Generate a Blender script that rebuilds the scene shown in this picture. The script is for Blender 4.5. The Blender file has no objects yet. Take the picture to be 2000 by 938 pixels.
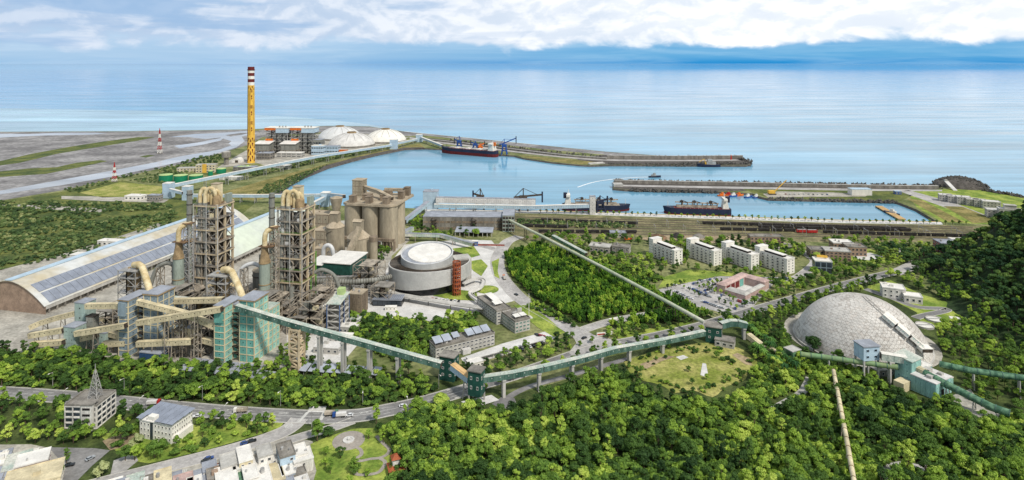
import bpy,math,random
from mathutils import Vector,Matrix
from mathutils.geometry import tessellate_polygon
# ------------------------------------------------------------------ camera, sky, sun, exposure
SC=bpy.context.scene
COL=SC.collection
PI=math.pi
FPX,CAMH,CX,HZ=1200.0,200.0,1000.0,124.0
cam=bpy.data.cameras.new('camera')
cam.sensor_width=36.0
cam.lens=36.0*FPX/2000.0
cam.shift_y=-(469.0-HZ)/2000.0
cam.clip_start=1.0
cam.clip_end=900000.0
camo=bpy.data.objects.new('camera',cam)
COL.objects.link(camo)
camo.location=(0,0,CAMH)
camo.rotation_euler=(PI/2,0,0)
SC.camera=camo
SUN_EL,SUN_AZ=math.radians(50),math.radians(138)
SC.view_settings.view_transform='Standard'
SC.view_settings.look='None'
SC.view_settings.exposure=0.06
SC.view_settings.gamma=1.0
SC.view_settings.use_curve_mapping=False
try:
 SC.cycles.max_bounces=5
 SC.cycles.diffuse_bounces=3
 SC.cycles.glossy_bounces=3
 SC.cycles.transmission_bounces=2
 SC.cycles.use_denoising=True
 SC.cycles.use_adaptive_sampling=True
except Exception:
 pass
sun=bpy.data.lights.new('sun','SUN')
sun.energy=3.3
sun.angle=math.radians(6)
sun.color=(1.0,0.95,0.87)
suno=bpy.data.objects.new('sun',sun)
COL.objects.link(suno)
sd=Vector((math.sin(SUN_AZ)*math.cos(SUN_EL),math.cos(SUN_AZ)*math.cos(SUN_EL),math.sin(SUN_EL)))
suno.rotation_euler=(-sd).to_track_quat('-Z','Y').to_euler()
suno.location=(0,-100,600)
world=bpy.data.worlds.new('World')
SC.world=world
world.use_nodes=True
class NT:
 """tiny node-tree helper"""
 def __init__(s,tree):
  s.t=tree
  tree.nodes.clear()
 def n(s,typ,**kw):
  nd=s.t.nodes.new(typ)
  for k,v in kw.items():
   setattr(nd,k,v)
  return nd
 def put(s,sock,v):
  if isinstance(v,bpy.types.NodeSocket):
   s.t.links.new(v,sock)
  elif isinstance(v,(tuple,list))and len(v)==3 and sock.type=='RGBA':
   sock.default_value=(*v,1)
  else:
   sock.default_value=v
 def math(s,op,a,b=0.0,c=0.0,clamp=False):
  nd=s.n('ShaderNodeMath',operation=op,use_clamp=clamp)
  s.put(nd.inputs[0],a);s.put(nd.inputs[1],b);s.put(nd.inputs[2],c)
  return nd.outputs[0]
 def mix(s,f,a,b,blend='MIX'):
  nd=s.n('ShaderNodeMix',data_type='RGBA',blend_type=blend)
  s.put(nd.inputs[0],f);s.put(nd.inputs[6],a);s.put(nd.inputs[7],b)
  return nd.outputs[2]
 def smooth(s,v,a,b,lo=0.0,hi=1.0):
  nd=s.n('ShaderNodeMapRange',interpolation_type='SMOOTHSTEP')
  s.put(nd.inputs[0],v);nd.inputs[1].default_value=a;nd.inputs[2].default_value=b
  nd.inputs[3].default_value=lo;nd.inputs[4].default_value=hi
  return nd.outputs[0]
 def noise(s,vec,scale,detail=4.0,rough=0.55,dist=0.0):
  nd=s.n('ShaderNodeTexNoise')
  s.put(nd.inputs['Vector'],vec)
  nd.inputs['Scale'].default_value=scale
  nd.inputs['Detail'].default_value=detail
  nd.inputs['Roughness'].default_value=rough
  nd.inputs['Distortion'].default_value=dist
  return nd.outputs[0]
 def mapping(s,vec,scale=(1,1,1),loc=(0,0,0),rot=(0,0,0)):
  nd=s.n('ShaderNodeMapping')
  s.put(nd.inputs['Vector'],vec)
  nd.inputs['Scale'].default_value=scale
  nd.inputs['Location'].default_value=loc
  nd.inputs['Rotation'].default_value=rot
  return nd.outputs[0]
def build_world():
 w=NT(world.node_tree)
 tc=w.n('ShaderNodeTexCoord')
 d=tc.outputs['Generated']
 sx=w.n('ShaderNodeSeparateXYZ');w.put(sx.inputs[0],d)
 X,Z=sx.outputs[0],sx.outputs[2]
 Zc=w.math('MAXIMUM',Z,0.0)
 sky=w.n('ShaderNodeTexSky',sky_type='NISHITA')
 sky.sun_disc=False
 sky.sun_elevation=SUN_EL
 sky.sun_rotation=SUN_AZ
 sky.altitude=200
 sky.air_density=1.0;sky.dust_density=0.6;sky.ozone_density=2.0
 clear=w.mix(1.0,sky.outputs[0],(0.75,0.95,1.15),'MULTIPLY')
 right=w.smooth(X,-0.55,0.35)
 bank_hi=w.mix(right,(4.0,5.9,8.0),(1.15,4.0,7.1))
 bank_lo=w.mix(right,(3.2,5.3,7.7),(0.2,2.8,6.5))
 bank=w.mix(w.smooth(Zc,0.0,0.012),bank_lo,bank_hi)
 bank=w.mix(w.math('MULTIPLY',w.smooth(Zc,0.018,0.045),0.6),bank,(5.2,7.0,8.9))
 veil=w.noise(w.mapping(d,(1,1,14.0),(2.0,5.2,0.7)),4.0,6,0.6,0.4)
 bank=w.mix(w.smooth(veil,0.4,0.7,0.0,0.5),bank,w.mix(right,(6.0,7.4,8.9),(3.6,6.2,8.4)))
 low=w.smooth(Zc,0.05,0.2,1.0,0.0)
 base=w.mix(low,clear,bank)
 v2=w.mapping(d,(1,1,1.9),(3.1,1.7,0.4))
 v2b=w.mapping(d,(1,1,1.9),(3.1,1.7,0.4+0.022))
 n2=w.noise(v2,14.0,7,0.54,0.3)
 n2b=w.noise(v2b,14.0,7,0.54,0.3)
 v1=w.mapping(d,(1,1,3.6))
 n1=w.noise(v1,4.6,6,0.55,0.25)
 v3=w.mapping(d,(1,1,11.0),(7.0,2.2,1.4))
 n3=w.noise(v3,3.4,5,0.55,0.2)
 den=w.math('ADD',w.math('MULTIPLY',n1,0.42),w.math('MULTIPLY',n2,0.58))
 cov=w.math('ADD',w.smooth(Zc,-0.002,0.066,-0.15,0.14),w.math('MULTIPLY',w.math('SUBTRACT',1.0,right),w.smooth(Zc,0.008,0.03,0.0,0.055)))
 covr=w.math('ADD',cov,w.math('MULTIPLY',w.math('MULTIPLY',right,w.smooth(Zc,0.012,0.046,-0.5,1.0)),0.13))
 m=w.smooth(w.math('ADD',den,covr),0.45,0.62)
 relief=w.smooth(w.math('SUBTRACT',n2,n2b),-0.075,0.085)
 body=w.smooth(w.math('ADD',w.math('MULTIPLY',n2,0.5),w.math('MULTIPLY',n1,0.5)),0.40,0.62)
 shade=w.math('ADD',w.math('MULTIPLY',relief,0.55),w.math('MULTIPLY',body,0.45))
 lit=w.mix(right,(7.2,8.0,9.2),(10.8,10.8,10.8))
 grey=w.mix(right,(4.4,5.8,7.8),(7.9,8.6,9.5))
 cloud=w.mix(shade,grey,lit)
 bands=w.math('MULTIPLY',w.smooth(n3,0.47,0.62),w.math('SUBTRACT',1.0,right))
 cloud=w.mix(w.math('MULTIPLY',bands,0.8),cloud,(3.2,5.0,7.5))
 up=w.smooth(Zc,0.12,0.5)
 over=w.mix(n1,(3.2,3.9,4.8),(5.4,5.9,6.5))
 cloud=w.mix(up,cloud,over)
 m=w.math('MAXIMUM',m,up)
 col=w.mix(m,base,cloud)
 bg=w.n('ShaderNodeBackground')
 w.put(bg.inputs[0],col)
 bg.inputs[1].default_value=0.10
 out=w.n('ShaderNodeOutputWorld')
 w.put(out.inputs[0],bg.outputs[0])
 world.cycles.sampling_method='MANUAL'
 world.cycles.sample_map_resolution=1024
build_world()
# ------------------------------------------------------------------ helpers
RND=random.Random(7)
def G(px,py,z=0.0):
 """photo pixel -> point of the horizontal plane at height z"""
 y=FPX*(CAMH-z)/(py-HZ)
 return Vector(((px-CX)/FPX*y,y,z))
def D(px,py,y):
 """photo pixel -> point at distance y"""
 return Vector(((px-CX)/FPX*y,y,CAMH-(py-HZ)/FPX*y))
def S(r,g,b,k=1.0):
 """sRGB 0-255 -> linear"""
 def f(c):
  c/=255.0
  return c/12.92 if c<=0.04045 else((c+0.055)/1.055)**2.4
 return(f(r)*k,f(g)*k,f(b)*k)
class LF:
 """local frame on the ground: origin and heading"""
 def __init__(s,o,deg):
  s.o=Vector((o[0],o[1],o[2]if len(o)>2 else 0.0))
  a=math.radians(deg)
  s.u=Vector((math.cos(a),math.sin(a),0));s.v=Vector((-math.sin(a),math.cos(a),0));s.deg=deg
 def __call__(s,x,y,z=0.0):
  return s.o+s.u*x+s.v*y+Vector((0,0,z))
 def at(s,x,y,z=0.0):
  return LF(s(x,y,z),s.deg)
class MB:
 def __init__(s):
  s.v,s.f,s.m,s.mi=[],[],[],0
 def add(s,vs,fs):
  o=len(s.v)
  s.v+=[tuple(q)for q in vs]
  s.f+=[tuple(i+o for i in f)for f in fs]
  s.m+=[s.mi]*len(fs)
  return s
 def hexa(s,b,t):
  return s.add(list(b)+list(t),[(3,2,1,0),(4,5,6,7),(0,1,5,4),(1,2,6,5),(2,3,7,6),(3,0,4,7)])
 def box(s,F,x0,x1,y0,y1,z0,z1):
  return s.hexa([F(x0,y0,z0),F(x1,y0,z0),F(x1,y1,z0),F(x0,y1,z0)],[F(x0,y0,z1),F(x1,y0,z1),F(x1,y1,z1),F(x0,y1,z1)])
 def prism(s,poly,z0,z1):
  n=len(poly)
  vs=[(p[0],p[1],z0)for p in poly]+[(p[0],p[1],z1)for p in poly]
  fs=[(i,(i+1)%n,n+(i+1)%n,n+i)for i in range(n)]
  tri=tessellate_polygon([[Vector((p[0],p[1],0))for p in poly]])
  for t in tri:
   a,b,c=t
   A,B,C=poly[a],poly[b],poly[c]
   if(B[0]-A[0])*(C[1]-A[1])-(B[1]-A[1])*(C[0]-A[0])<0:
    a,b,c=a,c,b
   fs.append((n+a,n+b,n+c));fs.append((c,b,a))
  return s.add(vs,fs)
 def sheet(s,poly,z):
  tri=tessellate_polygon([[Vector((p[0],p[1],0))for p in poly]])
  fs=[]
  for a,b,c in tri:
   A,B,C=poly[a],poly[b],poly[c]
   if(B[0]-A[0])*(C[1]-A[1])-(B[1]-A[1])*(C[0]-A[0])<0:
    b,c=c,b
   fs.append((a,b,c))
  return s.add([(p[0],p[1],z)for p in poly],fs)
 def beam(s,p,q,w,h=None):
  p,q=Vector(p),Vector(q)
  h=w if h is None else h
  d=q-p
  if d.length<1e-6:
   return s
  d.normalize()
  up=Vector((0,0,1))if abs(d.z)<0.99 else Vector((0,1,0))
  sx=d.cross(up).normalized()*(w/2)
  sy=sx.cross(d).normalized()*(h/2)
  c=[-sx-sy,sx-sy,sx+sy,-sx+sy]
  return s.hexa([p+k for k in c],[q+k for k in c])
 def cyl(s,p,q,r0,r1=None,n=14):
  p,q=Vector(p),Vector(q)
  r1=r0 if r1 is None else r1
  d=(q-p).normalized()
  a=Vector((1,0,0))if abs(d.x)<0.9 else Vector((0,1,0))
  e1=d.cross(a).normalized();e2=d.cross(e1)
  vs=[]
  for c,r in((p,r0),(q,r1)):
   for i in range(n):
    t=2*PI*i/n
    vs.append(c+e1*(r*math.cos(t))+e2*(r*math.sin(t)))
  fs=[(i,(i+1)%n,n+(i+1)%n,n+i)for i in range(n)]+[tuple(range(n-1,-1,-1)),tuple(range(n,2*n))]
  return s.add(vs,fs)
 def tube(s,pts,r,n=10):
  pts=[Vector(p)for p in pts]
  rs=r if isinstance(r,(list,tuple))else[r]*len(pts)
  vs=[]
  e1=None
  for k,p in enumerate(pts):
   d=(pts[min(k+1,len(pts)-1)]-pts[max(k-1,0)]).normalized()
   if e1 is None:
    a=Vector((1,0,0))if abs(d.x)<0.9 else Vector((0,1,0))
    e1=d.cross(a).normalized()
   else:
    e1=(e1-d*e1.dot(d)).normalized()
   e2=d.cross(e1)
   for i in range(n):
    t=2*PI*i/n
    vs.append(p+e1*(rs[k]*math.cos(t))+e2*(rs[k]*math.sin(t)))
  fs=[]
  for k in range(len(pts)-1):
   for i in range(n):
    fs.append((k*n+i,k*n+(i+1)%n,(k+1)*n+(i+1)%n,(k+1)*n+i))
  fs.append(tuple(range(n-1,-1,-1)))
  o=(len(pts)-1)*n
  fs.append(tuple(range(o,o+n)))
  return s.add(vs,fs)
 def lathe(s,c,prof,n=32):
  """prof: (r, z) from bottom to top"""
  c=Vector(c);vs=[]
  for r,z in prof:
   for i in range(n):
    t=2*PI*i/n
    vs.append(c+Vector((r*math.cos(t),r*math.sin(t),z)))
  fs=[]
  for k in range(len(prof)-1):
   for i in range(n):
    fs.append((k*n+i,k*n+(i+1)%n,(k+1)*n+(i+1)%n,(k+1)*n+i))
  o=(len(prof)-1)*n
  fs.append(tuple(range(o,o+n)))
  return s.add(vs,fs)
 def lattice(s,F,x0,x1,y0,y1,z0,z1,nz,w=0.35,diag=True):
  xs,ys=(x0,x1),(y0,y1)
  for x in xs:
   for y in ys:
    s.beam(F(x,y,z0),F(x,y,z1),w*1.3)
  for k in range(nz+1):
   z=z0+(z1-z0)*k/nz
   c=[(x0,y0),(x1,y0),(x1,y1),(x0,y1)]
   for i in range(4):
    a,b=c[i],c[(i+1)%4]
    if k>0:
     s.beam(F(*a,z),F(*b,z),w)
    if diag and k<nz:
     zz=z0+(z1-z0)*(k+1)/nz
     if(k+i)%2:
      a,b=b,a
     s.beam(F(*a,z),F(*b,zz),w*0.8)
  return s
 def build(s,name,mat,parent=None,smooth=False,kind=None):
  off=Vector((0,0,0))
  if parent is not None:
   off=WL[parent.name]
  me=bpy.data.meshes.new(name)
  me.from_pydata([(a[0]-off.x,a[1]-off.y,a[2]-off.z)for a in s.v],[],s.f)
  for m in(mat if isinstance(mat,(list,tuple))else[mat]):
   me.materials.append(m)
  if any(s.m):
   me.polygons.foreach_set('material_index',s.m)
  if smooth:
   me.polygons.foreach_set('use_smooth',[True]*len(me.polygons))
   try:
    me.set_sharp_from_angle(angle=math.radians(40))
   except Exception:
    pass
  o=bpy.data.objects.new(name,me)
  COL.objects.link(o)
  if parent is not None:
   o.parent=parent
  WL[o.name]=off.copy()
  if kind:
   o['kind']=kind
  return o
WL={}
def tag(o,label=None,cat=None,group=None,kind=None):
 if label:o['label']=label
 if cat:o['category']=cat
 if group:o['group']=group
 if kind:o['kind']=kind
 return o
def thing(name,label,cat,loc,group=None):
 o=bpy.data.objects.new(name,None)
 COL.objects.link(o)
 o.empty_display_size=1.0
 o.location=loc
 WL[o.name]=Vector(loc)
 return tag(o,label,cat,group)
def inst(src,parent,world_p,rz=0.0,name=None,scale=None):
 """another object on the same mesh, parented"""
 o=bpy.data.objects.new(name or src.name.split('.')[0],src.data)
 COL.objects.link(o)
 off=WL[parent.name]if parent is not None else Vector((0,0,0))
 o.location=Vector(world_p)-off
 o.rotation_euler=(0,0,rz)
 if scale:
  o.scale=scale
 if parent is not None:
  o.parent=parent
 WL[o.name]=Vector(world_p)
 return o
def mesh_only(mb,name,mat,smooth=False):
 """mesh data in local coordinates, no object"""
 me=bpy.data.meshes.new(name)
 me.from_pydata(mb.v,[],mb.f)
 for m in(mat if isinstance(mat,(list,tuple))else[mat]):
  me.materials.append(m)
 if any(mb.m):
  me.polygons.foreach_set('material_index',mb.m)
 if smooth:
  me.polygons.foreach_set('use_smooth',[True]*len(me.polygons))
 return me
def place(me,name,parent,p,rz=0.0,scale=None):
 o=bpy.data.objects.new(name,me)
 COL.objects.link(o)
 off=WL[parent.name]if parent is not None else Vector((0,0,0))
 o.location=Vector(p)-off
 o.rotation_euler=(0,0,rz)
 if scale is not None:
  o.scale=scale
 if parent is not None:
  o.parent=parent
 WL[o.name]=Vector(p)
 return o
def dup(root,loc,rz=0.0,label=None,group=None,scale=None):
 r=root.copy();COL.objects.link(r)
 r.location=loc;r.rotation_euler=(0,0,rz)
 if scale:r.scale=scale
 if label:r['label']=label
 if group:r['group']=group
 for ch in list(root.children):
  c=ch.copy();COL.objects.link(c);c.parent=r
  for g in ch.children:
   e=g.copy();COL.objects.link(e);e.parent=c
 WL[r.name]=Vector(loc)
 return r
IDF=LF((0,0,0),0)
# ------------------------------------------------------------------ materials
def pm(name,col,var=0.22,scale=0.12,rough=0.85,streak=False,metal=0.0,spec=0.3,bump=0.0,bscale=2.0,col2=None,fine=0.12,lo=0.35,hi=0.68):
 m=bpy.data.materials.new(name)
 m.use_nodes=True
 w=NT(m.node_tree)
 geo=w.n('ShaderNodeNewGeometry')
 pos=geo.outputs['Position']
 v=w.mapping(pos,(1,1,0.18)if streak else(1,1,1))
 n=w.noise(v,scale,6,0.62)
 f=w.smooth(n,lo,hi)
 a=tuple(c*(1-var)for c in col)
 b=col2 if col2 else tuple(min(c*(1+var),0.95)for c in col)
 c=w.mix(f,a,b)
 n2=w.noise(w.mapping(pos,(1,1,0.3)if streak else(1,1,1)),scale*9,3,0.6)
 g=w.smooth(n2,0.3,0.7,1-fine,1+fine)
 cmb=w.n('ShaderNodeCombineColor')
 for i in range(3):
  w.put(cmb.inputs[i],g)
 c=w.mix(1.0,c,cmb.outputs[0],'MULTIPLY')
 p=w.n('ShaderNodeBsdfPrincipled')
 w.put(p.inputs['Base Color'],c)
 p.inputs['Roughness'].default_value=rough
 p.inputs['Metallic'].default_value=metal
 p.inputs['Specular IOR Level'].default_value=spec
 if bump>0:
  b_=w.n('ShaderNodeBump')
  b_.inputs['Strength'].default_value=bump
  b_.inputs['Distance'].default_value=0.3
  w.put(b_.inputs['Height'],w.noise(pos,bscale,4,0.6))
  w.put(p.inputs['Normal'],b_.outputs[0])
 o=w.n('ShaderNodeOutputMaterial')
 w.put(o.inputs[0],p.outputs[0])
 return m
def foliage(name,stops,scale=0.02,trans=0.33,val=1.75):
 """leaf material: colour by plant (random), by place (noise) and by leaf"""
 m=bpy.data.materials.new(name)
 m.use_nodes=True
 w=NT(m.node_tree)
 oi=w.n('ShaderNodeObjectInfo')
 geo=w.n('ShaderNodeNewGeometry')
 pos=geo.outputs['Position']
 patch=w.noise(pos,scale,3,0.6)
 leaf=w.noise(pos,0.9,2,0.6)
 t=w.math('ADD',w.math('MULTIPLY',oi.outputs['Random'],0.8),w.math('MULTIPLY',w.math('SUBTRACT',patch,0.5),1.3))
 t=w.math('ADD',t,w.math('MULTIPLY',w.math('SUBTRACT',leaf,0.5),0.55))
 t=w.math('ADD',t,0.13,clamp=True)
 cr=w.n('ShaderNodeValToRGB')
 w.put(cr.inputs[0],t)
 els=cr.color_ramp.elements
 while len(els)<len(stops):
  els.new(0.5)
 for e,(p_,c_)in zip(els,stops):
  e.position=p_
  e.color=(*[k*val for k in c_],1)
 df=w.n('ShaderNodeBsdfPrincipled')
 w.put(df.inputs['Base Color'],cr.outputs[0])
 df.inputs['Roughness'].default_value=0.65
 df.inputs['Specular IOR Level'].default_value=0.22
 tr=w.n('ShaderNodeBsdfTranslucent')
 w.put(tr.inputs[0],w.mix(1.0,cr.outputs[0],(1.1,1.15,0.5),'MULTIPLY'))
 ms=w.n('ShaderNodeMixShader')
 ms.inputs[0].default_value=trans
 w.put(ms.inputs[1],df.outputs[0]);w.put(ms.inputs[2],tr.outputs[0])
 o=w.n('ShaderNodeOutputMaterial')
 w.put(o.inputs[0],ms.outputs[0])
 return m
M={}
M['ground']=pm('meadow_ground',S(104,118,62),0.35,0.03,0.95,bump=0.3,col2=S(140,140,96),fine=0.3)
M['gravel']=pm('river_gravel',S(126,123,122),0.25,0.012,0.95,bump=0.4,fine=0.3,col2=S(158,155,153))
M['soil']=pm('bare_soil',S(158,140,112),0.25,0.05,0.95,bump=0.3,fine=0.25)
M['yard']=pm('dusty_yard',S(168,163,152),0.25,0.05,0.93,bump=0.2,fine=0.2)
M['lawn']=pm('lawn',S(116,144,54),0.28,0.06,0.95,bump=0.35,fine=0.25,col2=S(160,170,78))
M['olive']=pm('dry_grass',S(122,120,62),0.3,0.04,0.95,bump=0.35,fine=0.3,col2=S(152,138,86))
M['sedge']=pm('sedge',S(78,96,46),0.3,0.03,0.95,bump=0.35,fine=0.3,col2=S(112,116,58))
M['asphalt']=pm('asphalt',S(128,126,124),0.2,0.05,0.92,bump=0.1,fine=0.16)
M['asphalt_pale']=pm('pale_asphalt',S(172,168,164),0.2,0.05,0.9,bump=0.1,fine=0.16)
M['concrete']=pm('concrete',S(180,177,170),0.18,0.09,0.9,streak=True,fine=0.12)
M['concrete_pale']=pm('pale_concrete',S(206,203,198),0.12,0.08,0.9,fine=0.1)
M['concrete_dark']=pm('weathered_concrete',S(132,127,119),0.3,0.12,0.9,streak=True,fine=0.18)
M['silo']=pm('dusty_silo_concrete',S(162,151,130),0.22,0.07,0.9,streak=True,fine=0.12)
M['silo_dark']=pm('brown_plant_wall',S(132,118,101),0.28,0.1,0.9,streak=True,fine=0.2)
M['dust_roof']=pm('cement_dust_roof',S(170,156,134),0.2,0.12,0.95,fine=0.15)
M['cream']=pm('cream_cladding',S(205,192,158),0.2,0.15,0.75,streak=True,fine=0.1)
M['cream_pipe']=pm('cream_duct',S(208,184,134),0.22,0.2,0.7,fine=0.12,col2=S(222,206,168))
M['steel']=pm('dusty_steel',S(146,137,124),0.3,0.2,0.8,fine=0.2,col2=S(184,172,154))
M['steel_grey']=pm('galvanised_steel',S(166,164,160),0.25,0.2,0.6,metal=0.2,fine=0.15)
M['steel_dark']=pm('dark_steel',S(64,58,52),0.35,0.25,0.8,fine=0.2,col2=S(92,80,68))
M['rust']=pm('brown_rust_plate',S(104,82,62),0.3,0.25,0.9,fine=0.25,col2=S(140,112,84))
M['beige_col']=pm('beige_column',S(196,178,148),0.2,0.2,0.85,streak=True,fine=0.15)
M['green_pipe']=pm('green_trim',S(96,150,52),0.2,0.3,0.7)
M['duct_grey']=pm('grey_duct',S(132,132,124),0.2,0.2,0.7,streak=True,fine=0.15)
M['duct_green']=pm('grey_green_vessel',S(150,160,148),0.16,0.15,0.7,streak=True,fine=0.12)
M['cone_brown']=pm('brown_cone',S(150,128,96),0.25,0.3,0.85,fine=0.2)
M['teal']=pm('teal_cladding',S(108,166,154),0.2,0.25,0.7,streak=True,fine=0.12)
M['teal_pale']=pm('pale_and_sunlit_teal',S(150,196,182),0.15,0.2,0.7,streak=True,fine=0.1)  # pale teal sheet, also the painted-in sunlit face of the teal mill
M['bluegrey']=pm('blue_grey_cladding',S(130,145,153),0.2,0.25,0.7,streak=True,fine=0.12)
M['seafoam']=pm('seafoam_cladding',S(158,176,168),0.15,0.2,0.75,streak=True,fine=0.1)
M['darkgreen']=pm('dark_green_cladding',S(36,78,68),0.2,0.3,0.6,fine=0.1)
M['midgreen']=pm('green_tube',S(66,108,84),0.28,0.35,0.65,fine=0.2,col2=S(112,148,116))
M['tube_pale']=pm('pale_tube',S(186,196,164),0.2,0.03,0.7,fine=0.12,col2=S(206,204,182))
M['teal_wash']=pm('washed_teal',S(142,184,176),0.2,0.25,0.75,streak=True,fine=0.18)
M['grove']=pm('rough_meadow',S(140,152,62),0.3,0.05,0.95,bump=0.35,fine=0.3,col2=S(172,164,100))
M['gallery_green']=pm('green_gallery_wall',S(58,98,86),0.3,0.2,0.75,streak=True,fine=0.25,col2=S(98,126,114))
M['gallery_roof']=pm('pale_green_roof',S(178,194,182),0.2,0.12,0.7,fine=0.2,col2=S(204,202,190))
M['roof_grey']=pm('grey_flat_roof',S(152,156,164),0.16,0.12,0.7,fine=0.1)
M['roof_white']=pm('white_roof',S(222,218,210),0.1,0.12,0.7,fine=0.08)
M['white']=pm('white_wall',S(226,222,212),0.08,0.15,0.8,streak=True,fine=0.06)
M['white_metal']=pm('white_ribbed_metal',S(206,206,204),0.08,0.1,0.5,streak=True,fine=0.05)
M['offwhite']=pm('weathered_white_wall',S(208,204,196),0.2,0.25,0.85,streak=True,fine=0.15)
M['lightblue']=pm('pale_blue_cladding',S(176,196,210),0.1,0.15,0.6,fine=0.07)
M['glass']=pm('dark_window_glass',S(52,60,68),0.3,0.3,0.15,spec=0.6,fine=0.1)
M['glass_green']=pm('green_window_glass',S(70,120,110),0.25,0.3,0.15,spec=0.6)
M['dark']=pm('dark_opening',S(40,38,36),0.3,0.3,0.9)
M['solar']=pm('solar_panel',S(138,144,156),0.14,0.15,0.25,spec=0.6,fine=0.06)
M['solar_pale']=pm('glossy_solar_panel',S(166,172,182),0.12,0.15,0.3,spec=0.5,fine=0.05)
M['mark']=pm('road_paint',S(198,196,190),0.1,0.4,0.8)
M['markyellow']=pm('yellow_road_paint',S(214,176,70),0.1,0.4,0.8)
M['kerb']=pm('kerb_stone',S(190,186,178),0.12,0.3,0.9)
M['red']=pm('red_paint',S(172,44,40),0.18,0.3,0.6)
M['maroon']=pm('maroon_paint',S(104,36,34),0.2,0.3,0.7)
M['navy']=pm('navy_paint',S(40,46,66),0.2,0.1,0.6)
M['crane_blue']=pm('blue_crane_paint',S(44,82,150),0.2,0.2,0.6)
M['orange']=pm('orange_paint',S(214,112,40),0.15,0.2,0.6)
M['yellow']=pm('yellow_paint',S(224,178,74),0.12,0.05,0.65)
M['tankgreen']=pm('green_tank_paint',S(28,128,92),0.12,0.05,0.55)
M['tankroof']=pm('pale_tank_roof',S(176,196,132),0.12,0.05,0.7)
M['rock']=pm('armour_rock',S(88,83,78),0.3,0.15,0.95,bump=0.4,fine=0.3)
M['tetra']=pm('tetrapod_concrete',S(98,95,90),0.35,0.2,0.95,fine=0.25)
M['ballast']=pm('rail_ballast',S(116,108,96),0.25,0.08,0.95,fine=0.25,col2=S(136,128,104))
M['rail']=pm('rusty_rail',S(88,74,62),0.2,0.3,0.7)
M['coal']=pm('coal_wagon',S(52,49,47),0.3,0.2,0.9)
M['brick']=pm('brick_red_wall',S(150,78,66),0.2,0.25,0.85,fine=0.15)
M['brown_tile']=pm('brown_tile_wall',S(152,130,112),0.2,0.2,0.85,fine=0.15)
M['pink']=pm('pink_roof',S(186,160,152),0.2,0.2,0.85,fine=0.12)
M['bark']=pm('bark',S(96,82,66),0.3,0.5,0.95,fine=0.2)
M['rust_red']=pm('rust_red_steel',S(158,84,50),0.2,0.2,0.7)
M['paver']=pm('grey_paver',S(158,150,140),0.15,0.1,0.9,fine=0.1)
M['seafloor_dark']=pm('dark_glazing',S(36,40,44),0.3,0.1,0.25,spec=0.5)
M['tyre']=pm('tyre_rubber',S(34,34,34),0.2,0.5,0.9)
G_DARK,G_MID,G_LITE,G_YEL=S(34,56,26),S(66,98,34),S(108,142,42),S(158,170,62)
M['leaf']=foliage('broadleaf_foliage',[(0.0,S(34,56,28)),(0.3,S(58,82,38)),(0.6,S(90,116,48)),(0.85,S(124,146,56)),(1.0,S(154,166,80))])
M['leaf_bamboo']=foliage('bamboo_foliage',[(0.0,S(38,68,28)),(0.4,S(70,108,36)),(0.75,S(110,146,48)),(1.0,S(158,176,72))],0.03,val=1.35)
M['leaf_hill']=foliage('hill_foliage',[(0.0,S(28,50,32)),(0.4,S(48,74,42)),(0.75,S(76,100,50)),(1.0,S(120,136,66))],0.02,val=1.75)
M['leaf_shrub']=foliage('lowland_scrub',[(0.0,S(46,64,42)),(0.45,S(70,90,54)),(0.8,S(98,114,70)),(1.0,S(142,144,102))],0.015)
M['leaf_pale']=foliage('pale_blossom_foliage',[(0.0,S(104,116,76)),(0.5,S(150,154,112)),(1.0,S(190,188,150))],0.05)
M['leaf_palm']=foliage('palm_foliage',[(0.0,S(34,66,36)),(0.5,S(64,100,44)),(1.0,S(104,136,60))],0.05)
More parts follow.
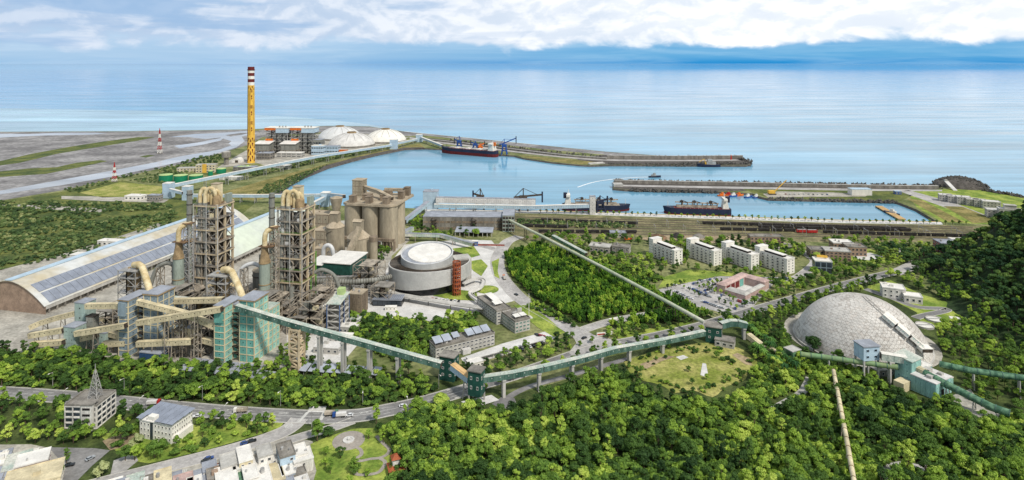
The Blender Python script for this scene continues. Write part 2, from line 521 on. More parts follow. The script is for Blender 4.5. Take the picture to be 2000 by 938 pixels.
def water_mat(name,col,rough,bscale,bstr,foam=None,col_far=None):
 m=bpy.data.materials.new(name)
 m.use_nodes=True
 w=NT(m.node_tree)
 geo=w.n('ShaderNodeNewGeometry')
 pos=geo.outputs['Position']
 p=w.n('ShaderNodeBsdfPrincipled')
 big=w.noise(w.mapping(pos,(0.35,1,1)),0.004,5,0.6)
 c=w.mix(w.smooth(big,0.35,0.65),tuple(k*0.85 for k in col),tuple(k*1.18 for k in col))
 st=w.noise(w.mapping(pos,(0.07,1,1)),0.03,6,0.7)
 st2=w.noise(w.mapping(pos,(0.10,1,1)),0.006,5,0.65)
 sf=w.math('ADD',w.smooth(st,0.3,0.7,-0.15,0.15),w.smooth(st2,0.3,0.7,0.84,1.14))
 cmb=w.n('ShaderNodeCombineColor')
 for i in range(3):
  w.put(cmb.inputs[i],sf)
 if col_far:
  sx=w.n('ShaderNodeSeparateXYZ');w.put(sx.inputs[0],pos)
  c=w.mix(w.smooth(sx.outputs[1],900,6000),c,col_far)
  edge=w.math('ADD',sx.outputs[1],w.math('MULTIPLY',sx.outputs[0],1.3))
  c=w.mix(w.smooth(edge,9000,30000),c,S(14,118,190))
 c=w.mix(1.0,c,cmb.outputs[0],'MULTIPLY')
 w.put(p.inputs['Base Color'],c)
 p.inputs['IOR'].default_value=1.33
 p.inputs['Specular IOR Level'].default_value=0.16
 rn=w.noise(w.mapping(pos,(0.16,1,1)),0.012,5,0.65)
 sy=w.n('ShaderNodeSeparateXYZ');w.put(sy.inputs[0],pos)
 calm=w.smooth(sy.outputs[1],5000,26000,1.0,0.3)
 w.put(p.inputs['Roughness'],w.math('MULTIPLY',w.smooth(rn,0.3,0.7,rough*0.5,rough*1.8),calm))
 b1=w.noise(w.mapping(pos,(0.3,1,1)),bscale,4,0.6)
 b2=w.noise(w.mapping(pos,(0.12,1,1)),bscale*0.12,4,0.6)
 b=w.n('ShaderNodeBump')
 w.put(b.inputs['Strength'],w.math('MULTIPLY',calm,bstr))
 b.inputs['Distance'].default_value=1.0
 w.put(b.inputs['Height'],w.math('ADD',b1,w.math('MULTIPLY',b2,3.0)))
 w.put(p.inputs['Normal'],b.outputs[0])
 o=w.n('ShaderNodeOutputMaterial')
 w.put(o.inputs[0],p.outputs[0])
 return m
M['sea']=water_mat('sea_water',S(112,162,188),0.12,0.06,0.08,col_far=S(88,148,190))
M['river']=water_mat('river_water',S(178,182,188),0.2,0.1,0.05)
M['foam']=pm('surf_foam',S(226,232,234),0.08,0.1,0.8)
M['plume']=water_mat('silty_river_plume',S(160,190,204),0.2,0.08,0.1)
# ------------------------------------------------------------------ setting: sea, land, roads
SEA=-3.0
def px(*pts,z=0.0):
 return[G(a,b,z)for a,b in pts]
def sstep(a,b,t):
 t=max(0.0,min(1.0,(t-a)/(b-a)))
 return t*t*(3-2*t)
def lerp_tab(tab,x):
 if x<=tab[0][0]:return tab[0][1]
 for(a,b),(c,d)in zip(tab,tab[1:]):
  if x<=c:
   return b+(d-b)*(x-a)/(c-a)
 return tab[-1][1]
def hill_z(x,y):
 e=x-372-18*math.sin(y*0.021+1.0)-0.10*(y-480)
 z=lerp_tab([(0,0),(30,16),(62,38),(100,60),(160,92),(260,140),(420,190)],e)
 z*=1-sstep(575,650,y-0.12*e)
 z*=sstep(300,440,y+0.4*max(e,0))
 if z>0:
  z*=1+0.12*math.sin(x*0.05+2)*math.cos(y*0.045)+0.06*math.sin(x*0.13-y*0.11)
 return max(z,0.0)
def catmull(pts,n=8):
 out=[]
 P=[pts[0]]+list(pts)+[pts[-1]]
 for i in range(1,len(P)-2):
  for k in range(n):
   t=k/n
   a,b,c,d=P[i-1],P[i],P[i+1],P[i+2]
   out.append(0.5*((2*b)+(c-a)*t+(2*a-5*b+4*c-d)*t*t+(3*b-a-3*c+d)*t**3))
 out.append(pts[-1])
 return out
def side(pts,i):
 d=(pts[min(i+1,len(pts)-1)]-pts[max(i-1,0)])
 d.z=0
 d.normalize()
 return Vector((-d.y,d.x,0))
def ribbon(m,pts,w0,w1,z):
 """strip between offsets w0 and w1 (left positive) along pts"""
 vs,fs=[],[]
 for i,p in enumerate(pts):
  s_=side(pts,i)
  a,b=p+s_*w0,p+s_*w1
  vs+=[(a.x,a.y,z),(b.x,b.y,z)]
 for i in range(len(pts)-1):
  k=2*i
  f=(k,k+1,k+3,k+2)
  fs.append(f if w0>w1 else f[::-1])
 fs2=[]
 for f in fs:
  A,B,C=(Vector(vs[j])for j in f[:3])
  fs2.append(f if(B-A).cross(C-A).z>0 else f[::-1])
 m.add(vs,fs2)
def dashes(m,pts,off,w,z,on,gap):
 acc,i=0.0,0
 L=[0.0]
 for a,b in zip(pts,pts[1:]):
  L.append(L[-1]+(b-a).length)
 def at(s_):
  for k in range(len(pts)-1):
   if L[k+1]>=s_:
    t=(s_-L[k])/max(L[k+1]-L[k],1e-6)
    return pts[k].lerp(pts[k+1],t)+side(pts,k)*off
  return pts[-1]+side(pts,len(pts)-1)*off
 s_=0.0
 while s_+on<L[-1]:
  ribbon(m,[at(s_),at(s_+on)],w/2,-w/2,z)
  s_+=on+gap
m=MB()
m.add([(-400000,-2000,SEA),(400000,-2000,SEA),(400000,500000,SEA),(-400000,500000,SEA)],[(0,1,2,3)])
tag(m.build('sea',M['sea']),kind='structure')
coast=px((-900,264),(0,257.5),(250,256.5),(480,253),(560,249),(640,246),(720,247),(790,257),(840,262),(870,265),(1010,279),(1185,296.5),(1325,307),(1420,308),(1452,309),(1464,315),(1465,321),(1455,323),(1190,322),(1152,323),(1132,322),(1080,317),(1024,309),(1005,304),(900,296),(863,291),(828,289.5),(790,291),(740,301),(690,313),(640,327),(590,347),(565,361),(540,380),(560,392),(620,400),(760,405),(830,408),(1090,412),(1300,419),(1640,430),(1830,433),(1822,428),(1790,409),(1756,396),(1746,393.5),(1500,388),(1483,384),(1470,378),(1401,374),(1221,370),(1198,368),(1198,355),(1300,357),(1446,360),(1672,365),(1832,367),(1840,361),(1857,350),(1877,347),(1900,352),(1914,362),(1918,370),(1959,379),(2000,386),(2300,415),(3500,540))
coast+=[Vector((2600,60,0)),Vector((-4200,60,0))]
m=MB()
n0=len(coast)
m.sheet(coast,0.0)
m.mi=1
bot=[]
for i,p in enumerate(coast):
 a,b=coast[i-1],coast[(i+1)%n0]
 d1,d2=(p-a).normalized(),(b-p).normalized()
 nn=Vector((d1.y+d2.y,-d1.x-d2.x,0))
 nn.normalize()
 bot.append((p.x-nn.x*3.0,p.y-nn.y*3.0,SEA-1.5))
m.add([(p.x,p.y,0.0)for p in coast]+bot,[(i,(i+1)%n0,n0+(i+1)%n0,n0+i)for i in range(n0)])
tag(m.build('ground',[M['ground'],M['rock']]),kind='structure')
def patch(name,poly,mat,z,kind='structure',wob=0.0,curve=0):
 m=MB()
 if curve:
  poly=catmull(list(poly)+[poly[0]],curve)[:-1]
 m.sheet(poly,z)
 return tag(m.build(name,mat),kind=kind)
Z1,Z2,Z3,Z4=0.05,0.10,0.15,0.20
m=MB()
nx,ny=44,40
for j in range(ny+1):
 for i in range(nx+1):
  x=330+(1400-330)*(i/nx)**1.6
  y=240+480*j/ny
  z=hill_z(x,y)
  m.v.append((x,y,z if z>0 else-0.6))
m.add([],[])
for j in range(ny):
 for i in range(nx):
  a=j*(nx+1)+i
  m.f.append((a,a+1,a+nx+2,a+nx+1));m.m.append(0)
M['hillsoil']=pm('hill_undergrowth',S(44,62,32),0.3,0.05,0.95,fine=0.3)
tag(m.build('hill',M['hillsoil'],smooth=True),kind='structure')
M['floor']=pm('forest_floor',S(58,74,34),0.35,0.08,0.95,fine=0.3,col2=S(84,96,48))
patch('forest_floor',px((-300,690),(110,686),(240,702),(440,716),(560,712),(860,735),(1010,770),(1230,705),(1300,660),(1440,620),(1540,580),(1740,530),(1800,560),(1920,620),(2100,640),(2700,938),(2300,1100),(-500,1100)),M['floor'],0.02)
patch('bamboo_floor',px((985,500),(1060,478),(1095,488),(1365,605),(1395,622),(1300,640),(1180,640),(1130,636),(1050,592),(1000,548)),M['floor'],0.03)
patch('riverbed',px((-900,264.5),(0,258.2),(250,257.2),(480,253.8),(505,256),(512,268),(488,282),(440,297),(360,320),(300,332),(220,350),(120,372),(0,392),(-300,430),(-900,470)),M['gravel'],Z1)
patch('river_channel',px((-500,440),(-100,386),(0,373),(100,355),(200,337),(300,318),(350,306),(410,296),(440,286),(452,276),(430,269),(400,272),(370,268),(330,268),(380,262),(440,259),(490,255),(500,261),(472,267),(478,276),(462,288),(420,301),(350,317),(220,345),(120,362),(0,380),(-100,394),(-500,455)),M['river'],Z2)
patch('river_channel',px((-300,264),(0,261.5),(60,262),(110,259.5),(190,259.5),(210,261.5),(170,263.5),(80,265),(0,269),(-300,274)),M['river'],Z2)
patch('river_channel',px((340,285),(385,279),(420,272),(440,268),(430,275),(395,283),(350,290)),M['river'],Z3)
patch('sand_bar',px((398,292),(425,284),(446,281),(452,284),(430,292),(405,297)),M['gravel'],Z3)
patch('sand_bar',px((440,264),(470,260),(488,260),(470,264),(450,267)),M['gravel'],Z3)
patch('grass_bar',px((-300,340),(-60,322),(0,315),(60,301),(130,288),(200,277),(270,268),(303,268),(270,275),(200,286),(110,301),(40,318),(-60,332)),M['sedge'],Z2)
patch('grass_bar',px((-200,362),(0,335),(60,329),(110,327),(150,318),(195,313),(210,315),(160,326),(90,340),(0,346),(-150,372)),M['sedge'],Z2)
patch('grass_bar',px((272,306),(290,303),(303,304),(285,308)),M['sedge'],Z2)
patch('silty_shallows',px((-900,219),(-300,213),(0,212),(150,214),(300,217),(450,222),(560,228),(650,235),(720,243),(795,258),(700,260),(0,262),(-900,268),z=SEA),M['plume'],SEA+0.15)
m=MB()
ribbon(m,catmull(px((-300,258.5),(0,256.3),(140,255.6),(250,255.2),(370,254),(480,252),(560,248)),6),7,-14,SEA+0.3)
ribbon(m,catmull(px((786,255.4),(840,261),(870,264),(940,271),(1010,277.8),(1100,287.5),(1185,295.5),(1260,301.5),(1325,306)),6),10,-9,SEA+0.3)
tag(m.build('surf',M['foam']),kind='structure')
patch('beach',px((505,254.5),(560,249.6),(640,246.6),(720,247.6),(790,257.5),(840,262.5),(800,266),(720,262),(640,258),(560,262),(512,268)),M['gravel'],0.045)
patch('beach',catmull(px((792,257.5),(840,262.2),(870,265.3),(1010,279.3),(1185,296.8),(1325,307.2)),4)+catmull(px((1325,309),(1185,302.5),(1010,286),(870,269),(800,262)),4),M['gravel'],Z1)
m=MB()
ribbon(m,catmull(px((1128,366,),(1160,356),(1200,350),(1240,347),(1272,346),z=SEA),8),1.6,-1.6,SEA+0.1)
tag(m.build('boat_wake',M['foam']),kind='structure')
patch('dyke_grass',px((425,378),(470,366),(540,345),(620,325),(700,305),(760,291),(820,281),(830,289),(790,290.5),(740,300),(690,312),(640,326),(590,346),(562,362),(538,382),(500,392),(440,388)),M['olive'],Z1)
patch('rocky_shore',px((520,384),(560,356),(590,341),(640,322),(690,309),(740,298),(790,288.5),(828,288),(828,289.7),(790,291),(740,301),(690,313),(640,327),(590,347),(565,361),(540,381)),M['rock'],Z2)
patch('power_station_yard',px((420,330),(500,318),(540,330),(640,305),(760,280),(800,268),(720,262),(620,262),(520,272),(470,300)),M['yard'],Z1)
patch('breakwater_terrace',px((1026,308),(1010,303),(1120,312),(1175,318),(1150,321),(1132,321.5),(1080,316)),M['olive'],Z1)
patch('breakwater_stone',px((1120,309),(1185,302),(1325,307.4),(1452,309.4),(1464,315),(1464.5,321),(1455,322.6),(1190,321.6),(1155,321)),M['rock'],0.03)
patch('breakwater_stone',px((1199,355.4),(1446,360.3),(1672,365.3),(1832,367.3),(1832,371),(1672,369),(1446,373),(1401,373.6),(1221,369.6),(1199,367.6)),M['rock'],0.03)
patch('dyke_stone',catmull(px((835,270),(900,276),(1010,289),(1120,303)),4)+catmull(px((1120,309.5),(1010,299),(900,285),(850,280)),4),M['rock'],0.03)
patch('breakwater_road',catmull(px((800,268),(870,277),(1000,293),(1100,304),(1185,311),(1325,312.5),(1450,311.5)),4)+catmull(px((1450,313.5),(1325,315),(1185,314),(1100,308),(1000,297),(870,281),(800,271)),4),M['asphalt_pale'],Z1)
patch('reclaimed_flat',px((1440,366),(1600,369),(1740,372),(1790,378),(1760,393),(1700,391),(1560,388),(1500,386),(1480,380)),M['sedge'],Z1)
patch('breakwater_road',px((1200,361),(1440,365),(1680,369),(1840,371),(1840,374),(1680,373),(1440,369),(1200,364)),M['asphalt_pale'],Z2)
patch('boatyard',px((1490,379),(1520,374),(1620,376),(1700,380),(1690,384),(1560,385),(1500,386)),M['yard'],Z2)
patch('east_field',px((1770,372),(1835,370),(1920,371),(2010,390),(2300,420),(2300,450),(1960,440),(1840,434),(1790,405)),M['lawn'],Z1)
patch('east_road',px((1757,374),(1775,372),(1860,395),(1955,432),(1920,432)),M['asphalt_pale'],Z2)
patch('dry_field',px((1843,403),(1880,404),(1955,434),(1900,436)),M['olive'],Z3)
patch('dry_field',px((1770,388),(1800,391),(1885,435),(1850,433)),M['olive'],Z2)
patch('quay_apron',px((830,408.5),(1090,412.6),(1300,419.6),(1640,430.6),(1838,434),(1842,439),(1640,436),(1300,425),(1090,418),(830,414)),M['concrete_pale'],Z2)
M['yardgrass']=pm('rail_yard_grass',S(108,110,74),0.3,0.05,0.95,fine=0.3,col2=S(142,132,98))
patch('rail_yard',px((1000,418),(1300,426),(1640,437),(1842,440),(1955,443),(1910,470),(1700,474),(1400,470),(1180,466),(1010,470),(990,445)),M['yardgrass'],Z1)
patch('yellow_kerb',px((1050,411.6),(1300,418.8),(1640,429.9),(1835,433.2),(1835,433.9),(1640,430.6),(1300,419.5),(1050,412.3)),M['markyellow'],0.3)
patch('stockpile_ground',px((1240,466),(1330,457),(1460,462),(1440,475),(1300,476)),M['soil'],Z2)
patch('lowland',px((-500,400),(0,393),(140,372),(240,352),(320,372),(420,384),(500,396),(470,420),(340,440),(200,500),(0,535),(-600,600)),M['sedge'],Z1)
patch('field',px((155,377),(235,356),(325,365),(310,383),(200,386)),M['grove'],Z2)
patch('dirt_track',px((-200,403),(0,399),(100,402),(210,408),(195,415),(90,409),(0,405),(-200,410)),M['yard'],Z2)
patch('works_yard',px((120,383),(240,385),(330,390),(320,396),(200,393),(120,389)),M['yard'],Z2)
patch('dusty_strip',px((-200,590),(0,528),(110,500),(215,468),(310,436),(340,440),(250,480),(120,530),(0,580),(-200,640)),M['yard'],Z2)
patch('plant_yard',px((-200,700),(-100,640),(0,598),(100,600),(250,545),(450,470),(560,440),(680,430),(790,440),(800,470),(765,500),(760,560),(700,600),(690,640),(640,690),(560,722),(430,722),(240,706),(100,688)),M['yard'],Z1)
patch('paved_slab',px((560,640),(640,650),(700,672),(660,720),(600,712),(560,700)),M['concrete_pale'],Z2)
def road(name,pts,w,mat,z,n=8,marks=None,kerb=True):
 pts=catmull(pts,n)
 m=MB()
 ribbon(m,pts,w/2,-w/2,z)
 o=tag(m.build(name,mat),kind='structure')
 if kerb:
  m=MB()
  for s_ in(1,-1):
   for i in range(len(pts)-1):
    a=pts[i]+side(pts,i)*s_*(w/2+0.2)
    b=pts[i+1]+side(pts,i+1)*s_*(w/2+0.2)
    m.beam((a.x,a.y,z+0.03),(b.x,b.y,z+0.03),0.4,0.3)
  m.build('kerb',M['kerb'],o)
 if marks:
  m=MB()
  for kind,off in marks:
   if kind=='solid':
    ribbon(m,pts,off+0.14,off-0.14,z+0.03)
   else:
    dashes(m,pts,off,0.3,z+0.03,4,6)
  m.build('lane_marking',M['mark'],o)
 return o,pts
patch('plaza',px((700,600),(735,560),(765,510),(790,478),(900,468),(960,470),(985,500),(985,545),(1015,585),(960,600),(935,610),(850,628),(750,622),(690,632)),M['concrete_pale'],Z2)
road('plant_road',px((1015,462),(992,472),(978,490),(971,512),(978,538),(997,564),(1025,590),(1071,617),(1117,644),(1140,662),(1150,690)),13,M['asphalt_pale'],Z3,marks=[('dash',0)])
patch('gate_plaza',px((1110,648),(1135,640),(1160,655),(1215,668),(1200,678),(1160,694),(1125,700),(1110,690),(1128,668)),M['asphalt_pale'],0.19)
road('plant_road',px((1130,648),(1198,627),(1304,609)),9,M['asphalt_pale'],0.17)
road('plant_road',px((885,468),(930,478),(985,492)),8,M['asphalt_pale'],0.14)
road('highway',px((-150,760),(-40,765),(60,771),(150,778),(240,787),(330,796),(420,804),(520,811),(620,815),(700,812),(760,801),(820,788),(880,771),(920,759)),12.5,M['asphalt'],Z3,marks=[('solid',5.9),('solid',-5.9),('solid',0.2),('dash',3.0),('dash',-3.0)])
road('highway',px((880,771),(940,752),(1000,735),(1080,708),(1160,682),(1290,655),(1364,638),(1430,619),(1500,598),(1560,581),(1620,564),(1700,543),(1794,520),(1870,496),(1930,478)),10.5,M['asphalt'],0.14,marks=[('solid',0.0),('solid',4.9),('solid',-4.9)])
road('side_street',px((585,818),(572,832),(545,848),(480,871),(400,893),(310,916),(200,944),(120,965)),9.5,M['asphalt_pale'],0.17,marks=[('dash',0)])
road('side_street',px((690,822),(650,836),(600,850),(560,862)),6,M['asphalt_pale'],0.14)
patch('junction_apron',px((605,795),(638,794),(634,806),(600,806)),M['concrete_pale'],0.19)
patch('forecourt',px((95,874),(185,876),(215,880),(180,910),(152,938),(120,975),(60,975),(130,915)),M['asphalt'],Z2)
patch('forecourt',px((222,900),(262,884),(270,900),(240,925),(215,930)),M['asphalt_pale'],Z2)
patch('office_garden',px((195,850),(245,838),(300,830),(420,830),(500,815),(560,818),(545,838),(400,880),(290,905),(255,900),(225,880)),M['lawn'],Z1)
patch('bare_lawn',px((200,862),(250,840),(275,850),(255,870),(215,880)),M['soil'],Z2)
patch('town_lots',px((380,905),(480,876),(560,852),(610,862),(625,900),(640,975),(200,990),(260,940)),M['yard'],Z1)
patch('town_lots',px((-100,870),(60,868),(100,876),(130,915),(60,990),(-200,990)),M['yard'],Z1)
patch('park_lawn',px((606,868),(640,853),(690,838),(735,836),(762,862),(768,900),(745,960),(600,980),(618,920)),M['lawn'],Z2)
pc=G(681,861)
m=MB();m.lathe((pc.x,pc.y,0),[(8.4,0.1),(8.4,0.19)],40)
po=tag(m.build('park_plaza',M['paver']),kind='structure')
m=MB();m.lathe((pc.x,pc.y,0),[(3.0,0.2),(3.0,0.75),(1.9,0.75),(1.9,0.35)],32)
m.build('fountain_rim',M['concrete_pale'],po)
m=MB();m.lathe((pc.x,pc.y,0),[(0.8,0.3),(0.8,1.4),(0.3,2.1)],16)
m.build('fountain_core',M['concrete_pale'],po)
road('park_path',px((690,872),(703,878),(706,888),(696,897),(704,901),(724,897),(742,895),(756,888),(760,878),(748,866),(735,852)),1.9,M['paver'],Z4,kerb=False)
road('park_path',px((742,896),(752,903),(748,914),(735,925),(700,928),(690,918)),1.9,M['paver'],0.21,kerb=False)
patch('roundabout_island',[G(952,566)+Vector((10*math.cos(a*PI/16),10*math.sin(a*PI/16),0))for a in range(32)],M['lawn'],0.24)
patch('office_lawn',px((1003,596),(1035,597),(1070,622),(1103,650),(1082,659),(1050,640),(1015,612)),M['lawn'],0.22)
patch('centre_lawn',px((883,486),(925,481),(938,499),(905,508)),M['lawn'],0.22)
patch('centre_lawn',px((908,512),(940,507),(953,520),(940,540),(925,530)),M['lawn'],0.22)
patch('centre_lawn',px((960,512),(975,505),(972,530),(976,545),(966,540)),M['lawn'],0.22)
patch('centre_lawn',px((820,572),(880,565),(930,570),(935,588),(880,586)),M['lawn'],0.22)
patch('roadside_lawn',px((1180,655),(1230,646),(1290,640),(1340,628),(1355,634),(1280,652),(1220,663)),M['lawn'],Z2)
patch('car_park',px((1282,567),(1345,552),(1406,540),(1552,542),(1560,550),(1510,556),(1478,590),(1466,608),(1434,620),(1395,607),(1349,596)),M['asphalt_pale'],Z2)
road('plant_road',px((1540,548),(1562,540),(1592,514),(1580,500),(1568,490)),9,M['asphalt_pale'],0.16)
patch('housing_lawn',px((1300,540),(1345,527),(1440,532),(1540,545),(1480,541),(1400,539),(1340,553),(1285,562)),M['lawn'],Z1)
patch('station_forecourt',px((1465,474),(1525,473),(1550,478),(1535,492),(1490,490)),M['yard'],Z2)
patch('monument_lawn',px((1640,492),(1700,487),(1760,498),(1770,512),(1700,517),(1650,508)),M['lawn'],Z2)
patch('monument_plaza',px((1665,497),(1700,494),(1725,502),(1700,509),(1670,506)),M['concrete_pale'],0.18)
patch('crossroad',px((1735,530),(1790,505),(1830,507),(1845,505),(1800,522),(1760,538)),M['asphalt_pale'],0.22)
patch('clearing',px((1218,706),(1255,694),(1290,682),(1330,676),(1372,670),(1420,676),(1452,684),(1482,712),(1462,724),(1455,742),(1418,756),(1392,776),(1352,762),(1318,768),(1290,752),(1240,738)),M['grove'],Z2,curve=3)
patch('rubble',px((1320,698),(1335,694),(1345,699),(1330,704)),M['concrete_pale'],0.2)
patch('rubble',px((1368,733),(1372,710),(1379,711),(1383,732),(1375,736)),M['concrete_pale'],0.2)
patch('sandy_track',px((1440,690),(1462,700),(1470,715),(1455,712),(1430,694)),M['soil'],0.2)
patch('sandy_track',px((1250,712),(1300,695),(1320,697),(1290,707),(1262,722)),M['soil'],0.2)
road('gravel_path',px((975,792),(1000,772),(1028,758),(1060,748),(1105,736),(1170,717),(1226,701)),4.5,M['gravel'],Z2,kerb=False)
patch('gravel_path',px((960,790),(985,772),(1005,778),(1010,793),(985,800)),M['gravel'],0.13)
patch('gravel_path',px((900,785),(960,772),(975,782),(925,797)),M['concrete_pale'],0.16)
road('forest_road',px((1512,798),(1540,783),(1564,768),(1576,752),(1582,738)),5,M['asphalt_pale'],Z2,kerb=False)
road('forest_road',px((1660,762),(1680,757),(1702,762),(1700,772),(1730,782),(1760,800)),4,M['asphalt'],Z2,kerb=False)
road('forest_road',px((1730,945),(1735,918),(1765,908),(1810,915),(1850,905)),5,M['asphalt_pale'],Z2,kerb=False)
patch('mill_apron',px((1840,780),(1895,760),(1925,800),(1970,815),(1900,835),(1880,820),(1850,795)),M['yard'],Z2)
patch('treatment_yard',px((1690,560),(1740,548),(1800,575),(1880,600),(1910,612),(1880,622),(1840,640),(1805,645),(1790,610),(1750,590)),M['lawn'],Z2)
road('treatment_road',px((1690,565),(1740,582),(1790,600),(1850,605),(1800,618),(1788,622)),6,M['asphalt'],Z3)
patch('dome_apron',[Vector((253+50*math.cos(a*PI/20),448+50*math.sin(a*PI/20),0))for a in range(40)],M['yard'],Z3)
patch('office_court',px((900,700),(980,672),(1065,648),(1090,660),(1000,690),(910,715)),M['concrete_pale'],Z3)
# ------------------------------------------------------------------ building kit
_unit={}
def unit_panel(pmat,wmat=None,win=(0.44,0.56,0.46,0.6),th=0.14):
 key=('p',pmat.name,wmat.name if wmat else '',win)
 if key not in _unit:
  m=MB();m.box(IDF,0,1,-th,0,0,1)
  if wmat:
   m.mi=1;m.box(IDF,win[0],win[1],-th-0.05,-th+0.02,win[2],win[3])
  _unit[key]=mesh_only(m,'panel',[pmat,wmat]if wmat else pmat)
 return _unit[key]
def unit_window(fmat,gmat):
 """frame with a recessed pane and a sill"""
 key=('w',fmat.name,gmat.name)
 if key not in _unit:
  m=MB();e=0.09
  m.box(IDF,0,1,-0.16,0,0,e);m.box(IDF,0,1,-0.16,0,1-e,1)
  m.box(IDF,0,e,-0.15,0,e,1-e);m.box(IDF,1-e,1,-0.15,0,e,1-e)
  m.mi=1;m.box(IDF,e,1-e,-0.05,0,e,1-e)
  _unit[key]=mesh_only(m,'window',[fmat,gmat])
 return _unit[key]
def faces_of(F,x0,x1,y0,y1):
 """front (faces -v), right (faces +u), left (faces -u): start, heading, length"""
 r=math.radians(F.deg)
 return{'front':(F(x0,y0),r,x1-x0),'right':(F(x1,y0),r+PI/2,y1-y0),'left':(F(x0,y1),r-PI/2,y1-y0)}
def grid_on(t,face,z0,z1,nx,nz,me,name,fw=0.8,fh=0.75,skip=0.0,mx=0.0):
 p,r,L=face
 d=Vector((math.cos(r),math.sin(r),0))
 cw,chh=(L-2*mx)/nx,(z1-z0)/nz
 for i in range(nx):
  for k in range(nz):
   if skip and RND.random()<skip:
    continue
   q=p+d*(mx+cw*(i+(1-fw)/2))+Vector((0,0,z0+chh*(k+(1-fh)/2)))
   place(me,name,t,q,r,(cw*fw,1.0,chh*fh))
def frame_on(m,face,z0,z1,nx,nz,w=0.7,th=0.3):
 p,r,L=face
 F=LF(p,math.degrees(r))
 for i in range(nx+1):
  x=L*i/nx
  m.box(F,x-w/2,x+w/2,-th,0,z0,z1)
 for k in range(nz+1):
  z=z0+(z1-z0)*k/nz
  m.box(F,-w/2+0.02,L+w/2-0.02,-th-0.03,-0.01,z-w/2,z+w/2)
def FB(A,B,C):
 """frame with origin at the near corner B, u towards C; returns frame, length u, length v"""
 A,B,C=G(*A),G(*B),G(*C)
 u=C-B
 deg=math.degrees(math.atan2(u.y,u.x))
 F=LF(B,deg)
 return F,u.length,(A-B).dot(F.v)
def house(name,label,cat,F,lx,ly,h,wall,roof,floors=2,nx=4,ny=3,win=None,parapet=0.5,group=None,faces=('front','left'),fw=0.6,fh=0.5,skip=0.0,z0=0.0,over=0.25,roofgear=0,base_trim=True):
 """flat-roofed block: walls, roof slab with parapet, floor bands, windows"""
 t=thing(name,label,cat,F(lx/2,ly/2,z0),group)
 m=MB();m.box(F,0,lx,0,ly,z0-0.3,z0+h);m.build('wall',wall,t)
 m=MB();m.box(F,-over,lx+over,-over,ly+over,z0+h,z0+h+0.35)
 if parapet:
  e=0.3
  for a in((-over,lx+over,-over,-over+e),(-over,lx+over,ly+over-e,ly+over),(-over,-over+e,-over+e,ly+over-e),(lx+over-e,lx+over,-over+e,ly+over-e)):
   m.box(F,*a,z0+h+0.35,z0+h+0.35+parapet)
 ro=m.build('roof',roof,t)
 if win is not None:
  fc=faces_of(F,0,lx,0,ly)
  for f in faces:
   n=nx if f=='front' else ny
   if n:
    grid_on(t,fc[f],z0+0.3,z0+h-0.2,n,floors,win,'window',fw,fh,skip)
 for i in range(roofgear):
  m=MB()
  x,y=RND.uniform(0.15,0.75)*lx,RND.uniform(0.2,0.75)*ly
  s=RND.uniform(1.0,2.2)
  if RND.random()<0.5:
   m.box(F,x,x+s*1.4,y,y+s,z0+h+0.35,z0+h+0.35+s*0.9);m.build('roof_box',wall,ro)
  else:
   m.cyl(F(x,y,z0+h+0.35),F(x,y,z0+h+0.35+s),s*0.45,n=10);m.build('water_tank',M['steel_grey'],ro)
 return t
def trestle(m,top,w,along,foot_w=None,n=4,size=0.5):
 """two-legged bent from the ground up to 'top' (a point under the gallery)"""
 d=Vector((-along.y,along.x,0)).normalized()
 foot_w=w*1.4 if foot_w is None else foot_w
 a1,a2=top+d*(w/2),top-d*(w/2)
 b1=Vector((top.x,top.y,0))+d*(foot_w/2);b2=Vector((top.x,top.y,0))-d*(foot_w/2)
 b1.z=b2.z=-0.3
 m.beam(b1,a1,size);m.beam(b2,a2,size)
 for k in range(n):
  t0,t1=k/n,(k+1)/n
  m.beam(b1.lerp(a1,t1-0.001),b2.lerp(a2,t1-0.001),size*0.6)
  m.beam(b1.lerp(a1,t0+0.01),b2.lerp(a2,t1-0.01),size*0.5)
 return m
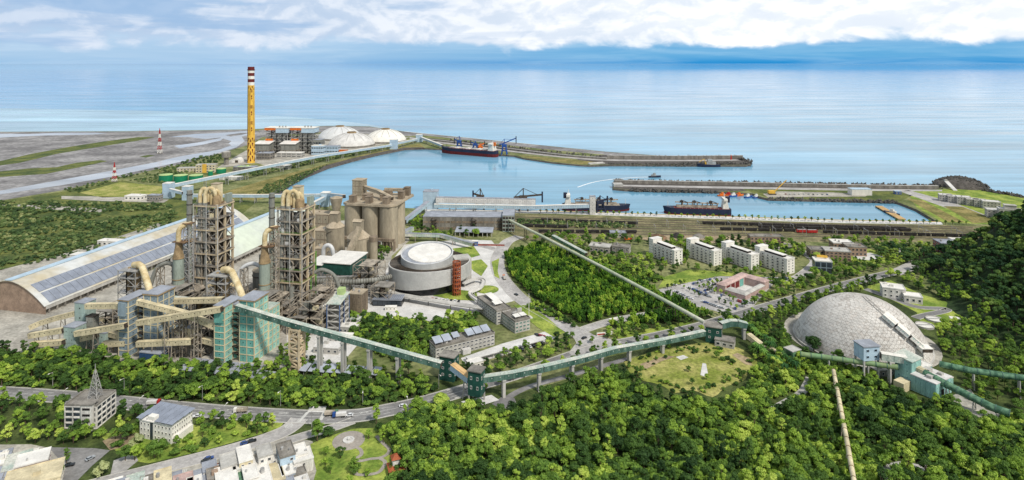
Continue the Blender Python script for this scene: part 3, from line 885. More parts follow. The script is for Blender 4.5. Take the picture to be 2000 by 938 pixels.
def gallery(name,label,pts,w,h,wall,roof,seg=4.5,legs=(),legmat=None,legw=None,legsize=0.5,win=None,group=None,pier=False,cat='conveyor'):
 pts=[Vector(p)for p in pts]
 t=thing(name,label,cat,(pts[0].x,pts[0].y,0),group)
 m,mr=MB(),MB()
 for a,b in zip(pts,pts[1:]):
  m.beam(a,b,w-0.2,h-0.1)
  dd=(b-a).normalized();nn=dd.cross(Vector((0,0,1))).cross(dd).normalized()
  up=nn*(h/2+0.06)
  mr.beam(a+up,b+up,w+0.35,0.22)
  rr=up+nn*0.2
  mr.beam(a+rr,b+rr,w*0.45,0.2)
 core=m.build('core',M['steel_dark'],t)
 mr.build('roof',roof,t)
 cache={}
 for a,b in zip(pts,pts[1:]):
  d=b-a
  n=max(1,round(d.length/seg))
  sl=d.length/n
  k=round(sl,2)
  if k not in cache:
   mm=MB()
   mm.box(IDF,0.07,sl-0.07,-w/2,w/2,-h/2,h/2-0.03)
   if win:
    mm.mi=1
    for s_ in(-1,1):
     mm.box(IDF,sl*0.45,sl*0.45+0.6,s_*w/2-0.06,s_*w/2+0.06,0.2,0.75)
   cache[k]=mesh_only(mm,'wall_panel',[wall,win]if win else wall)
  q=d.to_track_quat('X','Z')
  for i in range(n):
   o=place(cache[k],'wall_panel',core,a+d*(i/n))
   o.rotation_euler=q.to_euler()
 L=sum((b-a).length for a,b in zip(pts,pts[1:]))
 for f in legs:
  s_=f*L
  for a,b in zip(pts,pts[1:]):
   if s_<=(b-a).length+1e-6:
    p=a.lerp(b,s_/(b-a).length);al=b-a
    break
   s_-=(b-a).length
  top=p-Vector((0,0,h/2))
  m=MB()
  if pier:
   F=LF((p.x,p.y,0),math.degrees(math.atan2(al.y,al.x)))
   m.box(F,-0.9,0.9,-w*0.42,-w*0.42+1.3,-0.3,top.z-0.9);m.box(F,-0.9,0.9,w*0.42-1.3,w*0.42,-0.3,top.z-0.9)
   m.box(F,-1.1,1.1,-w*0.55,w*0.55,top.z-0.9,top.z)
  else:
   trestle(m,top,w*0.9,al,legw,max(2,int(top.z/6)),legsize)
  m.build('leg',legmat or M['steel'],t)
 return t
def tubeway(name,label,pts,r,mat,ringmat,seg=5.0,legs=(),legmat=None,group=None,rs=1.12):
 pts=[Vector(p)for p in pts]
 t=thing(name,label,'conveyor',(pts[0].x,pts[0].y,0),group)
 m=MB();m.tube(pts,r,14);tb=m.build('tube',mat,t,smooth=True)
 rm=MB();rm.cyl((-0.2,0,0),(0.2,0,0),r*rs,n=14)
 rme=mesh_only(rm,'ring',ringmat)
 L=sum((b-a).length for a,b in zip(pts,pts[1:]))
 def at(s_):
  for a,b in zip(pts,pts[1:]):
   l=(b-a).length
   if s_<=l+1e-6:
    return a.lerp(b,s_/l),b-a
   s_-=l
  return pts[-1],pts[-1]-pts[-2]
 n=int(L/seg)
 for i in range(n+1):
  p,d=at(L*i/max(n,1))
  o=place(rme,'ring',tb,p)
  o.rotation_euler=d.to_track_quat('X','Z').to_euler()
 for f in legs:
  p,d=at(f*L)
  m=MB();trestle(m,p-Vector((0,0,r*0.9)),r*1.6,d,r*2.6,max(1,int(p.z/6)),0.5)
  m.build('leg',legmat or M['steel'],t)
 return t
WIN_D=unit_window(M['concrete_pale'],M['glass'])
WIN_W=unit_window(M['white'],M['glass'])
WIN_G=unit_window(M['concrete'],M['glass_green'])
WIN_B=unit_window(M['brown_tile'],M['glass'])
# ------------------------------------------------------------------ long barrel-roofed storage sheds
def long_shed(label,o,deg,W,L,H0,H1,solar,wallm,roofm,group):
 F=LF(o,deg)
 t=thing('storage_shed',label,'shed',F(-W/2,0),group)
 prof=[]
 n=14
 for i in range(n+1):
  a=i/n
  x=-W*(1-a)
  s_=abs(2*a-1)
  z=H0+(H1-H0)*(1-s_**1.75)
  prof.append((x,z))
 m=MB()
 for y in(0.0,L):
  m=MB()
  pts=[F(-W,y,-0.3)]+[F(x,y,z-0.3)for x,z in prof]+[F(0,y,-0.3)]
  k=len(pts)
  m.add(pts,[tuple(range(k))if y else tuple(range(k-1,-1,-1))])
  m.build('gable_wall',wallm,t)
 m=MB()
 m.box(F,-0.6,0,0.2,L-0.2,H0-3.0,H0-0.2);m.box(F,-W,-W+0.6,0.2,L-0.2,-0.3,H0-0.2)
 m.build('side_wall',M['concrete'],t)
 m=MB();e=1.2
 vs=[]
 for y in(-e,L+e):
  for x,z in prof:
   vs.append(F(x,y,z))
  for x,z in prof:
   vs.append(F(x,y,z-0.5))
 k=n+1
 fs=[]
 for i in range(n):
  fs.append((i,i+1,2*k+i+1,2*k+i))
  fs.append((k+i+1,k+i,3*k+i,3*k+i+1))
  fs.append((i+1,i,k+i,k+i+1));fs.append((2*k+i,2*k+i+1,3*k+i+1,3*k+i))
 fs.append((0,2*k,3*k,k));fs.append((n,k+n,3*k+n,2*k+n))
 m.add(vs,fs)
 m.build('roof',roofm,t,smooth=True)
 m=MB()
 for s_,x_ in((0,-W/2-2.0),):
  zz=H1+0.05
  m.box(F,-W/2-3.2,-W/2+3.2,-e,L+e,zz-0.2,zz+0.5)
 m.build('ridge_vent',M['lightblue'],t)
 cm=MB();cm.box(IDF,-0.6,0.6,-0.5,0.5,-0.3,H0-0.4);cm.box(IDF,-1.5,-0.6,-0.4,0.4,H0-2.4,H0-0.5)
 cme=mesh_only(cm,'column',M['concrete_dark'])
 for i in range(int(L/7)):
  place(cme,'column',t,F(-0.9,3.5+7*i),math.radians(deg))
 m=MB();m.box(F,-3.0,-2.4,0.5,L-0.5,-0.3,H0-0.5);m.build('inner_wall',M['concrete_dark'],t)
 if solar:
  sm=unit_panel(M['solar'],None,th=0.12)
  def slope_at(x):
   a=(x+W)/W
   s_=abs(2*a-1)
   return H0+(H1-H0)*(1-s_**1.75)
  bands=[(-W*0.135,-W*0.015),(-W*0.275,-W*0.155)]
  nmod=int((L-8)/6.2)
  cachem={}
  for bi,(xa,xb)in enumerate(bands):
   za,zb=slope_at(xa)+0.62,slope_at(xb)+0.62
   mm=MB()
   R=LF((0,0,0),deg)
   mid=[(xa+(xb-xa)*j/3)for j in range(4)]
   vs,fs=[],[]
   for y in(0.12,6.0):
    for x in mid:
     vs.append(R(x,y,slope_at(x)+0.45))
   for j in range(3):
    fs.append((j,j+1,5+j,4+j))
   b_=len(vs)
   vs+=[v_-Vector((0,0,0.3))for v_ in vs]
   fs+=[(3,0+b_+3,b_+7,7),(0,4,b_+4,b_)]
   for y0 in(0,4):
    for j in range(3):
     fs.append((y0+j,y0+j+1,b_+y0+j+1,b_+y0+j))
   mm.add(vs,fs)
   me=mesh_only(mm,'solar_module',M['solar'])
   for i in range(nmod):
    place(me,'solar_module',t,F(0,4+6.2*i))
 return t
long_shed('long barrel-roofed shed with rows of solar modules left of the plant',(-371,489),-12,72,262,7,25,1,M['brown_tile'],pm('cream_shed_roof',S(196,184,156),0.12,0.02,0.6,fine=0.08,col2=S(204,206,204)),'long storage sheds')
long_shed('plain pale barrel-roofed shed behind the preheater towers',(-279,598),-12,62,166,7,24,0,M['concrete'],pm('pale_shed_roof',S(192,196,194),0.08,0.02,0.55,fine=0.06,col2=S(206,214,196)),'long storage sheds')
# ------------------------------------------------------------------ preheater towers
def preheater(F,label,green=False):
 t=thing('preheater_tower',label,'tower',F(-10,9.5),'twin preheater towers')
 W_,D_,nz,H_=20.0,19.0,9,86.0
 dz=H_/nz
 for x in(0.0,-7.0,-14.0,-20.0):
  for y in(0.0,9.5,19.0):
   if-20<x<0 and y==9.5:
    continue
   m=MB()
   big=x==0.0
   s_=1.5 if big else 0.8
   m.box(F,x-s_/2,x+s_/2,y-s_/2,y+s_/2,-0.3,H_+(1.5 if big else 0))
   m.build('column',M['beige_col']if big else M['steel'],t)
 for k in range(1,nz+1):
  z=dz*k
  m=MB()
  m.box(F,-20.6,-13.5,-0.6,19.6,z-0.5,z);m.box(F,-13.5,-6.5,4.5,19.6,z-0.49,z-0.01);m.box(F,-6.5,0.4,-0.6,19.6,z-0.5,z)
  me_=MB();me_.box(F,-21.0,1.0,-1.2,-0.61,z-0.9,z+0.12);me_.box(F,0.8,1.3,-1.2,20,z-0.9,z+0.12);me_.build('edge_beam',M['beige_col']if k%2 else M['steel'],t)
  m.build('floor',M['steel_dark']if k%3 else M['rust'],t)
  m=MB()
  for a,b in(((-21,-1.2),(1.3,-1.2)),((1.3,-1.2),(1.3,20)),((-21,-1.2),(-21,20))):
   for hh in(0.6,1.15):
    m.beam(F(*a,z+hh),F(*b,z+hh),0.12)
  m.build('railing',M['steel_grey']if not(green and k in(3,4,7))else M['green_pipe'],t)
 m=MB()
 for k in range(nz):
  z0,z1=dz*k,dz*(k+1)
  for ya,yb in((0,9.5),(9.5,19)):
   if(k+int(ya))%2:
    ya,yb=yb,ya
   m.beam(F(0,ya,z0),F(0,yb,z1),0.55)
  if k%2:
   m.beam(F(-14,0,z0),F(-20,0,z1),0.5)
  else:
   m.beam(F(-20,0,z0),F(-14,0,z1),0.5)
  m.beam(F(-7,0,z0),F(0,0,z1),0.45)if k%2==0 else m.beam(F(0,0,z0),F(-7,0,z1),0.45)
  m.beam(F(-20,0,z0),F(-20,19,z1),0.4)
 m.build('bracing',M['steel'],t)
 for i,(x,y,z)in enumerate(((-5,5,78),(-14,13,76),(-5,13,62),(-15,8,60),(-5,6,46),(-14,13,44),(-6,13,30),(-15,6,28),(-6,6,15))):
  m=MB()
  m.lathe(F(x,y,z-11),[(0.7,0),(0.8,1.5),(3.4,7.5),(3.5,11),(3.5,13.5),(1.8,15)],16)
  m.build('cyclone',M['rust']if i%2 else M['concrete_dark'],t,smooth=True)
 m=MB()
 for k in(0,1,3,4,5,7):
  z=dz*k
  m.box(F,-19,-13,6,18,z+0.1,z+6+(k%3));m.box(F,-7,-1.5,9,18,z+0.1,z+7)
 m.box(F,-12.6,-7.2,7,18,0,80)
 m.build('dark_infill',M['steel_dark'],t)  # dark boxes put the shade inside the tower into colour
 m=MB();r=random.Random(int(F.o.x))
 for k in range(26):
  z=r.uniform(4,80);x0,x1=r.uniform(-19.5,-7),r.uniform(-8,0)
  m.tube([F(x0,r.uniform(1,5),z),F((x0+x1)/2,4,z-r.uniform(-4,6)),F(x1,r.uniform(1,9),z-r.uniform(2,9))],r.uniform(0.35,0.9),7)
 m.build('feed_pipe',M['steel'],t)
 m=MB()
 for k in range(60):
  z=dz*r.randrange(0,nz)+r.uniform(1,7);x=r.uniform(-20,0)
  if k%3:
   m.beam(F(x,-0.9,z),F(x+r.uniform(1.5,6),-0.9,z+r.choice((0,0,2.5))),0.3)
  else:
   y=r.uniform(0,17);m.beam(F(0.9,y,z),F(0.9,y+r.uniform(2,5),z),0.3)
 m.build('cable_tray',M['steel_grey'],t)
 for k in range(9):
  z=dz*(k%nz);x=r.uniform(-19,-3);m=MB()
  m.box(F,x,x+r.uniform(1.5,3),-0.4,r.uniform(1.5,3),z,z+r.uniform(1.8,3.6));m.build('equipment_box',r.choice([M['cream'],M['duct_grey'],M['concrete_pale']]),t)
 for x in(-20.8,-9.0,1.5):
  m=MB();m.beam(F(x,-1.1,0),F(x,-1.1,H_+1),0.35);m.build('cable_riser',M['concrete_pale'],t)
 for x,kink in((-12.0,1.2),(-16.6,-0.9)):
  m=MB()
  m.tube([F(x,1.5,6),F(x,1.5,22),F(x+kink,1.5,34),F(x+kink,1.5,52),F(x,1.5,60),F(x,1.5,88)],1.9,12)
  m.build('riser_duct',M['duct_grey'],t,smooth=True)
 m=MB()
 for k in range(2,nz):
  z=dz*k
  m.beam(F(-9.5,-0.8,z-dz+0.3),F(-6,-0.8,z-dz/2),0.9,0.3);m.beam(F(-6,-0.5,z-dz/2),F(-9.5,-0.5,z),0.9,0.3)
 m.build('stair',M['steel'],t)
 for x0,x1,y_,top in((-16.6,-12.2,1.5,99),(-15.0,-13.2,4.5,97),(-12.0,-5.5,1.5,99.5),(-9.0,-4.2,5.5,97)):
  m=MB()
  pts=[F(x0,y_,86)]
  n=9
  for i in range(n+1):
   a=PI*i/n
   r=(x1-x0)/2
   pts.append(F(x0+r-r*math.cos(a),y_+0.4*i,top-5+math.sin(a)*5))
  pts.append(F(x1,y_+4,88))
  m.tube(pts,1.55,12)
  m.build('gooseneck_duct',M['cream_pipe'],t,smooth=True)
 m=MB();m.lathe(F(-4.2,5.5,86),[(3.2,0),(3.2,6),(2.2,7.4)],16);m.build('top_cyclone',M['cone_brown'],t,smooth=True)
 m=MB();m.box(F,-14,-7.6,11,17,86,101);m.build('head_house',M['cream'],t)
 m=MB();m.box(F,-14.3,-7.3,10.7,17.3,101,101.5);m.build('roof',M['dust_roof'],t)
 m=MB();m.box(F,-1.5,1.0,11,17.5,86.1,93.5);m.build('top_cabin',M['duct_green'],t)
 if green:
  m=MB();m.cyl(F(1.6,19.5,-0.3),F(1.6,19.5,48),0.5,n=8);m.cyl(F(1.6,12,-0.3),F(1.6,12,30),0.4,n=8)
  m.build('green_riser',M['green_pipe'],t)
 m=MB()
 m.tube([F(-7,-1.5,26),F(-6.4,-2.5,20),F(-6.0,-4,14),F(-7,-5,9)],2.0,12)
 m.tube([F(-12.5,-4.5,4),F(-12.5,-4.5,14),F(-12.0,-4.5,17),F(-10.6,-4.5,18.4),F(-9,-4.5,17.5),F(-8.4,-4.5,14)],1.7,12)
 m.build('gas_elbow',M['duct_grey'],t,smooth=True)
 m=MB()
 b=[F(-12.5,-8,2),F(-5,-8,2),F(-5,-2.2,2),F(-12.5,-2.2,2)];c=[F(-13,-8.5,11),F(-4.5,-8.5,11),F(-4.5,-2,11),F(-13,-2,11)]
 m.hexa(b,c);m.build('kiln_inlet',M['bluegrey'],t)
 return t
LINES=[(LF((-235.3,490),-12),'first'),(LF((-164.5,479),-12),'second')]
preheater(LINES[0][0],'tall preheater tower with cream goosenecks, left one of the two')
preheater(LINES[1][0],'tall preheater tower with cream goosenecks and green risers, right one',True)
for(F,nm),side_ in zip(LINES,('left','right')):
 t=thing('exhaust_stack',f'tall grey exhaust stack beside the {side_} preheater tower','stack',F(-26,1),'exhaust stacks')
 m=MB();m.cyl(F(-26,1,-0.3),F(-26,1,70),2.1,2.0,16);m.build('lower_shaft',M['duct_green'],t,smooth=True)
 m=MB();m.cyl(F(-26,1,70),F(-26,1,97.5),2.2,2.1,16);m.build('upper_shaft',M['duct_grey'],t,smooth=True)
 for z in(70,78,86,94):
  m=MB();m.cyl(F(-26,1,z),F(-26,1,z+0.5),2.5,n=16);m.build('stiffener_ring',M['steel_dark'],t)
 t=thing('conditioning_tower',f'grey-green gas conditioning tower with brown cone by the {side_} preheater','tower',F(-17.5,-21),'gas conditioning towers')
 c=F(-17.5,-21)
 m=MB();m.lathe(c,[(4.0,-0.3),(4.0,50)],20);m.build('vessel',M['duct_green'],t,smooth=True)
 m=MB();m.lathe(c,[(4.15,50),(2.3,60),(2.3,62.5)],20);m.build('cone',M['cone_brown'],t,smooth=True)
 for z in(18,34,50):
  m=MB();m.lathe(c,[(4.35,z),(4.35,z+0.6)],20);m.build('stiffener_ring',M['cone_brown'],t)
 m=MB()
 m.tube([F(-17.5,-21,62),F(-17.5,-21,68),F(-17.2,-20.7,71.5),F(-16,-20,74),F(-14,-18,75),F(-12,-14,75)],1.9,12)
 m.build('elbow',M['cream_pipe'],t,smooth=True)
 m=MB();m.box(F,-21,-10,-24,-17,62.6,63.1);m.build('platform',M['rust'],t)
 t=thing('stair_tower',f'slim lattice stair tower in front of the {side_} preheater tower','tower',F(-12,-17),'lattice stair towers')
 m=MB();m.lattice(F,-14.6,-9.4,-19.5,-14.5,-0.3,76,15,0.42);m.build('lattice',M['steel_grey']if side_=='left' else M['steel'],t)
 m=MB()
 for k in range(15):
  z=76*k/15
  m.beam(F(-13.9,-17.6,z),F(-10.1,-17.6,z+2.5),1.0,0.25);m.beam(F(-10.1,-16.2,z+2.5),F(-13.9,-16.2,z+5.0),1.0,0.25)
 m.build('stair_flight',M['steel'],t)
 m=MB();m.box(F,-15.2,-8.6,-20,-14,76,76.6);m.build('roof',M['rust'],t)
 t=thing('cooler_structure',f'braced steel frame carrying dusty ducts before the {side_} preheater','steel frame',F(-36,-44),'cooler frames')
 m=MB()
 for x0,x1 in((-44,-36.5),(-36.5,-29)):
  m.lattice(F,x0,x1,-50,-39,-0.3,48,9,0.4)
 m.build('steel_frame',M['steel_grey'],t)
 for z in(10.7,21.3,32,42.7,48):
  m=MB();m.box(F,-44.4,-28.6,-50.4,-38.6,z,z+0.35);m.build('deck',M['steel_grey'],t)
 for x,r in((-40,2.2),(-33,2.6)):
  m=MB();m.lathe(F(x,-44,25),[(0.8,0),(r,8),(r,20),(0.9,24)],14);m.build('vessel',M['cone_brown'],t,smooth=True)
 m=MB();m.box(F,-41,-33,-48,-42,2,9);m.build('casing',M['duct_grey'],t)
 m=MB()
 m.tube([F(-36,-44,51),F(-31,-45,52),F(-26,-47,51),F(-21,-50,47),F(-13,-55,40),F(-8,-58,34)],2.3,14)
 m.build('sloping_duct',M['cream_pipe'],t,smooth=True)
 t=thing('dust_tank',f'tan-roofed dusty steel tank between the shed and the {side_} cooler','tank',F(-38,8),'dusty steel tanks')
 m=MB();m.lathe(F(-38,8),[(8.2,-0.3),(8.2,34)],28);m.build('shell',M['duct_grey'],t,smooth=True)
 m=MB();m.lathe(F(-38,8),[(8.5,34),(8.4,34.5),(0.5,36)],28);m.build('roof',M['dust_roof'],t)
 m=MB();m.lathe(F(-38,8),[(8.6,30),(8.6,30.5)],28);m.lathe(F(-38,8),[(8.4,16),(8.4,16.5)],28);m.build('hoop',M['steel_dark'],t)
 t=thing('small_dust_tank',f'smaller tank tucked behind the tan-roofed tank of the {side_} line','tank',F(-30,26),'small dusty tanks')
 m=MB();m.lathe(F(-30,26),[(6,-0.3),(6,33)],24);m.build('shell',M['duct_grey'],t,smooth=True)
 m=MB();m.lathe(F(-30,26),[(6.2,33),(0.5,35)],24);m.build('roof',M['dust_roof'],t)
 t=thing('bag_filter',f'grey bag filter block with rows of cells behind the {side_} tank','filter house',F(-44,44),'bag filters')
 m=MB();m.box(F,-56,-36,38,56,8,24);m.build('casing',M['duct_grey'],t)
 hm=MB();hm.hexa([Vector((-1.2,-1.2,0)),Vector((1.2,-1.2,0)),Vector((1.2,1.2,0)),Vector((-1.2,1.2,0))],[Vector((-2.2,-2.2,6)),Vector((2.2,-2.2,6)),Vector((2.2,2.2,6)),Vector((-2.2,2.2,6))])
 hme=mesh_only(hm,'hopper',M['steel'])
 cm=MB();cm.box(IDF,-2,2,-2,2,0,3.2);cme=mesh_only(cm,'filter_cell',M['roof_grey'])
 for i in range(4):
  for j in range(4):
   place(hme,'hopper',t,F(-53.4+5*i,40.4+4.6*j,2),math.radians(-12))
   place(cme,'filter_cell',t,F(-53.4+5*i,40.4+4.6*j,24),math.radians(-12))
 m=MB()
 for i in range(5):
  for j in(38.4,55.6):
   m.box(F,-55.6+4.8*i,-55.0+4.8*i,j-0.3,j+0.3,-0.3,8)
 m.build('leg',M['steel'],t)
 t=thing('process_column',f'blue-grey boxed process column near the {side_} conditioning tower','tower',F(-25,-8),'process columns')
 m=MB();m.box(F,-29.5,-24,-10,-4,-0.3,52);m.build('casing',M['bluegrey'],t)
 m=MB();frame_on(m,faces_of(F,-29.5,-24,-10,-4)['front'],0,52,1,8,0.5,0.25);frame_on(m,faces_of(F,-29.5,-24,-10,-4)['right'],0,52,1,8,0.5,0.25);m.build('frame',M['steel'],t)
 m=MB();m.tube([F(-27,-7,52),F(-27,-7,56),F(-24,-5,58.5),F(-20,-2,58)],1.8,12);m.build('duct',M['cone_brown'],t,smooth=True)
# ------------------------------------------------------------------ raw mill buildings (one blue-grey, one teal)
def mill_building(F,label,c1,c_lit,teal):
 t=thing('mill_building',label,'mill building',F(-12,6),'clad mill buildings')
 P1,PLIT=unit_panel(c1,M['glass']),unit_panel(c_lit,M['glass'])
 PB=unit_panel(M['cream'],None)
 def vol(x0,x1,y0,y1,z1,nx,ny,nz,fr=('front','right'),nm='block'):
  m=MB();m.box(F,x0,x1,y0,y1,-0.3,z1);m.build('wall',M['steel_dark']if not teal else M['darkgreen'],t)
  fc=faces_of(F,x0,x1,y0,y1)
  mf=MB()
  for f in fr:
   n=nx if f=='front' else ny
   frame_on(mf,fc[f],0,z1,n,nz,0.55,0.34)
   grid_on(t,fc[f],0,z1,n,nz,PLIT if f=='right' else P1,'panel',0.93,0.9)  # right face takes the second colour: teal mill's sunlit side is painted in
  mf.build('frame',M['cream'],t)
 vol(-25.5,-18.0,-6,2,38,1,1,9)
 vol(-11,0,0,15,41,2,3,8)
 vol(-10,0.6,15.2,28,29,2,3,6)
 vol(-18,-11,3,14,34,2,1,7,('front',))
 m=MB();m.box(F,-26.2,-17.3,-6.7,12,38.4,38.9);m.box(F,-11.7,0.7,-0.7,15.7,41.4,42.0);m.box(F,-18,-10.4,2.2,15,36.5,37.1)
 m.build('roof',M['roof_grey'],t)
 m=MB();m.box(F,-10.3,0.9,15.6,28.3,29.4,29.8);m.build('lower_roof',M['gallery_roof'],t)
 m=MB();m.box(F,-26.3,-17.2,-6.8,-6.2,37.9,38.6);m.box(F,-11.8,0.8,-0.8,-0.2,40.8,41.6);m.box(F,0.3,0.85,-0.2,15.7,40.8,41.6);m.build('eaves',M['cone_brown'],t)
 m=MB();m.box(F,-24.8,-19.2,-7.6,-6.1,28,37);m.build('lift_cabin',M['teal']if teal else M['bluegrey'],t)
 for x,y in((-14,8),(-16.5,11)):
  m=MB();m.lathe(F(x,y,37.1),[(1.6,0),(1.7,1.2),(0.8,2.2)],12);m.build('roof_vent',M['cream'],t)
 m=MB()
 for k in range(7):
  z=4.5*k
  m.beam(F(-17.6,1.5,z),F(-12,1.5,z+2.2),1.0,0.25);m.beam(F(-12,2.3,z+2.2),F(-17.6,2.3,z+4.5),1.0,0.25)
  m.box(F,-18,-11.3,1.0,2.9,z+4.4,z+4.6)
 m.build('stair',M['steel_dark'],t)
 return t
MILL=[LF((-242.5,420.5),-12),LF((-172,410),-12)]
mill_building(MILL[0],'blue-grey clad mill building with cream frame, left of the teal one',M['bluegrey'],M['bluegrey'],False)
mill_building(MILL[1],'bright teal clad mill building with cream frame and grey roof',M['teal'],M['teal_pale'],True)
CG=[('high level cream gallery entering the top of the blue-grey mill from the left',[D(169,598,432),D(243,597,424)],()),('cream gallery sloping down from the blue-grey mill towards the teal mill',[D(269,590,421),D(361,613,416),D(433,643,411)],(0.55,)),('long cream gallery climbing from the blue-grey mill to the teal lift tower',[D(268,631,413),D(433,604,406)],(0.35,0.7)),('level cream gallery joining the roofs of both mills',[D(318,589,438),D(436,586,428)],(0.5,)),('cream gallery climbing into the middle of the blue-grey lift tower',[D(148,652,424),D(246,636,414)],(0.4,)),('cream gallery at the far left below the curved one, reaching the pale transfer house',[D(58,656,430),D(124,645,426)],(0.2,0.6)),('short low gallery behind the pale transfer house',[D(148,664,430),D(190,655,428)],(0.6,)),('lowest cream gallery at the far left near the trees',[D(62,673,428),D(124,669,424)],(0.15,0.55)),('low level cream gallery running under the blue-grey mill',[D(203,672,424),D(247,670,420)],(0.3,)),('low level cream gallery between the two mills',[D(268,672,415),D(376,667,412)],(0.3,0.65)),('short dusty gallery descending to the blue-grey mill from behind',[D(209,650,436),D(246,661,424)],()),('short dusty gallery descending to the foot of the teal mill',[D(397,664,418),D(434,674,412)],()),('upper curved cream gallery at the far left by the shed gable',[D(60,640,452),D(78,632,452),D(110,622,448),D(150,612,444)],(0.3,0.7)),]
for lab,pts,legs in CG:
 gallery('conveyor_gallery',lab,pts,3.4,3.3,M['cream'],M['cream'],4.2,legs,M['steel'],5,0.45,M['dark'],'cream conveyor galleries')
F=LF(G(124,687),-12)
house('transfer_house','pale seafoam transfer house with a stepped block at far left','transfer house',F,9.5,9,17,M['seafoam'],M['roof_grey'],3,2,2,unit_panel(M['seafoam'],M['dark']),0.3,'transfer houses',('front','right'),0.9,0.9)
house('transfer_house','low seafoam transfer annex behind the stepped block','transfer house',F.at(8.0,9.4),17,8,10.5,M['seafoam'],M['roof_grey'],2,3,1,unit_panel(M['seafoam'],M['dark']),0.3,'transfer houses',('front','right'),0.9,0.9)
F=LF(D(146,690,442)*Vector((1,1,0))if False else Vector((-314,441,0)),-12)
house('transfer_house','tall slim seafoam transfer tower in front of the solar shed','transfer house',F,9,9,28,M['seafoam'],M['roof_grey'],4,1,1,unit_panel(M['seafoam'],M['dark']),0.3,'transfer houses',('front','right'),0.92,0.92)
house('dark_transfer_box','small dark green box house on top of the low galleries','transfer house',LF((-301,434),-12),6,5,21,M['duct_grey'],M['steel_dark'],3,2,2,unit_panel(M['duct_grey'],M['dark']),0.2,None,('front','right'),0.9,0.9)
F=LF(G(272,706),-12)
house('blue_workshop','low dark blue workshop with grey roof beside the blue-grey mill','workshop',F,16,11,6,pm('deep_blue_sheet',S(44,72,108),0.15,0.3,0.7),M['roof_grey'],1,4,3,unit_panel(pm('deep_blue_sheet_panel',S(52,82,120),0.15,0.3,0.7),None),0.2,None,('front','right'),0.9,0.8)
def process_frame(label,F,wx,wy,h,nz,boxes,seed,platforms=True):
 r=random.Random(seed)
 t=thing('process_structure',label,'steel structure',F(wx/2,wy/2),'dusty process frames')
 m=MB();n=max(1,int(wx/7))
 for i in range(n):
  m.lattice(F,wx*i/n,wx*(i+1)/n,0,wy,-0.3,h,nz,0.42)
 m.build('steel_frame',M['steel'],t)
 for k in range(1,nz+1):
  m=MB();z=h*k/nz
  a,b=sorted((r.uniform(0,0.5),r.uniform(0.6,1.0)))
  m.box(F,wx*a-0.3,wx*b+0.3,-0.5,wy+0.5,z+0.2,z+0.5);m.build('deck',M['concrete_dark']if k%2 else M['steel'],t)
 for k in range(boxes):
  x,y,z=r.uniform(0,wx*0.6),r.uniform(0,wy*0.4),h*r.randrange(0,nz)/nz
  m=MB()
  if r.random()<0.5:
   m.box(F,x,x+r.uniform(2.5,wx*0.4),y,y+r.uniform(2.5,wy*0.55),z+0.5,z+r.uniform(2.5,h/nz*0.9));m.build('machine_casing',r.choice([M['silo_dark'],M['cream'],M['duct_grey'],M['steel_dark']]),t)
  else:
   m.lathe(F(x+2,y+2,z+0.5),[(0.5,0),(1.8,2.2),(1.8,h/nz*0.8)],12);m.build('hopper',r.choice([M['cone_brown'],M['duct_grey']]),t)
 return t
U,Vv=Vector((0.978,-0.208,0)),Vector((0.208,0.978,0))
B0=MILL[1]
process_frame('braced steel frame with decks directly left of the teal mill',B0.at(-46,-3),8,8,27,5,6,1)
process_frame('slim steel frame standing midway between the two mills',B0.at(-60,-4),6,6,27,6,3,2)
process_frame('wide dusty frame behind the crossing galleries',B0.at(-64,14),34,14,30,5,12,3)
process_frame('wide dusty frame behind the blue-grey mill galleries',B0.at(-124,12),22,16,26,5,10,4)
process_frame('low dusty frame left of the blue-grey lift tower',B0.at(-112,2),10,8,17,4,5,5)
process_frame('tall dusty frame behind the teal mill against the preheater',B0.at(-32,30),22,18,30,5,12,6)
process_frame('tall dusty frame behind the blue-grey mill against the preheater',B0.at(-103,30),22,18,30,5,12,7)
process_frame('dusty frame right of the teal mill under the tower',B0.at(4,46),20,16,24,4,10,8)
process_frame('frame packed with casings at the foot of the right preheater',B0.at(-30,52),24,14,22,4,10,9)
process_frame('frame packed with casings at the foot of the left preheater',B0.at(-102,52),24,14,22,4,10,10)
LA,LB=LINES[0][0],LINES[1][0]
process_frame('pale frame with hoppers left of the left conditioning tower',LA.at(-46,-28),16,12,22,4,9,11)
process_frame('low crowded frame between the shed and the left preheater',LA.at(-60,-10),18,16,16,3,9,12)
process_frame('crowded frame between the two preheater towers, near side',LA.at(10,-24),18,14,26,5,12,13)
process_frame('crowded frame between the two preheater towers, far side',LA.at(12,2),22,16,20,4,12,14)
process_frame('low dusty frame beside the pale shed behind the towers',LA.at(14,34),26,16,14,3,10,15)
process_frame('dusty frame right of the right preheater by the packing plant',LB.at(6,4),14,18,22,4,9,16)
process_frame('low crowded frame in front of the right preheater foot',LB.at(4,-26),16,16,13,3,9,17)
process_frame('tangle of frames left of the silo block',LB.at(14,60),22,18,24,4,12,18)
process_frame('small frame before the cone silos',LB.at(40,40),16,12,15,3,8,19)
process_frame('crowded frame in front of the shed wall, left of the coolers',LA.at(-70,-44),18,10,14,3,8,20)
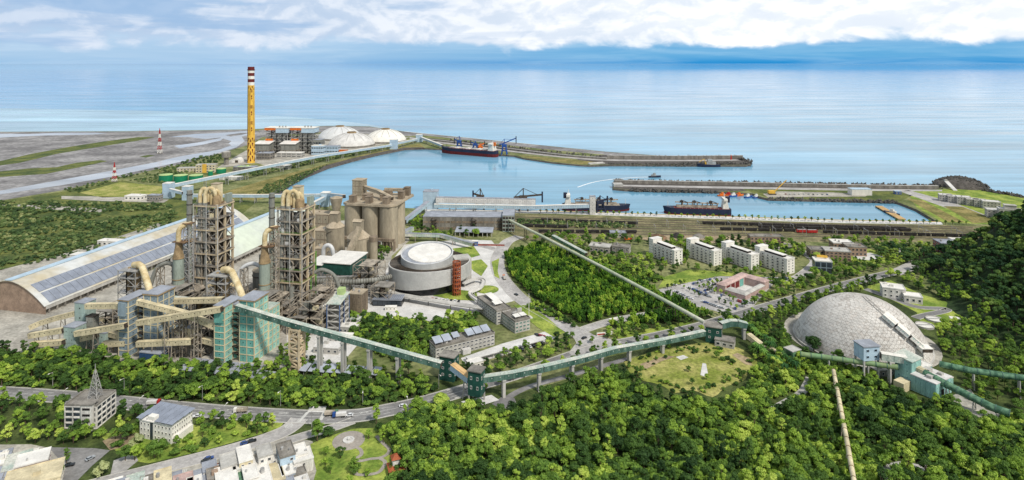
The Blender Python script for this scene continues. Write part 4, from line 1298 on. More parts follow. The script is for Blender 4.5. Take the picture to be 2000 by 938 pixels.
for k,(F,x,y,w_,d_,h,wl,rf,lab)in enumerate(((LA,8,-8,10,9,18,'duct_grey','roof_grey','grey boxed house between the preheater towers'),(LA,34,-14,9,8,12,'cream','dust_roof','small cream plant house left of the right conditioning tower'),(LA,-30,-64,12,8,9,'seafoam','roof_grey','seafoam plant house behind the blue-grey mill'),(LB,-30,-62,12,8,9,'seafoam','roof_grey','seafoam plant house behind the teal mill'),(LB,16,-6,10,10,12,'concrete','roof_white','pale plant house right of the right preheater'),(LA,22,22,14,9,11,'concrete_pale','roof_white','pale electric house behind the grey boxed house'),(LA,-66,10,16,10,9,'concrete','roof_white','pale plant house against the solar shed'),(LB,30,18,12,12,16,'silo_dark','dust_roof','brown plant house beside the packing plant'))):
 house('plant_house',lab,'plant house',F.at(x,y),w_,d_,h,M[wl],M[rf],max(2,int(h/4)),3,3,unit_panel(M[wl],M['dark']),0.3,None,('front','right'),0.92,0.9,roofgear=2)
for k,(F,pts,r,mt,lab)in enumerate(((LA,((8,-20,30),(16,-18,33),(24,-14,30),(30,-10,22),(31,-9,4)),1.5,'cream_pipe','cream duct arching between the preheater towers'),(LA,((-28,-12,40),(-34,-14,43),(-42,-16,38),(-46,-18,24)),1.6,'duct_grey','grey duct arching left of the left conditioning tower'),(LB,((6,10,34),(12,12,36),(20,16,30),(24,18,16)),1.5,'duct_grey','grey duct dropping right of the right preheater'),(LB,((-28,-12,44),(-34,-14,46),(-42,-16,40),(-44,-18,20)),1.5,'white_metal','white duct arching left of the right conditioning tower'))):
 P_=catmull([F(*q)for q in pts],5)
 t=thing('process_duct',lab,'duct',(P_[0].x,P_[0].y,0));m=MB();m.tube(P_,r,12);m.build('duct',M[mt],t,smooth=True)
 m=MB();q=P_[len(P_)//2];m.lattice(LF((q.x,q.y,0),-12),-2,2,-2,2,-0.3,q.z-r*0.9,6,0.35);m.build('support',M['steel'],t)
house('cream_cabin','small cream cabin on stilts between the two mills','cabin',B0.at(-51.5,-2),7.5,5,7.5,M['cream'],M['roof_grey'],1,2,1,unit_panel(M['cream'],M['dark']),0.2,None,('front','right'),0.9,0.9,z0=12)
cm=MB();cm.hexa([Vector((-2.4,-2.2,2.9)),Vector((2.4,-2.2,2.9)),Vector((2.4,2.2,3.3)),Vector((-2.4,2.2,3.3))],[Vector((-2.4,-2.2,3.1)),Vector((2.4,-2.2,3.1)),Vector((2.4,2.2,3.5)),Vector((-2.4,2.2,3.5))])
canm=mesh_only(cm,'roof',M['roof_grey'])
cm=MB()
for a in(-2,2):
 for b in(-1.8,1.8):
  cm.box(IDF,a-0.1,a+0.1,b-0.1,b+0.1,-0.2,3.0)
canp=mesh_only(cm,'post_set',M['steel'])
for j in range(3):
 for i in range(12):
  p=B0(-36+5.6*i-3*j,-10-5.6*j)
  if i>9 and j==0:
   continue
  o=thing('yard_canopy',f"small flat grey canopy before the teal mill, {('back', 'middle', 'front')[j]} row, {('leftmost', 'second', 'third', 'fourth', 'fifth', 'sixth', 'seventh', 'eighth', 'ninth', 'tenth', 'eleventh', 'twelfth')[i]} from the left",'canopy',p,'grey yard canopies')
  place(canm,'roof',o,p,math.radians(-12));place(canp,'post_set',o,p,math.radians(-12))
# ------------------------------------------------------------------ silo block and its neighbours
SF=LF((-134,668),-12)
t=thing('silo_block','block of big brown concrete silos with penthouses on top','silo block',SF(-20,20))
for i in range(3):
 for j in range(3):
  if i<2 and j==2:
   continue
  m=MB();m.lathe(SF(-20.5*i,20.5*j,0),[(9.9,-0.3),(9.9,46)],30);m.build('silo',M['silo'],t,smooth=True)
m=MB();m.prism([SF(a,b)for a,b in((-50,-7),(-44,-10.8),(5,-10.8),(10.8,-4),(10.8,47),(4,52),(-50,52))],46.0,48.2);m.build('top_slab',M['dust_roof'],t)
for x,y,w_,d_,h_ in((-43,-8,6,8,7),(-24,-8,6,8,7),(-4,-8,6,8,7),(-34,6,9,8,6),(-14,8,10,7,6),(2,20,6,7,8),(2,38,6,7,9),(-20,28,9,9,6)):
 m=MB();m.box(SF,x,x+w_,y,y+d_,48.2,48.2+h_);m.box(SF,x-0.3,x+w_+0.3,y-0.3,y+d_+0.3,48.2+h_,48.8+h_);m.build('penthouse',M['silo_dark'],t)
m=MB()
for k in range(9):
 m.beam(SF(-44+6*k,-10.4,48.2),SF(-44+6*k,-10.4,49.6),0.15)
m.beam(SF(-46,-10.5,49.6),SF(6,-10.5,49.6),0.14);m.beam(SF(10.4,-3,49.6),SF(10.4,46,49.6),0.14)
m.build('railing',M['steel'],t)
m=MB()
for i in range(6):
 for j in range(2):
  m.box(SF,3+4*i-12,4+4*i-12,-13.5+3*j,-12.5+3*j,-0.3,10)
m.box(SF,-52,12,-14,-11,10,13);m.build('loading_deck',M['silo_dark'],t)
t=thing('silo_head_tower','tall brown head tower rising at the left of the silo block','tower',SF(-48,30))
m=MB();m.box(SF,-55,-43,24,37,-0.3,66);m.build('wall',M['silo_dark'],t)
m=MB();m.box(SF,-55.5,-42.5,23.5,37.5,66,66.8);m.build('roof',M['dust_roof'],t)
grid_on(t,faces_of(SF,-55,-43,24,37)['front'],40,66,3,4,unit_panel(M['silo'],M['dark']),'panel',0.9,0.9)
grid_on(t,faces_of(SF,-55,-43,24,37)['right'],40,66,3,4,unit_panel(M['silo'],M['dark']),'panel',0.9,0.9)
gallery('rooftop_gallery','brown covered gallery running along the top of the silo block',[SF(-44,30,58),SF(-20,18,56),SF(2,4,52)],4.5,3.5,M['silo'],M['dust_roof'],5)
gallery('rooftop_gallery','second brown gallery across the back of the silo tops',[SF(-20,34,55),SF(4,42,54)],4,3.2,M['silo'],M['dust_roof'],5)
for label,cx_,by,Yc,r,hc,ha in(('conical roofed brown silo with a hopper house, behind the white duct',655,0,640,9.2,30,37),('large conical roofed brown silo with an inclined gallery',700,0,612,11.0,27,36)):
 c=Vector(((cx_-CX)/FPX*Yc,Yc,0))
 t=thing('cone_silo',label,'silo',c,'conical roofed silos')
 m=MB();m.lathe(c,[(r,-0.3),(r,hc)],32);m.build('shell',M['silo'],t,smooth=True)
 m=MB();m.lathe(c,[(r+0.4,hc),(r+0.4,hc+0.6),(2.5,ha)],32);m.build('cone_roof',M['dust_roof'],t,smooth=True)
 F=LF(c,-12)
 m=MB();m.box(F,-4.2,4.2,-3.6,3.6,ha-2.5,ha+7);m.build('top_house',M['silo'],t)
 m=MB();m.hexa([F(-4.8,-4.2,ha+7),F(4.8,-4.2,ha+7),F(4.8,4.2,ha+7),F(-4.8,4.2,ha+7)],[F(-4.8,-0.3,ha+9),F(4.8,-0.3,ha+9),F(4.8,0.3,ha+9),F(-4.8,0.3,ha+9)]);m.build('top_roof',M['dust_roof'],t)
 m=MB()
 for k in range(14):
  a0=0.4*k-1.0
  m.beam(c+Vector(((r+0.3)*math.cos(a0),(r+0.3)*math.sin(a0),2*k)),c+Vector(((r+0.3)*math.cos(a0+0.4),(r+0.3)*math.sin(a0+0.4),2*k+2)),0.8,0.25)
 m.build('spiral_stair',M['steel_dark'],t)
gallery('inclined_gallery','dusty inclined gallery leaning on the large cone silo',[D(676,508,590),D(703,444,606)],4.5,4.5,M['silo'],M['dust_roof'],5,(0.35,),M['silo_dark'])
c=Vector(((729.5-CX)/FPX*605,605,0))
t=thing('slim_silo','slim cylindrical silo right of the large cone silo','silo',c)
m=MB();m.lathe(c,[(3.9,4),(3.9,25)],22);m.build('shell',M['silo'],t,smooth=True)
m=MB();m.lathe(c,[(4.2,25),(4.2,29.5),(3.6,30)],22);m.build('cap',M['silo_dark'],t)
m=MB()
for a in range(6):
 q=c+Vector((3.2*math.cos(a),3.2*math.sin(a),0));m.cyl(q-Vector((0,0,0.3)),q+Vector((0,0,4.1)),0.5,n=8)
m.build('leg',M['silo_dark'],t)
c=Vector(((657-CX)/FPX*690,690,0))
t=thing('funnel_silo','funnel topped dusty silo in front of the silo block','silo',c)
m=MB();m.lathe(c,[(3,-0.3),(3.2,32),(6.5,46),(6.6,48.5)],24);m.build('shell',M['silo'],t,smooth=True)
m=MB();m.lathe(c,[(6.9,48.5),(6.9,49.2),(1,51)],24);m.build('roof',M['dust_roof'],t)
for lab,a,b,c_,h in(('dusty brown plant building with flat roof left of the silos',(610,500),(640,503),(662,492),26),('taller brown plant building behind the right preheater tower',(596,470),(640,474),(664,462),30),('small brown plant block beside the white duct',(612,520),(630,522),(645,516),17)):
 F,lx,ly=FB(a,b,c_)
 F2=LF(G(*a),F.deg-90)
 W_=(G(*b)-G(*a)).length
 F2=LF(G(*a),-12)
 house('plant_building',lab,'plant building',F2,W_,18,h,M['silo_dark'],M['dust_roof'],3,4,3,unit_panel(M['silo'],M['dark']),0.5,'brown plant buildings',('front','right'),0.88,0.86,roofgear=3)
t=thing('arched_duct','big white arched duct over a steel frame by the cone silos','duct',D(640,520,590)*Vector((1,1,0)))
F=LF((D(640,520,590).x,590,0),-12)
pts=[F(-4.5,0,1)]+[F(0.5-5*math.cos(PI*k/10),0,19+6.5*math.sin(PI*k/10))for k in range(11)]+[F(7.5,0,12)]
m=MB();m.tube(pts,1.9,14);m.build('duct',M['white_metal'],t,smooth=True)
rm=MB();rm.cyl((0,0,-0.2),(0,0,0.2),2.1,n=14);rme=mesh_only(rm,'flange',M['steel_grey'])
for z in(4,9,14):
 place(rme,'flange',t,F(-4.5,0,z))
m=MB();m.lattice(F,-1.5,6,2,7,-0.3,18,5,0.35);m.build('steel_frame',M['steel_grey'],t)
F=LF(G(613,560),-12).at(0,6)
t=thing('packing_plant','packing plant with dark green walls and a dusty white roof','packing plant',F(14,12))
gp=unit_panel(M['darkgreen'],None)
m=MB();m.box(F,6,32,0,34,10,20);m.build('wall',M['darkgreen'],t)
m=MB()
for i in range(5):
 for y in(0.5,17,33.5):
  m.box(F,6.5+6*i,7.3+6*i,y-0.4,y+0.4,-0.3,10)
m.build('column',M['concrete_dark'],t)
fc=faces_of(F,6,32,0,34)
grid_on(t,fc['front'],10,20,6,2,gp,'wall_panel',0.95,0.93);grid_on(t,fc['right'],10,20,8,2,gp,'wall_panel',0.95,0.93)
m=MB();m.hexa([F(5,-1,20),F(33,-1,20),F(33,35,20),F(5,35,20)],[F(5,-1,20.6),F(33,-1,20.6),F(33,35,20.8),F(5,35,20.8)]);m.build('roof',M['roof_white'],t)
m=MB();m.box(F,-8,5.8,-2,20,12,18);m.build('lean_to',M['darkgreen'],t)
m=MB();m.hexa([F(-9,-3,18),F(6,-3,18),F(6,21,18),F(-9,21,18)],[F(-9,-3,18.5),F(6,-3,18.5),F(6,21,19.3),F(-9,21,19.3)]);m.build('lean_to_roof',M['roof_white'],t)
m=MB()
for i in range(4):
 m.box(F,-8+4*i,-7.2+4*i,-1.8,-1.0,-0.3,12)
m.build('lean_to_column',M['concrete_dark'],t)
tubeway('pipe_bridge','ribbed grey pipe bridge from the plant to the round hall',[D(600,552,520),D(640,550,520),D(690,551,523),D(735,547,528),D(764,540,540)],2.1,M['duct_grey'],M['steel_dark'],2.2,(),None,None,1.08)
for px_,Y in((700,523),(729,528)):
 p=D(px_,551,Y)
 t=thing('bridge_pylon',f"lattice pylon under the ribbed pipe bridge, {'nearer the plant' if px_ < 710 else 'nearer the round hall'}",'pylon',(p.x,p.y,0),'pipe bridge pylons')
 F=LF((p.x,p.y,0),-12)
 m=MB();m.lattice(F,-3.5,3.5,-3,3,-0.3,p.z-2,6,0.45);m.build('lattice',M['steel_grey'],t)
gallery('dark_gallery','low dark conveyor behind the pipe bridge heading into the hall',[D(600,545,540),D(740,541,548)],3,2.6,M['duct_grey'],M['steel_grey'],4,(0.3,0.6),M['steel'])
F=LF(G(640,652),-6)
t=thing('framed_tower_house','narrow framed tower house with pale yellow-green roof and blue posts','tower house',F(5,8))
m=MB();m.lattice(F,0,9,0,8,-0.3,22,5,0.5);m.lattice(F,0,9,8,18,-0.3,22,5,0.5);m.build('steel_frame',M['steel_grey'],t)
for z in(4.4,8.8,13.2,17.6):
 m=MB();m.box(F,-0.6,9.6,-0.6,18.6,z,z+0.4);m.build('deck',M['concrete'],t)
m=MB();m.box(F,1,8,2,17,0,21.5);m.build('core',M['concrete_dark'],t)
m=MB();m.hexa([F(-1,-1,22),F(10,-1,22),F(10,19,24),F(-1,19,24)],[F(-1,-1,22.5),F(10,-1,22.5),F(10,19,24.5),F(-1,19,24.5)]);m.build('roof',M['gallery_roof'],t)
m=MB();m.box(F,2,7,13,18,24,28.5);m.build('penthouse',M['tankroof'],t)
m=MB()
for x,y in((-0.4,-0.4),(9.4,-0.4),(9.4,8),(9.4,18.4)):
 m.box(F,x-0.3,x+0.3,y-0.3,y+0.3,-0.3,22)
m.build('corner_post',pm('slate_blue_paint',S(92,112,148),0.15,0.3,0.7),t)
gallery('low_gallery','low level grey gallery linking the framed tower house to the plant',[D(585,612,470),D(640,613,462)],2.6,2.4,M['duct_grey'],M['steel_grey'],4,(0.5,))
gallery('green_gallery','long descending green gallery with pale roof in front of the teal mill',[D(462,600,408),D(560,630,402),D(700,668,391),D(862,713,378)],3.6,3.5,M['gallery_green'],M['gallery_roof'],5,(),None,None,0.6,M['gallery_roof'],'green conveyor galleries')
for k,px_ in enumerate((580,625,671,722,778)):
 Y=402-(px_-560)*0.078
 top=D(px_,630+(px_-560)*0.272,Y)
 F=LF((top.x,top.y,0),-15)
 wh=('nearest the teal mill','second from the teal mill','third from the teal mill','fourth from the teal mill','nearest the dark green transfer tower')[k]
 if k==0:
  t=thing('lattice_pier',f'tall concrete lattice pier of the long green gallery, {wh}','pier',(top.x,top.y,0),'piers of the long green gallery')
  m=MB();m.lattice(F,-3.5,3.5,-3,3,-0.3,top.z-2.2,7,0.9,True);m.build('lattice',M['beige_col'],t)
 else:
  t=thing('gallery_pier',f'twin column concrete pier of the long green gallery, {wh}','pier',(top.x,top.y,0),'piers of the long green gallery')
  for s_ in(-1,1):
   m=MB();m.box(F,-0.8,0.8,s_*1.7-0.6,s_*1.7+0.6,-0.3,top.z-3);m.build('column',M['concrete'],t)
  m=MB();m.box(F,-1.1,1.1,-2.8,2.8,top.z-3,top.z-2.1);m.build('cap_beam',M['concrete'],t)
def transfer_tower(label,a,w,d,h,open_h=0.0):
 p=a
 F=LF((p.x,p.y,0),-20)
 t=thing('transfer_tower',label,'transfer tower',F(w/2,d/2),'dark green transfer towers')
 m=MB();m.box(F,0,w,0,d,open_h-0.3,h);m.build('wall',M['darkgreen'],t)
 m=MB();m.box(F,-0.5,w+0.5,-0.5,d+0.5,h,h+0.6);m.build('roof',M['concrete_dark'],t)
 fc=faces_of(F,0,w,0,d)
 wp=unit_window(M['roof_white'],M['glass'])
 for f in('front','right','left'):
  grid_on(t,fc[f],open_h+2,h-1,2,max(2,int((h-open_h)/5)),wp,'window',0.3,0.35)
 if open_h:
  for x in(0.4,w-0.4):
   for y in(0.4,d-0.4):
    m=MB();m.box(F,x-0.4,x+0.4,y-0.4,y+0.4,-0.3,open_h);m.build('leg',M['concrete'],t)
 return F
transfer_tower('dark green transfer tower where the long green gallery ends',G(858,742),10,8,15,0)
transfer_tower('tall dark green transfer tower standing over the road on concrete legs',G(914,788),8,7,19,5)
gallery('orange_gallery','short gallery with sandy orange roof between the two dark green towers',[D(884,716,378),D(918,742,366)],4,3.6,M['lightblue'],pm('sandy_roof',S(204,170,120),0.12,0.2,0.7),4,(0.8,),M['concrete'],6,0.8)
gallery('green_gallery','curving green gallery with pale roof rising right past the clearing',[D(934,742,364),D(1000,732,370),D(1060,720,376),D(1140,701,392),D(1200,684,408),D(1290,668,424),D(1376,650,436)],3.5,3.3,M['gallery_green'],M['gallery_roof'],5,(0.09,0.22,0.36,0.5,0.64,0.8),M['concrete'],None,0.7,M['gallery_roof'],'green conveyor galleries',pier=True)
transfer_tower('dark green transfer tower with grey roof above the clearing',G(1378,668),11,9,11,0)
gallery('green_gallery','short arched green gallery right of the clearing tower',[D(1408,636,444),D(1425,631,446),D(1440,631,446),D(1458,636,446)],4,4,M['gallery_green'],M['gallery_roof'],4,(0.9,),M['concrete'],None,0.7,None,'green conveyor galleries',pier=True)
house('pump_house','low concrete shed beside the clearing tower','shed',LF(G(1396,676),-25),13,9,4.5,M['concrete'],M['concrete_dark'],1,3,2,WIN_D,0.2,None,('front','left'))
tubeway('tube_conveyor','very long pale green tube conveyor crossing the bamboo wood',[D(988,427,738),D(1060,462,660),D(1180,524,560),D(1300,588,484),D(1376,630,446)],1.45,M['tube_pale'],M['concrete'],9,(0.05,0.15,0.27,0.42,0.58,0.74,0.9),M['steel_dark'],None,1.06)
gallery('green_gallery','pale green covered gallery branching beside the long tube conveyor',[D(1080,462,655),D(1145,497,600)],3.4,3,M['midgreen'],M['gallery_roof'],5,(0.3,0.8),M['steel_dark'],None,0.5,None,'green conveyor galleries')
sp=[(588+17.4*i,716+1.0*i)for i in range(9)]
pmesh=MB()
pmesh.hexa([Vector((-2.6,-3.4,2.6)),Vector((2.6,-3.4,2.6)),Vector((2.6,3.4,4.6)),Vector((-2.6,3.4,4.6))],[Vector((-2.6,-3.4,2.75)),Vector((2.6,-3.4,2.75)),Vector((2.6,3.4,4.75)),Vector((-2.6,3.4,4.75))])
solar_me=mesh_only(pmesh,'solar_panel',M['solar_pale'])
t=thing('solar_canopy','row of nine tilted solar panels on a canopy beside the wood','solar canopy',G(660,732))
m=MB()
for i,(a,b)in enumerate(sp):
 p=G(a+8,b+12)
 place(solar_me,'solar_panel',t,p,math.radians(-14))
 for y in(-2.8,2.8):
  m.beam((p.x,p.y+y,-0.3),(p.x,p.y+y,3.6+y*0.28),0.25)
m.build('post_set',M['steel_grey'],t)
BLD_KEEP=[]
def keepF(F,lx,ly,mrg=0.0):
 """register a footprint as keep-out circles"""
 n=max(1,int(max(lx,ly)/min(lx,ly)+0.5))
 r=0.62*min(lx,ly)+mrg
 for i in range(n):
  f=(i+0.5)/n
  p=F(lx*f,ly/2)if lx>=ly else F(lx/2,ly*f)
  BLD_KEEP.append((p.x,p.y,r))
# ------------------------------------------------------------------ round visitor hall
RC=Vector((-75,560,0))
t=thing('round_hall','round white ribbed hall with a smaller drum spiralling on top','hall',RC)
RL,RU=36.6,23.4
def ring_wall(m,c,R,zb,zt,n=96,th=0.6):
 vs,fs=[],[]
 for i in range(n):
  a=2*PI*i/n
  for rr in(R,R-th):
   vs.append((c.x+rr*math.cos(a),c.y+rr*math.sin(a),zb(a)));vs.append((c.x+rr*math.cos(a),c.y+rr*math.sin(a),zt(a)))
 for i in range(n):
  j=(i+1)%n
  a0,a1=4*i,4*j
  fs+=[(a0,a1,a1+1,a0+1),(a1+2,a0+2,a0+3,a1+3),(a0+1,a1+1,a1+3,a0+3),(a1,a0,a0+2,a1+2)]
 m.add(vs,fs)
zb_l=lambda a:5.0+4.0*math.cos(a+0.5)
zt_l=lambda a:20.0+2.2*math.cos(a+1.2)
m=MB();ring_wall(m,RC,RL,zb_l,zt_l);m.build('lower_drum',M['concrete_pale'],t,smooth=True)
UC=Vector((-77.5,561,0))
m=MB();ring_wall(m,UC,RU,lambda a:17.0,lambda a:27.4+3.2*math.sin(a));m.build('upper_drum',M['white_metal'],t,smooth=True)
fin=MB();fin.box(IDF,-0.18,0.18,-0.28,0.1,0,1);finm=mesh_only(fin,'rib',pm('rib_metal',S(188,188,184),0.1,0.2,0.5,fine=0.05))
for c,R,zb,zt,n in((RC,RL,zb_l,zt_l,120),(UC,RU,lambda a:17.2,lambda a:27.2+3.2*math.sin(a),90)):
 for i in range(n):
  a=PI+PI*(i+0.5)/n
  a=a if True else a
  p=Vector((c.x+R*math.cos(a),c.y+R*math.sin(a),zb(a)))
  place(finm,'rib',t,p,a+PI/2,(1,1,zt(a)-zb(a)-0.1))
m=MB();m.lathe(RC,[(RL-1,19.0),(RL-1,19.4)],64);m.build('terrace_roof',M['concrete_dark'],t)
m=MB()
for k in range(16):
 R=RU+1+k*0.75
 ring_wall(m,RC,R+0.25,lambda a:19.4,lambda a:19.75,72,0.3)
m.build('terrace_slat',M['steel_dark'],t)
tilt=lambda m:setattr(m,'v',[(x,y,z+3.2*(y-UC.y)/RU)for x,y,z in m.v])
m=MB();m.lathe(UC,[(RU-0.6,25.8),(RU-0.6,26.2)],64);tilt(m);m.build('upper_roof',M['roof_grey'],t)
m=MB();m.lathe(UC+Vector((2.0,1.4,0)),[(RU-3.9,26.2),(RU-3.9,26.9),(0.4,27.2)],64);tilt(m);m.build('roof_disc',M['roof_white'],t)
m=MB();m.lathe(UC,[(RU+0.3,27.0),(RU+0.3,27.6),(RU-0.6,27.6),(RU-0.6,26.9)],64);m.f.pop();m.m.pop();tilt(m);m.build('roof_rim',M['white_metal'],t)
m=MB();m.lathe(RC,[(RL-5,-0.3),(RL-5,9)],64);m.build('glazed_base',M['seafloor_dark'],t)
m=MB();m.box(LF(RC,18),22,37.5,-7,7,0,21);m.build('entrance_block',M['concrete'],t)
sc_=D(892,560,530);sc_.z=0
t=thing('stair_cylinder','open rust red cylindrical stair tower at the round hall','stair tower',sc_)
for k in range(8):
 m=MB();ring_wall(m,sc_,3.6,lambda a:3+3.6*k,lambda a:4.0+3.6*k,20,0.4);m.build('ring',M['rust_red'],t)
m=MB()
for i in range(12):
 a=2*PI*i/12
 q=sc_+Vector((3.4*math.cos(a),3.4*math.sin(a),0));m.beam(q-Vector((0,0,0.2)),q+Vector((0,0,29)),0.4)
m.build('post',M['rust_red'],t)
m=MB()
for k in range(40):
 a=0.7*k
 m.beam(sc_+Vector((0,0,0.7*k)),sc_+Vector((3.2*math.cos(a),3.2*math.sin(a),0.7*k)),1.1,0.2)
m.cyl(sc_-Vector((0,0,.2)),sc_+Vector((0,0,28.5)),0.5,n=8)
m.build('stair',M['brick'],t)
pts=catmull([Vector((-75+44*math.cos(a),558+44*math.sin(a),4.6))for a in(3.3,3.7,4.1,4.45)]+[D(880,586,500)*Vector((1,1,0))+Vector((0,0,4.8)),D(945,592,490)*Vector((1,1,0))+Vector((0,0,5))],6)
t=thing('curved_canopy','long curved concrete canopy deck in front of the round hall','canopy',(pts[0].x,pts[0].y,0))
m=MB()
for a,b in zip(pts,pts[1:]):
 m.beam(a,b+(b-a)*0.02,6.5,0.7)
m.build('deck',M['concrete'],t)
for i in range(0,len(pts),3):
 m=MB();q=pts[i];m.box(LF((q.x,q.y,0),0),-0.3,0.3,-0.3,0.3,-0.2,4.3);m.build('column',M['concrete_dark'],t)
F=LF(G(728,598),-3)
t=house('solar_pavilion','low dark pavilion with a slatted solar roof before the round hall','pavilion',F,24,11,5,M['seafloor_dark'],M['roof_grey'],1,6,0,unit_panel(M['glass'],None),0.1,None,('front',),0.85,0.7)
sm=MB();sm.box(IDF,-0.5,0.5,-5.8,5.8,0,0.25);sme=mesh_only(sm,'slat',M['solar'])
for i in range(15):
 place(sme,'slat',t,F(1+1.6*i,5.5,5.8),math.radians(-3))
house('white_trailer','long white site container on the paved ground below the pavilion','container',LF(G(752,607),2),9,3,2.8,M['white'],M['roof_white'],1,3,1,WIN_W,0.05,None,('front',),0.4,0.4)
pts=catmull([D(905,545,548),D(930,535,560),D(945,540,555),D(938,560,538),D(918,572,525),D(935,586,508),D(950,594,495)],6)
pts=[Vector((p.x,p.y,3.2))for p in pts]
t=thing('curved_ramp','pale curved walkway ramp sweeping round the right of the hall','ramp',(pts[0].x,pts[0].y,0))
m=MB()
for a,b in zip(pts,pts[1:]):
 m.beam(a,b,3.2,0.5)
m.build('deck',M['concrete_pale'],t)
m=MB()
for i in range(len(pts)-1):
 for s_ in(1.5,-1.5):
  o_=side(pts,i)*s_+Vector((0,0,0.8));o2=side(pts,i+1)*s_+Vector((0,0,0.8))
  m.beam(pts[i]+o_,pts[i+1]+o2,0.2,1.1)
m.build('parapet',M['concrete_pale'],t)
for i in range(1,len(pts),4):
 m=MB();m.cyl((pts[i].x,pts[i].y,-0.2),(pts[i].x,pts[i].y,3.0),0.4,n=8);m.build('pier',M['concrete'],t)
# ------------------------------------------------------------------ offices with solar roofs
def solar_tables(t,F,items,z,mat=None):
 me=unit_panel(mat or M['solar_pale'],None,th=0.12)
 for x,y,w,d,tilt in items:
  mm=MB();mm.hexa([Vector((0,0,0)),Vector((w,0,0)),Vector((w,d,tilt)),Vector((0,d,tilt))],[Vector((0,0,.15)),Vector((w,0,.15)),Vector((w,d,tilt+.15)),Vector((0,d,tilt+.15))])
  m2=mesh_only(mm,'solar_panel',mat or M['solar_pale'])
  place(m2,'solar_panel',t,F(x,y,z),math.radians(F.deg))
  mm=MB()
  for a,b in((0.3,0.3),(w-0.3,0.3),(w-0.3,d-0.3),(0.3,d-0.3)):
   mm.beam(F(x+a,y+b,z-1.2),F(x+a,y+b,z+tilt*b/d),0.15)
  mm.build('panel_frame',M['steel_grey'],t)
F=LF(G(970,635),30)
t=house('office_block','grey office with solar tables, left wing nearest the round hall','office',F,12.5,33,10,M['concrete'],M['concrete_dark'],4,3,9,WIN_D,0.8,'grey office wings',('front','left'),0.75,0.42,roofgear=2)
solar_tables(t,F,[(3,8,7,6,0.8),(5.5,15.5,6,15,0.8)],12.2,M['roof_white'])
keepF(F,12.5,33)
F=LF(G(1006,652),30)
t=house('office_block','grey office with green glass side, right wing nearest the lawn','office',F,13,21,8.5,M['concrete'],M['concrete_dark'],3,4,7,WIN_G,0.8,'grey office wings',('front','left'),0.7,0.42,roofgear=3)
solar_tables(t,F,[(2,3,5,5,0.5),(7.5,3,4.5,5,0.5)],10.5,M['roof_white'])
m=MB();m.box(F,9,13,12,13,8.9,12.5);m.build('screen_wall',M['concrete'],t)
keepF(F,13,21)
F=LF(G(851,704),30)
t=house('office_block','long weathered concrete office with six tilted solar tables','office',F,45,11,8,M['concrete'],M['concrete_dark'],3,14,3,WIN_D,0.9,None,('front','left'),0.72,0.4,roofgear=2)
solar_tables(t,F,[(0.5,2,6,6.5,2),(7.2,2,6,6.5,2),(15,4,5,5,1.6),(25,2,5.6,6.5,2),(31.2,2,5.6,6.5,2),(37.4,2,5.6,6.5,2)],10.2)
m=MB();m.box(F,19,25,-3,-0.1,0,3.4);m.build('entrance_porch',M['concrete_pale'],t)
keepF(F,45,11)
F=LF(G(916,713),30)
t=thing('walkway_canopy','long flat pale canopy roof beside the long office','canopy',F(30,2))
m=MB();m.box(F,0,62,0,6,3,3.35);m.build('roof',M['concrete_pale'],t)
for i in range(11):
 m=MB();m.box(F,0.5+6*i,0.9+6*i,0.6,1.0,-0.2,3);m.box(F,0.5+6*i,0.9+6*i,5,5.4,-0.2,3);m.build('post',M['concrete'],t)
keepF(F,62,6,1)
house('gate_lodge','small white lodge below the long office','lodge',LF(G(918,722),30),10,6,3.2,M['white'],M['roof_white'],1,4,2,WIN_W,0.2)
p=G(1033,621)
t=thing('flag_mast','tall white mast on the office lawn','mast',p)
m=MB();m.cyl(p,p+Vector((0,0,19)),0.35,0.18,10);m.build('pole',M['white'],t)
m=MB();m.box(LF(p,20),-2.5,2.5,-2.5,2.5,-0.2,0.6);m.build('plinth',M['concrete_pale'],t)
F=LF(G(1166,657),12)
t=thing('gate_sign','low white gate wall with a red stripe at the plant entrance','gate wall',F(6,0))
m=MB();m.box(F,0,12,0,0.8,-0.2,2.2);m.build('wall',M['white'],t)
m=MB();m.box(F,0.3,6,-0.1,0,0.8,1.6);m.build('stripe',M['red'],t)
